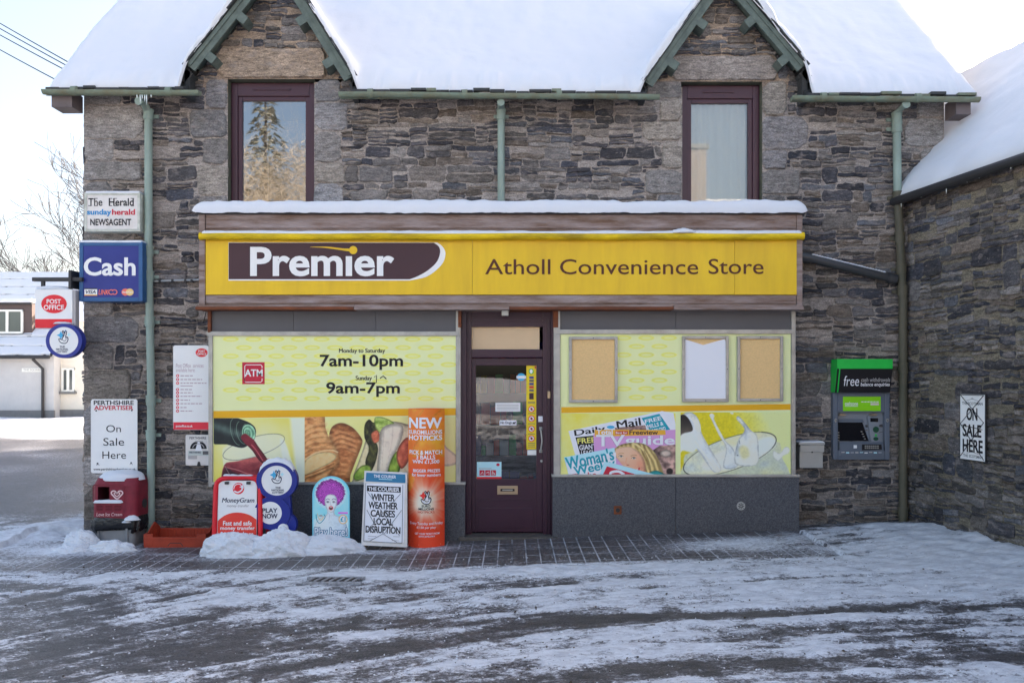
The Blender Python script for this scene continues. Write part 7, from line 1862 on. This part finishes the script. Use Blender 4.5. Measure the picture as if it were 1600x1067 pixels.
# ------------------------------------------------------------------ house across the street on the left
YH = 24.0
hs = thing('cottage', 'grey rendered cottage with snowy tiled roof and dark dormer across the street', 'house', (WX(30, YH), YH, 0))
mREND = M('grey_render', (176, 176, 188), .85, .2, noise=(2, .35), second=(150, 150, 162), bump=(14, .3)); mCREAM = M('cream_render', (204, 199, 200), .85, .2, noise=(1.5, .3), bump=(14, .3))
mPLINTH = M('grey_plinth', (112, 112, 120), .85, .2, noise=(3, .5)); mFRAME = M('white_window_paint', (214, 216, 226), .4, .4); mCLAD = M('dark_cladding', (84, 74, 78), .7, .2, noise=(1.2, .3), stretch=(1, 1, 8))
x0, xm, x1 = -27.0, WX(68, YH), WX(150, YH); ze = WZ(557, YH)
mb = MB(); mb.box(x0, WX(84, YH), YH, YH + 9, -.2, ze + .3, mREND); mb.build('wall', hs)
mb = MB(); mb.box(x0, WX(84, YH) + .03, YH - .05, YH + .05, -.2, WZ(641, YH), mPLINTH); mb.build('plinth', hs)
def tiled_roof(name, x0, x1, y0, z0, y1, z1, parent, rows, mat_s, th=.07):
    n_ = Vector((0, y1 - y0, z1 - z0)); L_ = n_.length; n_.normalize(); up = Vector((0, -n_.z, n_.y))
    mb = MB()
    mb.add([(x0, y0, z0), (x1, y0, z0), (x1, y1, z1), (x0, y1, z1)], [[0, 1, 2, 3]], mSLATE)
    mb.build('roof', parent)
    xs = np.arange(x0, x1 + .01, .12); m_ = len(xs); vs = []; fs = []
    for r_ in range(rows):
        a = L_ * r_ / rows; b_ = L_ * (r_ + 1.02) / rows; bb = len(vs)
        for i, x in enumerate(xs):
            n0 = float(vnoise(x * 2.1, r_ * 3.1, 301)); n1 = float(vnoise(x * 7, r_ * 2.3, 302))
            gap = .03 + .10 * max(0, n0 - .35) + .05 * (n1 > .72)
            for (s_, h) in ((a + gap, .005), (a + gap + .01, th * .9), (a + gap + .1, th * 1.1), (b_, th * .75)):
                vs.append(Vector((x, y0, z0)) + n_ * s_ + up * (h + .02 * n1))
        for i in range(m_ - 1):
            for j in range(3): k = bb + i * 4 + j; fs.append([k, k + 4, k + 5, k + 1])
    mb = MB(); mb.add(vs, fs, mat_s); mb.build('roof_snow', parent, smooth=True)
tiled_roof('roof', x0, WX(128, YH + 2), YH - .35, ze - .02, YH + 4.2, WZ(427, YH + 4.2), hs, 10, mSNOW)
mb = MB(); mb.tube([(x0, YH - .40, ze - .03), (WX(86, YH), YH - .40, ze - .03)], .07, mIRON, 8); mb.build('gutter', hs)
mb = MB(); xp = WX(69, YH); mb.tube([(xp - .25, YH - .38, ze - .1), (xp, YH - .1, ze - .5), (xp, YH - .1, 0)], .06, mIRON, 8); mb.build('downpipe', hs)
# dormer
yd_ = YH + .7; mb = MB(); mb.box(WX(-60, yd_), WX(50, yd_), yd_, yd_ + 3.0, WZ(530, yd_), WZ(474, yd_), mCLAD); mb.box(WX(-62, yd_), WX(52, yd_), yd_ - .12, yd_, WZ(476, yd_), WZ(470, yd_), mIRON); mb.box(WX(-62, yd_), WX(52, yd_), yd_ - .1, yd_, WZ(529, yd_), WZ(522, yd_), mPLINTH); mb.build('dormer', hs)
mb = MB(); mb.box(WX(-64, yd_), WX(53, yd_), yd_ - .2, yd_ + 3.4, WZ(473, yd_), WZ(467, yd_), mSNOW, .04); mb.build('dormer_snow', hs)
def cott_window(px0, px1, py0, py1, Y, parent, mull, name='window'):
    mb = MB(); X0, X1, Z0, Z1 = WX(px0, Y), WX(px1, Y), WZ(py1, Y), WZ(py0, Y); w = .075
    for a, b in [(X0, X0 + w), (X1 - w, X1)] + [(WX(m_, Y) - .05, WX(m_, Y) + .05) for m_ in mull]: mb.box(a, b, Y - .06, Y + .02, Z0, Z1, mFRAME)
    mb.box(X0, X1, Y - .055, Y + .02, Z0, Z0 + w, mFRAME); mb.box(X0, X1, Y - .055, Y + .02, Z1 - w, Z1, mFRAME)
    f = mb.build(name, parent)
    mb = MB(); mb.add([(X0, Y - .012, Z0), (X1, Y - .012, Z0), (X1, Y - .012, Z1), (X0, Y - .012, Z1)], [[0, 1, 2, 3]], M('cottage_pane', (70, 78, 84), .05, .9)); mb.build('pane', f)
    return f
cott_window(-48, 36.5, 484, 521, yd_ - .02, hs, (-18, 12))
# street name plate
mb = MB(); mb.box(WX(34, YH - .03), WX(67, YH - .03), YH - .03, YH - .001, WZ(581, YH), WZ(575, YH), mFRAME); mb.text(FC(YH - .03), 'THE SQUARE', 36.5, 576.3, 64.5, 579.8, .003, mGREY, .01)
o = mb.build('street_name_plate'); tag(o, 'small pale street name plate on the grey cottage wall', 'sign')
h2 = thing('cream_house', 'cream rendered house wall with a narrow white window beyond the grey cottage', 'house', (WX(105, YH + .6), YH + .6, 0))
mb = MB(); Y2 = YH + .5; mb.box(WX(84.5, Y2), WX(190, Y2), Y2, Y2 + 8, -.2, WZ(500, Y2), mCREAM); mb.build('wall', h2)
mb = MB(); mb.box(WX(84.5, Y2), WX(190, Y2), Y2 - .06, Y2 - .001, -.2, WZ(640, Y2), mPLINTH); mb.build('plinth', h2)
f = cott_window(97, 117, 575, 612, Y2, h2, (107,)); mb = MB(); mb.box(WX(95, Y2), WX(120, Y2), Y2 - .14, Y2, WZ(615.5, Y2), WZ(612.2, Y2), mPLINTH); mb.build('sill', f)
mb = MB(); a = WX(84, Y2); mb.add([(a, Y2 - .4, WZ(503, Y2)), (WX(190, Y2), Y2 - .4, WZ(503, Y2)), (WX(190, Y2), Y2 + 4, WZ(430, Y2 + 4)), (a, Y2 + 4, WZ(430, Y2 + 4)), (a, Y2 + 8.4, WZ(503, Y2)), (WX(190, Y2), Y2 + 8.4, WZ(503, Y2))], [[0, 1, 2, 3], [3, 2, 5, 4]], mSNOW); mb.build('roof_snow', h2)

# ------------------------------------------------------------------ trees
def bare_tree(name, label, base, hgt, seed, mt, mtw, levels=5, spread=.55, cat='tree', trunk_r=.16, lean=(0, 0), rmin=.0):
    rn = random.Random(seed); t = thing(name, label, cat, tuple(base))
    tr, tw = MB(), MB()
    def grow(p, d, ln, r, lev):
        pts = [p]; q = p.copy(); dd = d.copy(); n_ = 4
        for i in range(n_):
            dd = (dd + Vector((rn.uniform(-.16, .16), rn.uniform(-.16, .16), rn.uniform(-.03, .14)))).normalized(); q = q + dd * ln / n_; pts.append(q.copy())
        rs = [max(rmin, r * (1 - .5 * i / n_)) for i in range(n_ + 1)]
        (tr if lev < 2 else tw).tube(pts, rs, mt if lev < 2 else mtw, 6 if lev < 2 else 3, False)
        if lev < levels:
            for k in range(rn.randint(3, 5) if lev else 6):
                i = rn.randint(1 if lev else 2, n_); a = rn.uniform(0, 6.28); s_ = rn.uniform(.35, 1.0) * spread * 1.6
                o_ = dd.orthogonal().normalized(); o_.rotate(Matrix.Rotation(a, 3, dd)); nd = (dd + o_ * s_ + Vector((0, 0, .12))).normalized()
                grow(pts[i], nd, ln * rn.uniform(.55, .78), rs[i] * rn.uniform(.5, .68), lev + 1)
    grow(Vector(base), Vector((lean[0], lean[1], 1)).normalized(), hgt * .36, trunk_r, 0)
    tr.build('trunk', t); tw.build('crown', t)
mBARK = M('frosted_bark', (.10, .10, .10), .9, .1, raw=True); mTWIG = M('frosted_twigs', (.10, .10, .105), .9, .1, raw=True)
bare_tree('bare_tree', 'pale frosted bare tree rising behind the snowy cottage roofs', (WX(118, 40), 40, 0), 19, 5, mBARK, mTWIG, 5, .62, trunk_r=.28, lean=(-.04, 0), rmin=.016)

# trees and a house across the square, behind the viewer, that the window panes mirror
mTWG = M('gold_frosted_twigs', (.58, .52, .43), .9, .1, raw=True); mSPR = M('snowy_spruce_needles', (.16, .17, .11), .9, .1, noise=(3, .8), second=(.55, .54, .50), raw=True)
def spruce(base, hgt, rad, seed, label):
    rn = random.Random(seed); t = thing('spruce_tree', label, 'tree', tuple(base), 'trees across the square'); mb = MB(); mb.tube([Vector(base), Vector(base) + Vector((0, 0, hgt))], [.25, .03], mBARK, 8); mb.build('trunk', t); mb = MB(); vs = []; fs = []
    for i in range(1800):
        h = rn.random() ** .8; z = .08 + .92 * h; r_ = rad * (1 - h) * rn.uniform(.25, 1.05) + .08; a = rn.uniform(0, 6.28); c = Vector(base) + Vector((math.cos(a) * r_, math.sin(a) * r_, z * hgt - r_ * .25)); s_ = rn.uniform(.2, .5) * (1.2 - .6 * h)
        e1 = Vector((math.cos(a), math.sin(a), -.5)) * s_; e2 = Vector((-math.sin(a), math.cos(a), rn.uniform(-.3, .3))) * s_ * .5; k = len(vs)
        vs += [c - e2, c + e1, c + e2]; fs.append([k, k + 1, k + 2])
    mb.add(vs, fs, mSPR); mb.build('crown', t)
spruce((-13.6, -36, 0), 19.5, 3.4, 1, 'tall snowy spruce across the square, the one with the broadest skirt')
spruce((-9.0, -41, 0), 17.5, 3.0, 2, 'slim snowy spruce across the square, right of the tallest one')
spruce((-19.0, -40, 0), 18.0, 3.2, 3, 'dense snowy spruce across the square, left of the tallest one')
spruce((4.0, -44, 0), 12.0, 3.0, 4, 'short snowy spruce standing alone across the square by the house')
def frost(name_t, c, rx, rz, n_, seed):
    rn = random.Random(seed); mb = MB(); vs = []; fs = []
    for i in range(n_):
        a = rn.uniform(0, 6.28); e = math.acos(rn.uniform(-1, 1)); q = rn.random() ** .4; p = Vector(c) + Vector((math.cos(a) * math.sin(e) * rx * q, math.sin(a) * math.sin(e) * rx * q, math.cos(e) * rz * q)); d = Vector((rn.uniform(-1, 1), rn.uniform(-1, 1), rn.uniform(-.2, .9))).normalized(); o_ = d.orthogonal().normalized() * rn.uniform(.008, .022); k = len(vs); L_ = rn.uniform(.3, .9)
        vs += [p - o_, p + o_, p + d * L_]; fs.append([k, k + 1, k + 2])
    mb.add(vs, fs, mTWG); mb.build('twigs', name_t)
bare_tree('birch_tree', 'golden frosted birch across the square before the spruces', (-11.0, -33, 0), 24, 9, mBARK, mTWG, 5, .7)
frost(bpy.data.objects['birch_tree'], (-11.0, -33, 9.2), 2.6, 4.6, 9000, 1)
bare_tree('birch_tree', 'wide golden frosted birch across the square, left of the other birch', (-14.0, -32, 0), 23, 10, mBARK, mTWG, 5, .7)
frost(bpy.data.objects['birch_tree.001'], (-14.0, -32, 8.8), 2.8, 4.6, 9000, 2)
hb = thing('gabled_house', 'pale harled house with tall chimney across the square', 'house', (12, -27, 0))
mHARL = M('pale_harling', (.30, .25, .21), .9, .1, noise=(1, .4), raw=True); mb = MB(); mb.box(5.5, 16, -34, -25, -.2, 6.6, mHARL); mb.build('wall', hb)
mb = MB(); mb.add([(5.2, -24.7, 6.5), (16.3, -24.7, 6.5), (16.3, -29.5, 10.2), (5.2, -29.5, 10.2), (5.2, -34.3, 6.5), (16.3, -34.3, 6.5)], [[0, 1, 2, 3], [3, 2, 5, 4]], mSNOW); mb.add([(5.5, -25, 6.5), (5.5, -34, 6.5), (5.5, -29.5, 10.1)], [[0, 1, 2]], mHARL); mb.build('roof', hb)
mb = MB(); mb.box(8.15, 9.05, -30.2, -28.8, 9.3, 12.4, mHARL, .05); mb.box(8.05, 9.15, -30.3, -28.7, 12.4, 12.6, mPLINTH); mb.build('chimney', hb)
for wx in (7, 10, 13):
    for wz in (1.0, 3.9): mb = MB(); mb.box(wx, wx + 1.0, -25.03, -24.97, wz, wz + 1.5, M('cottage_pane', (70, 78, 84))); mb.build('window', hb)
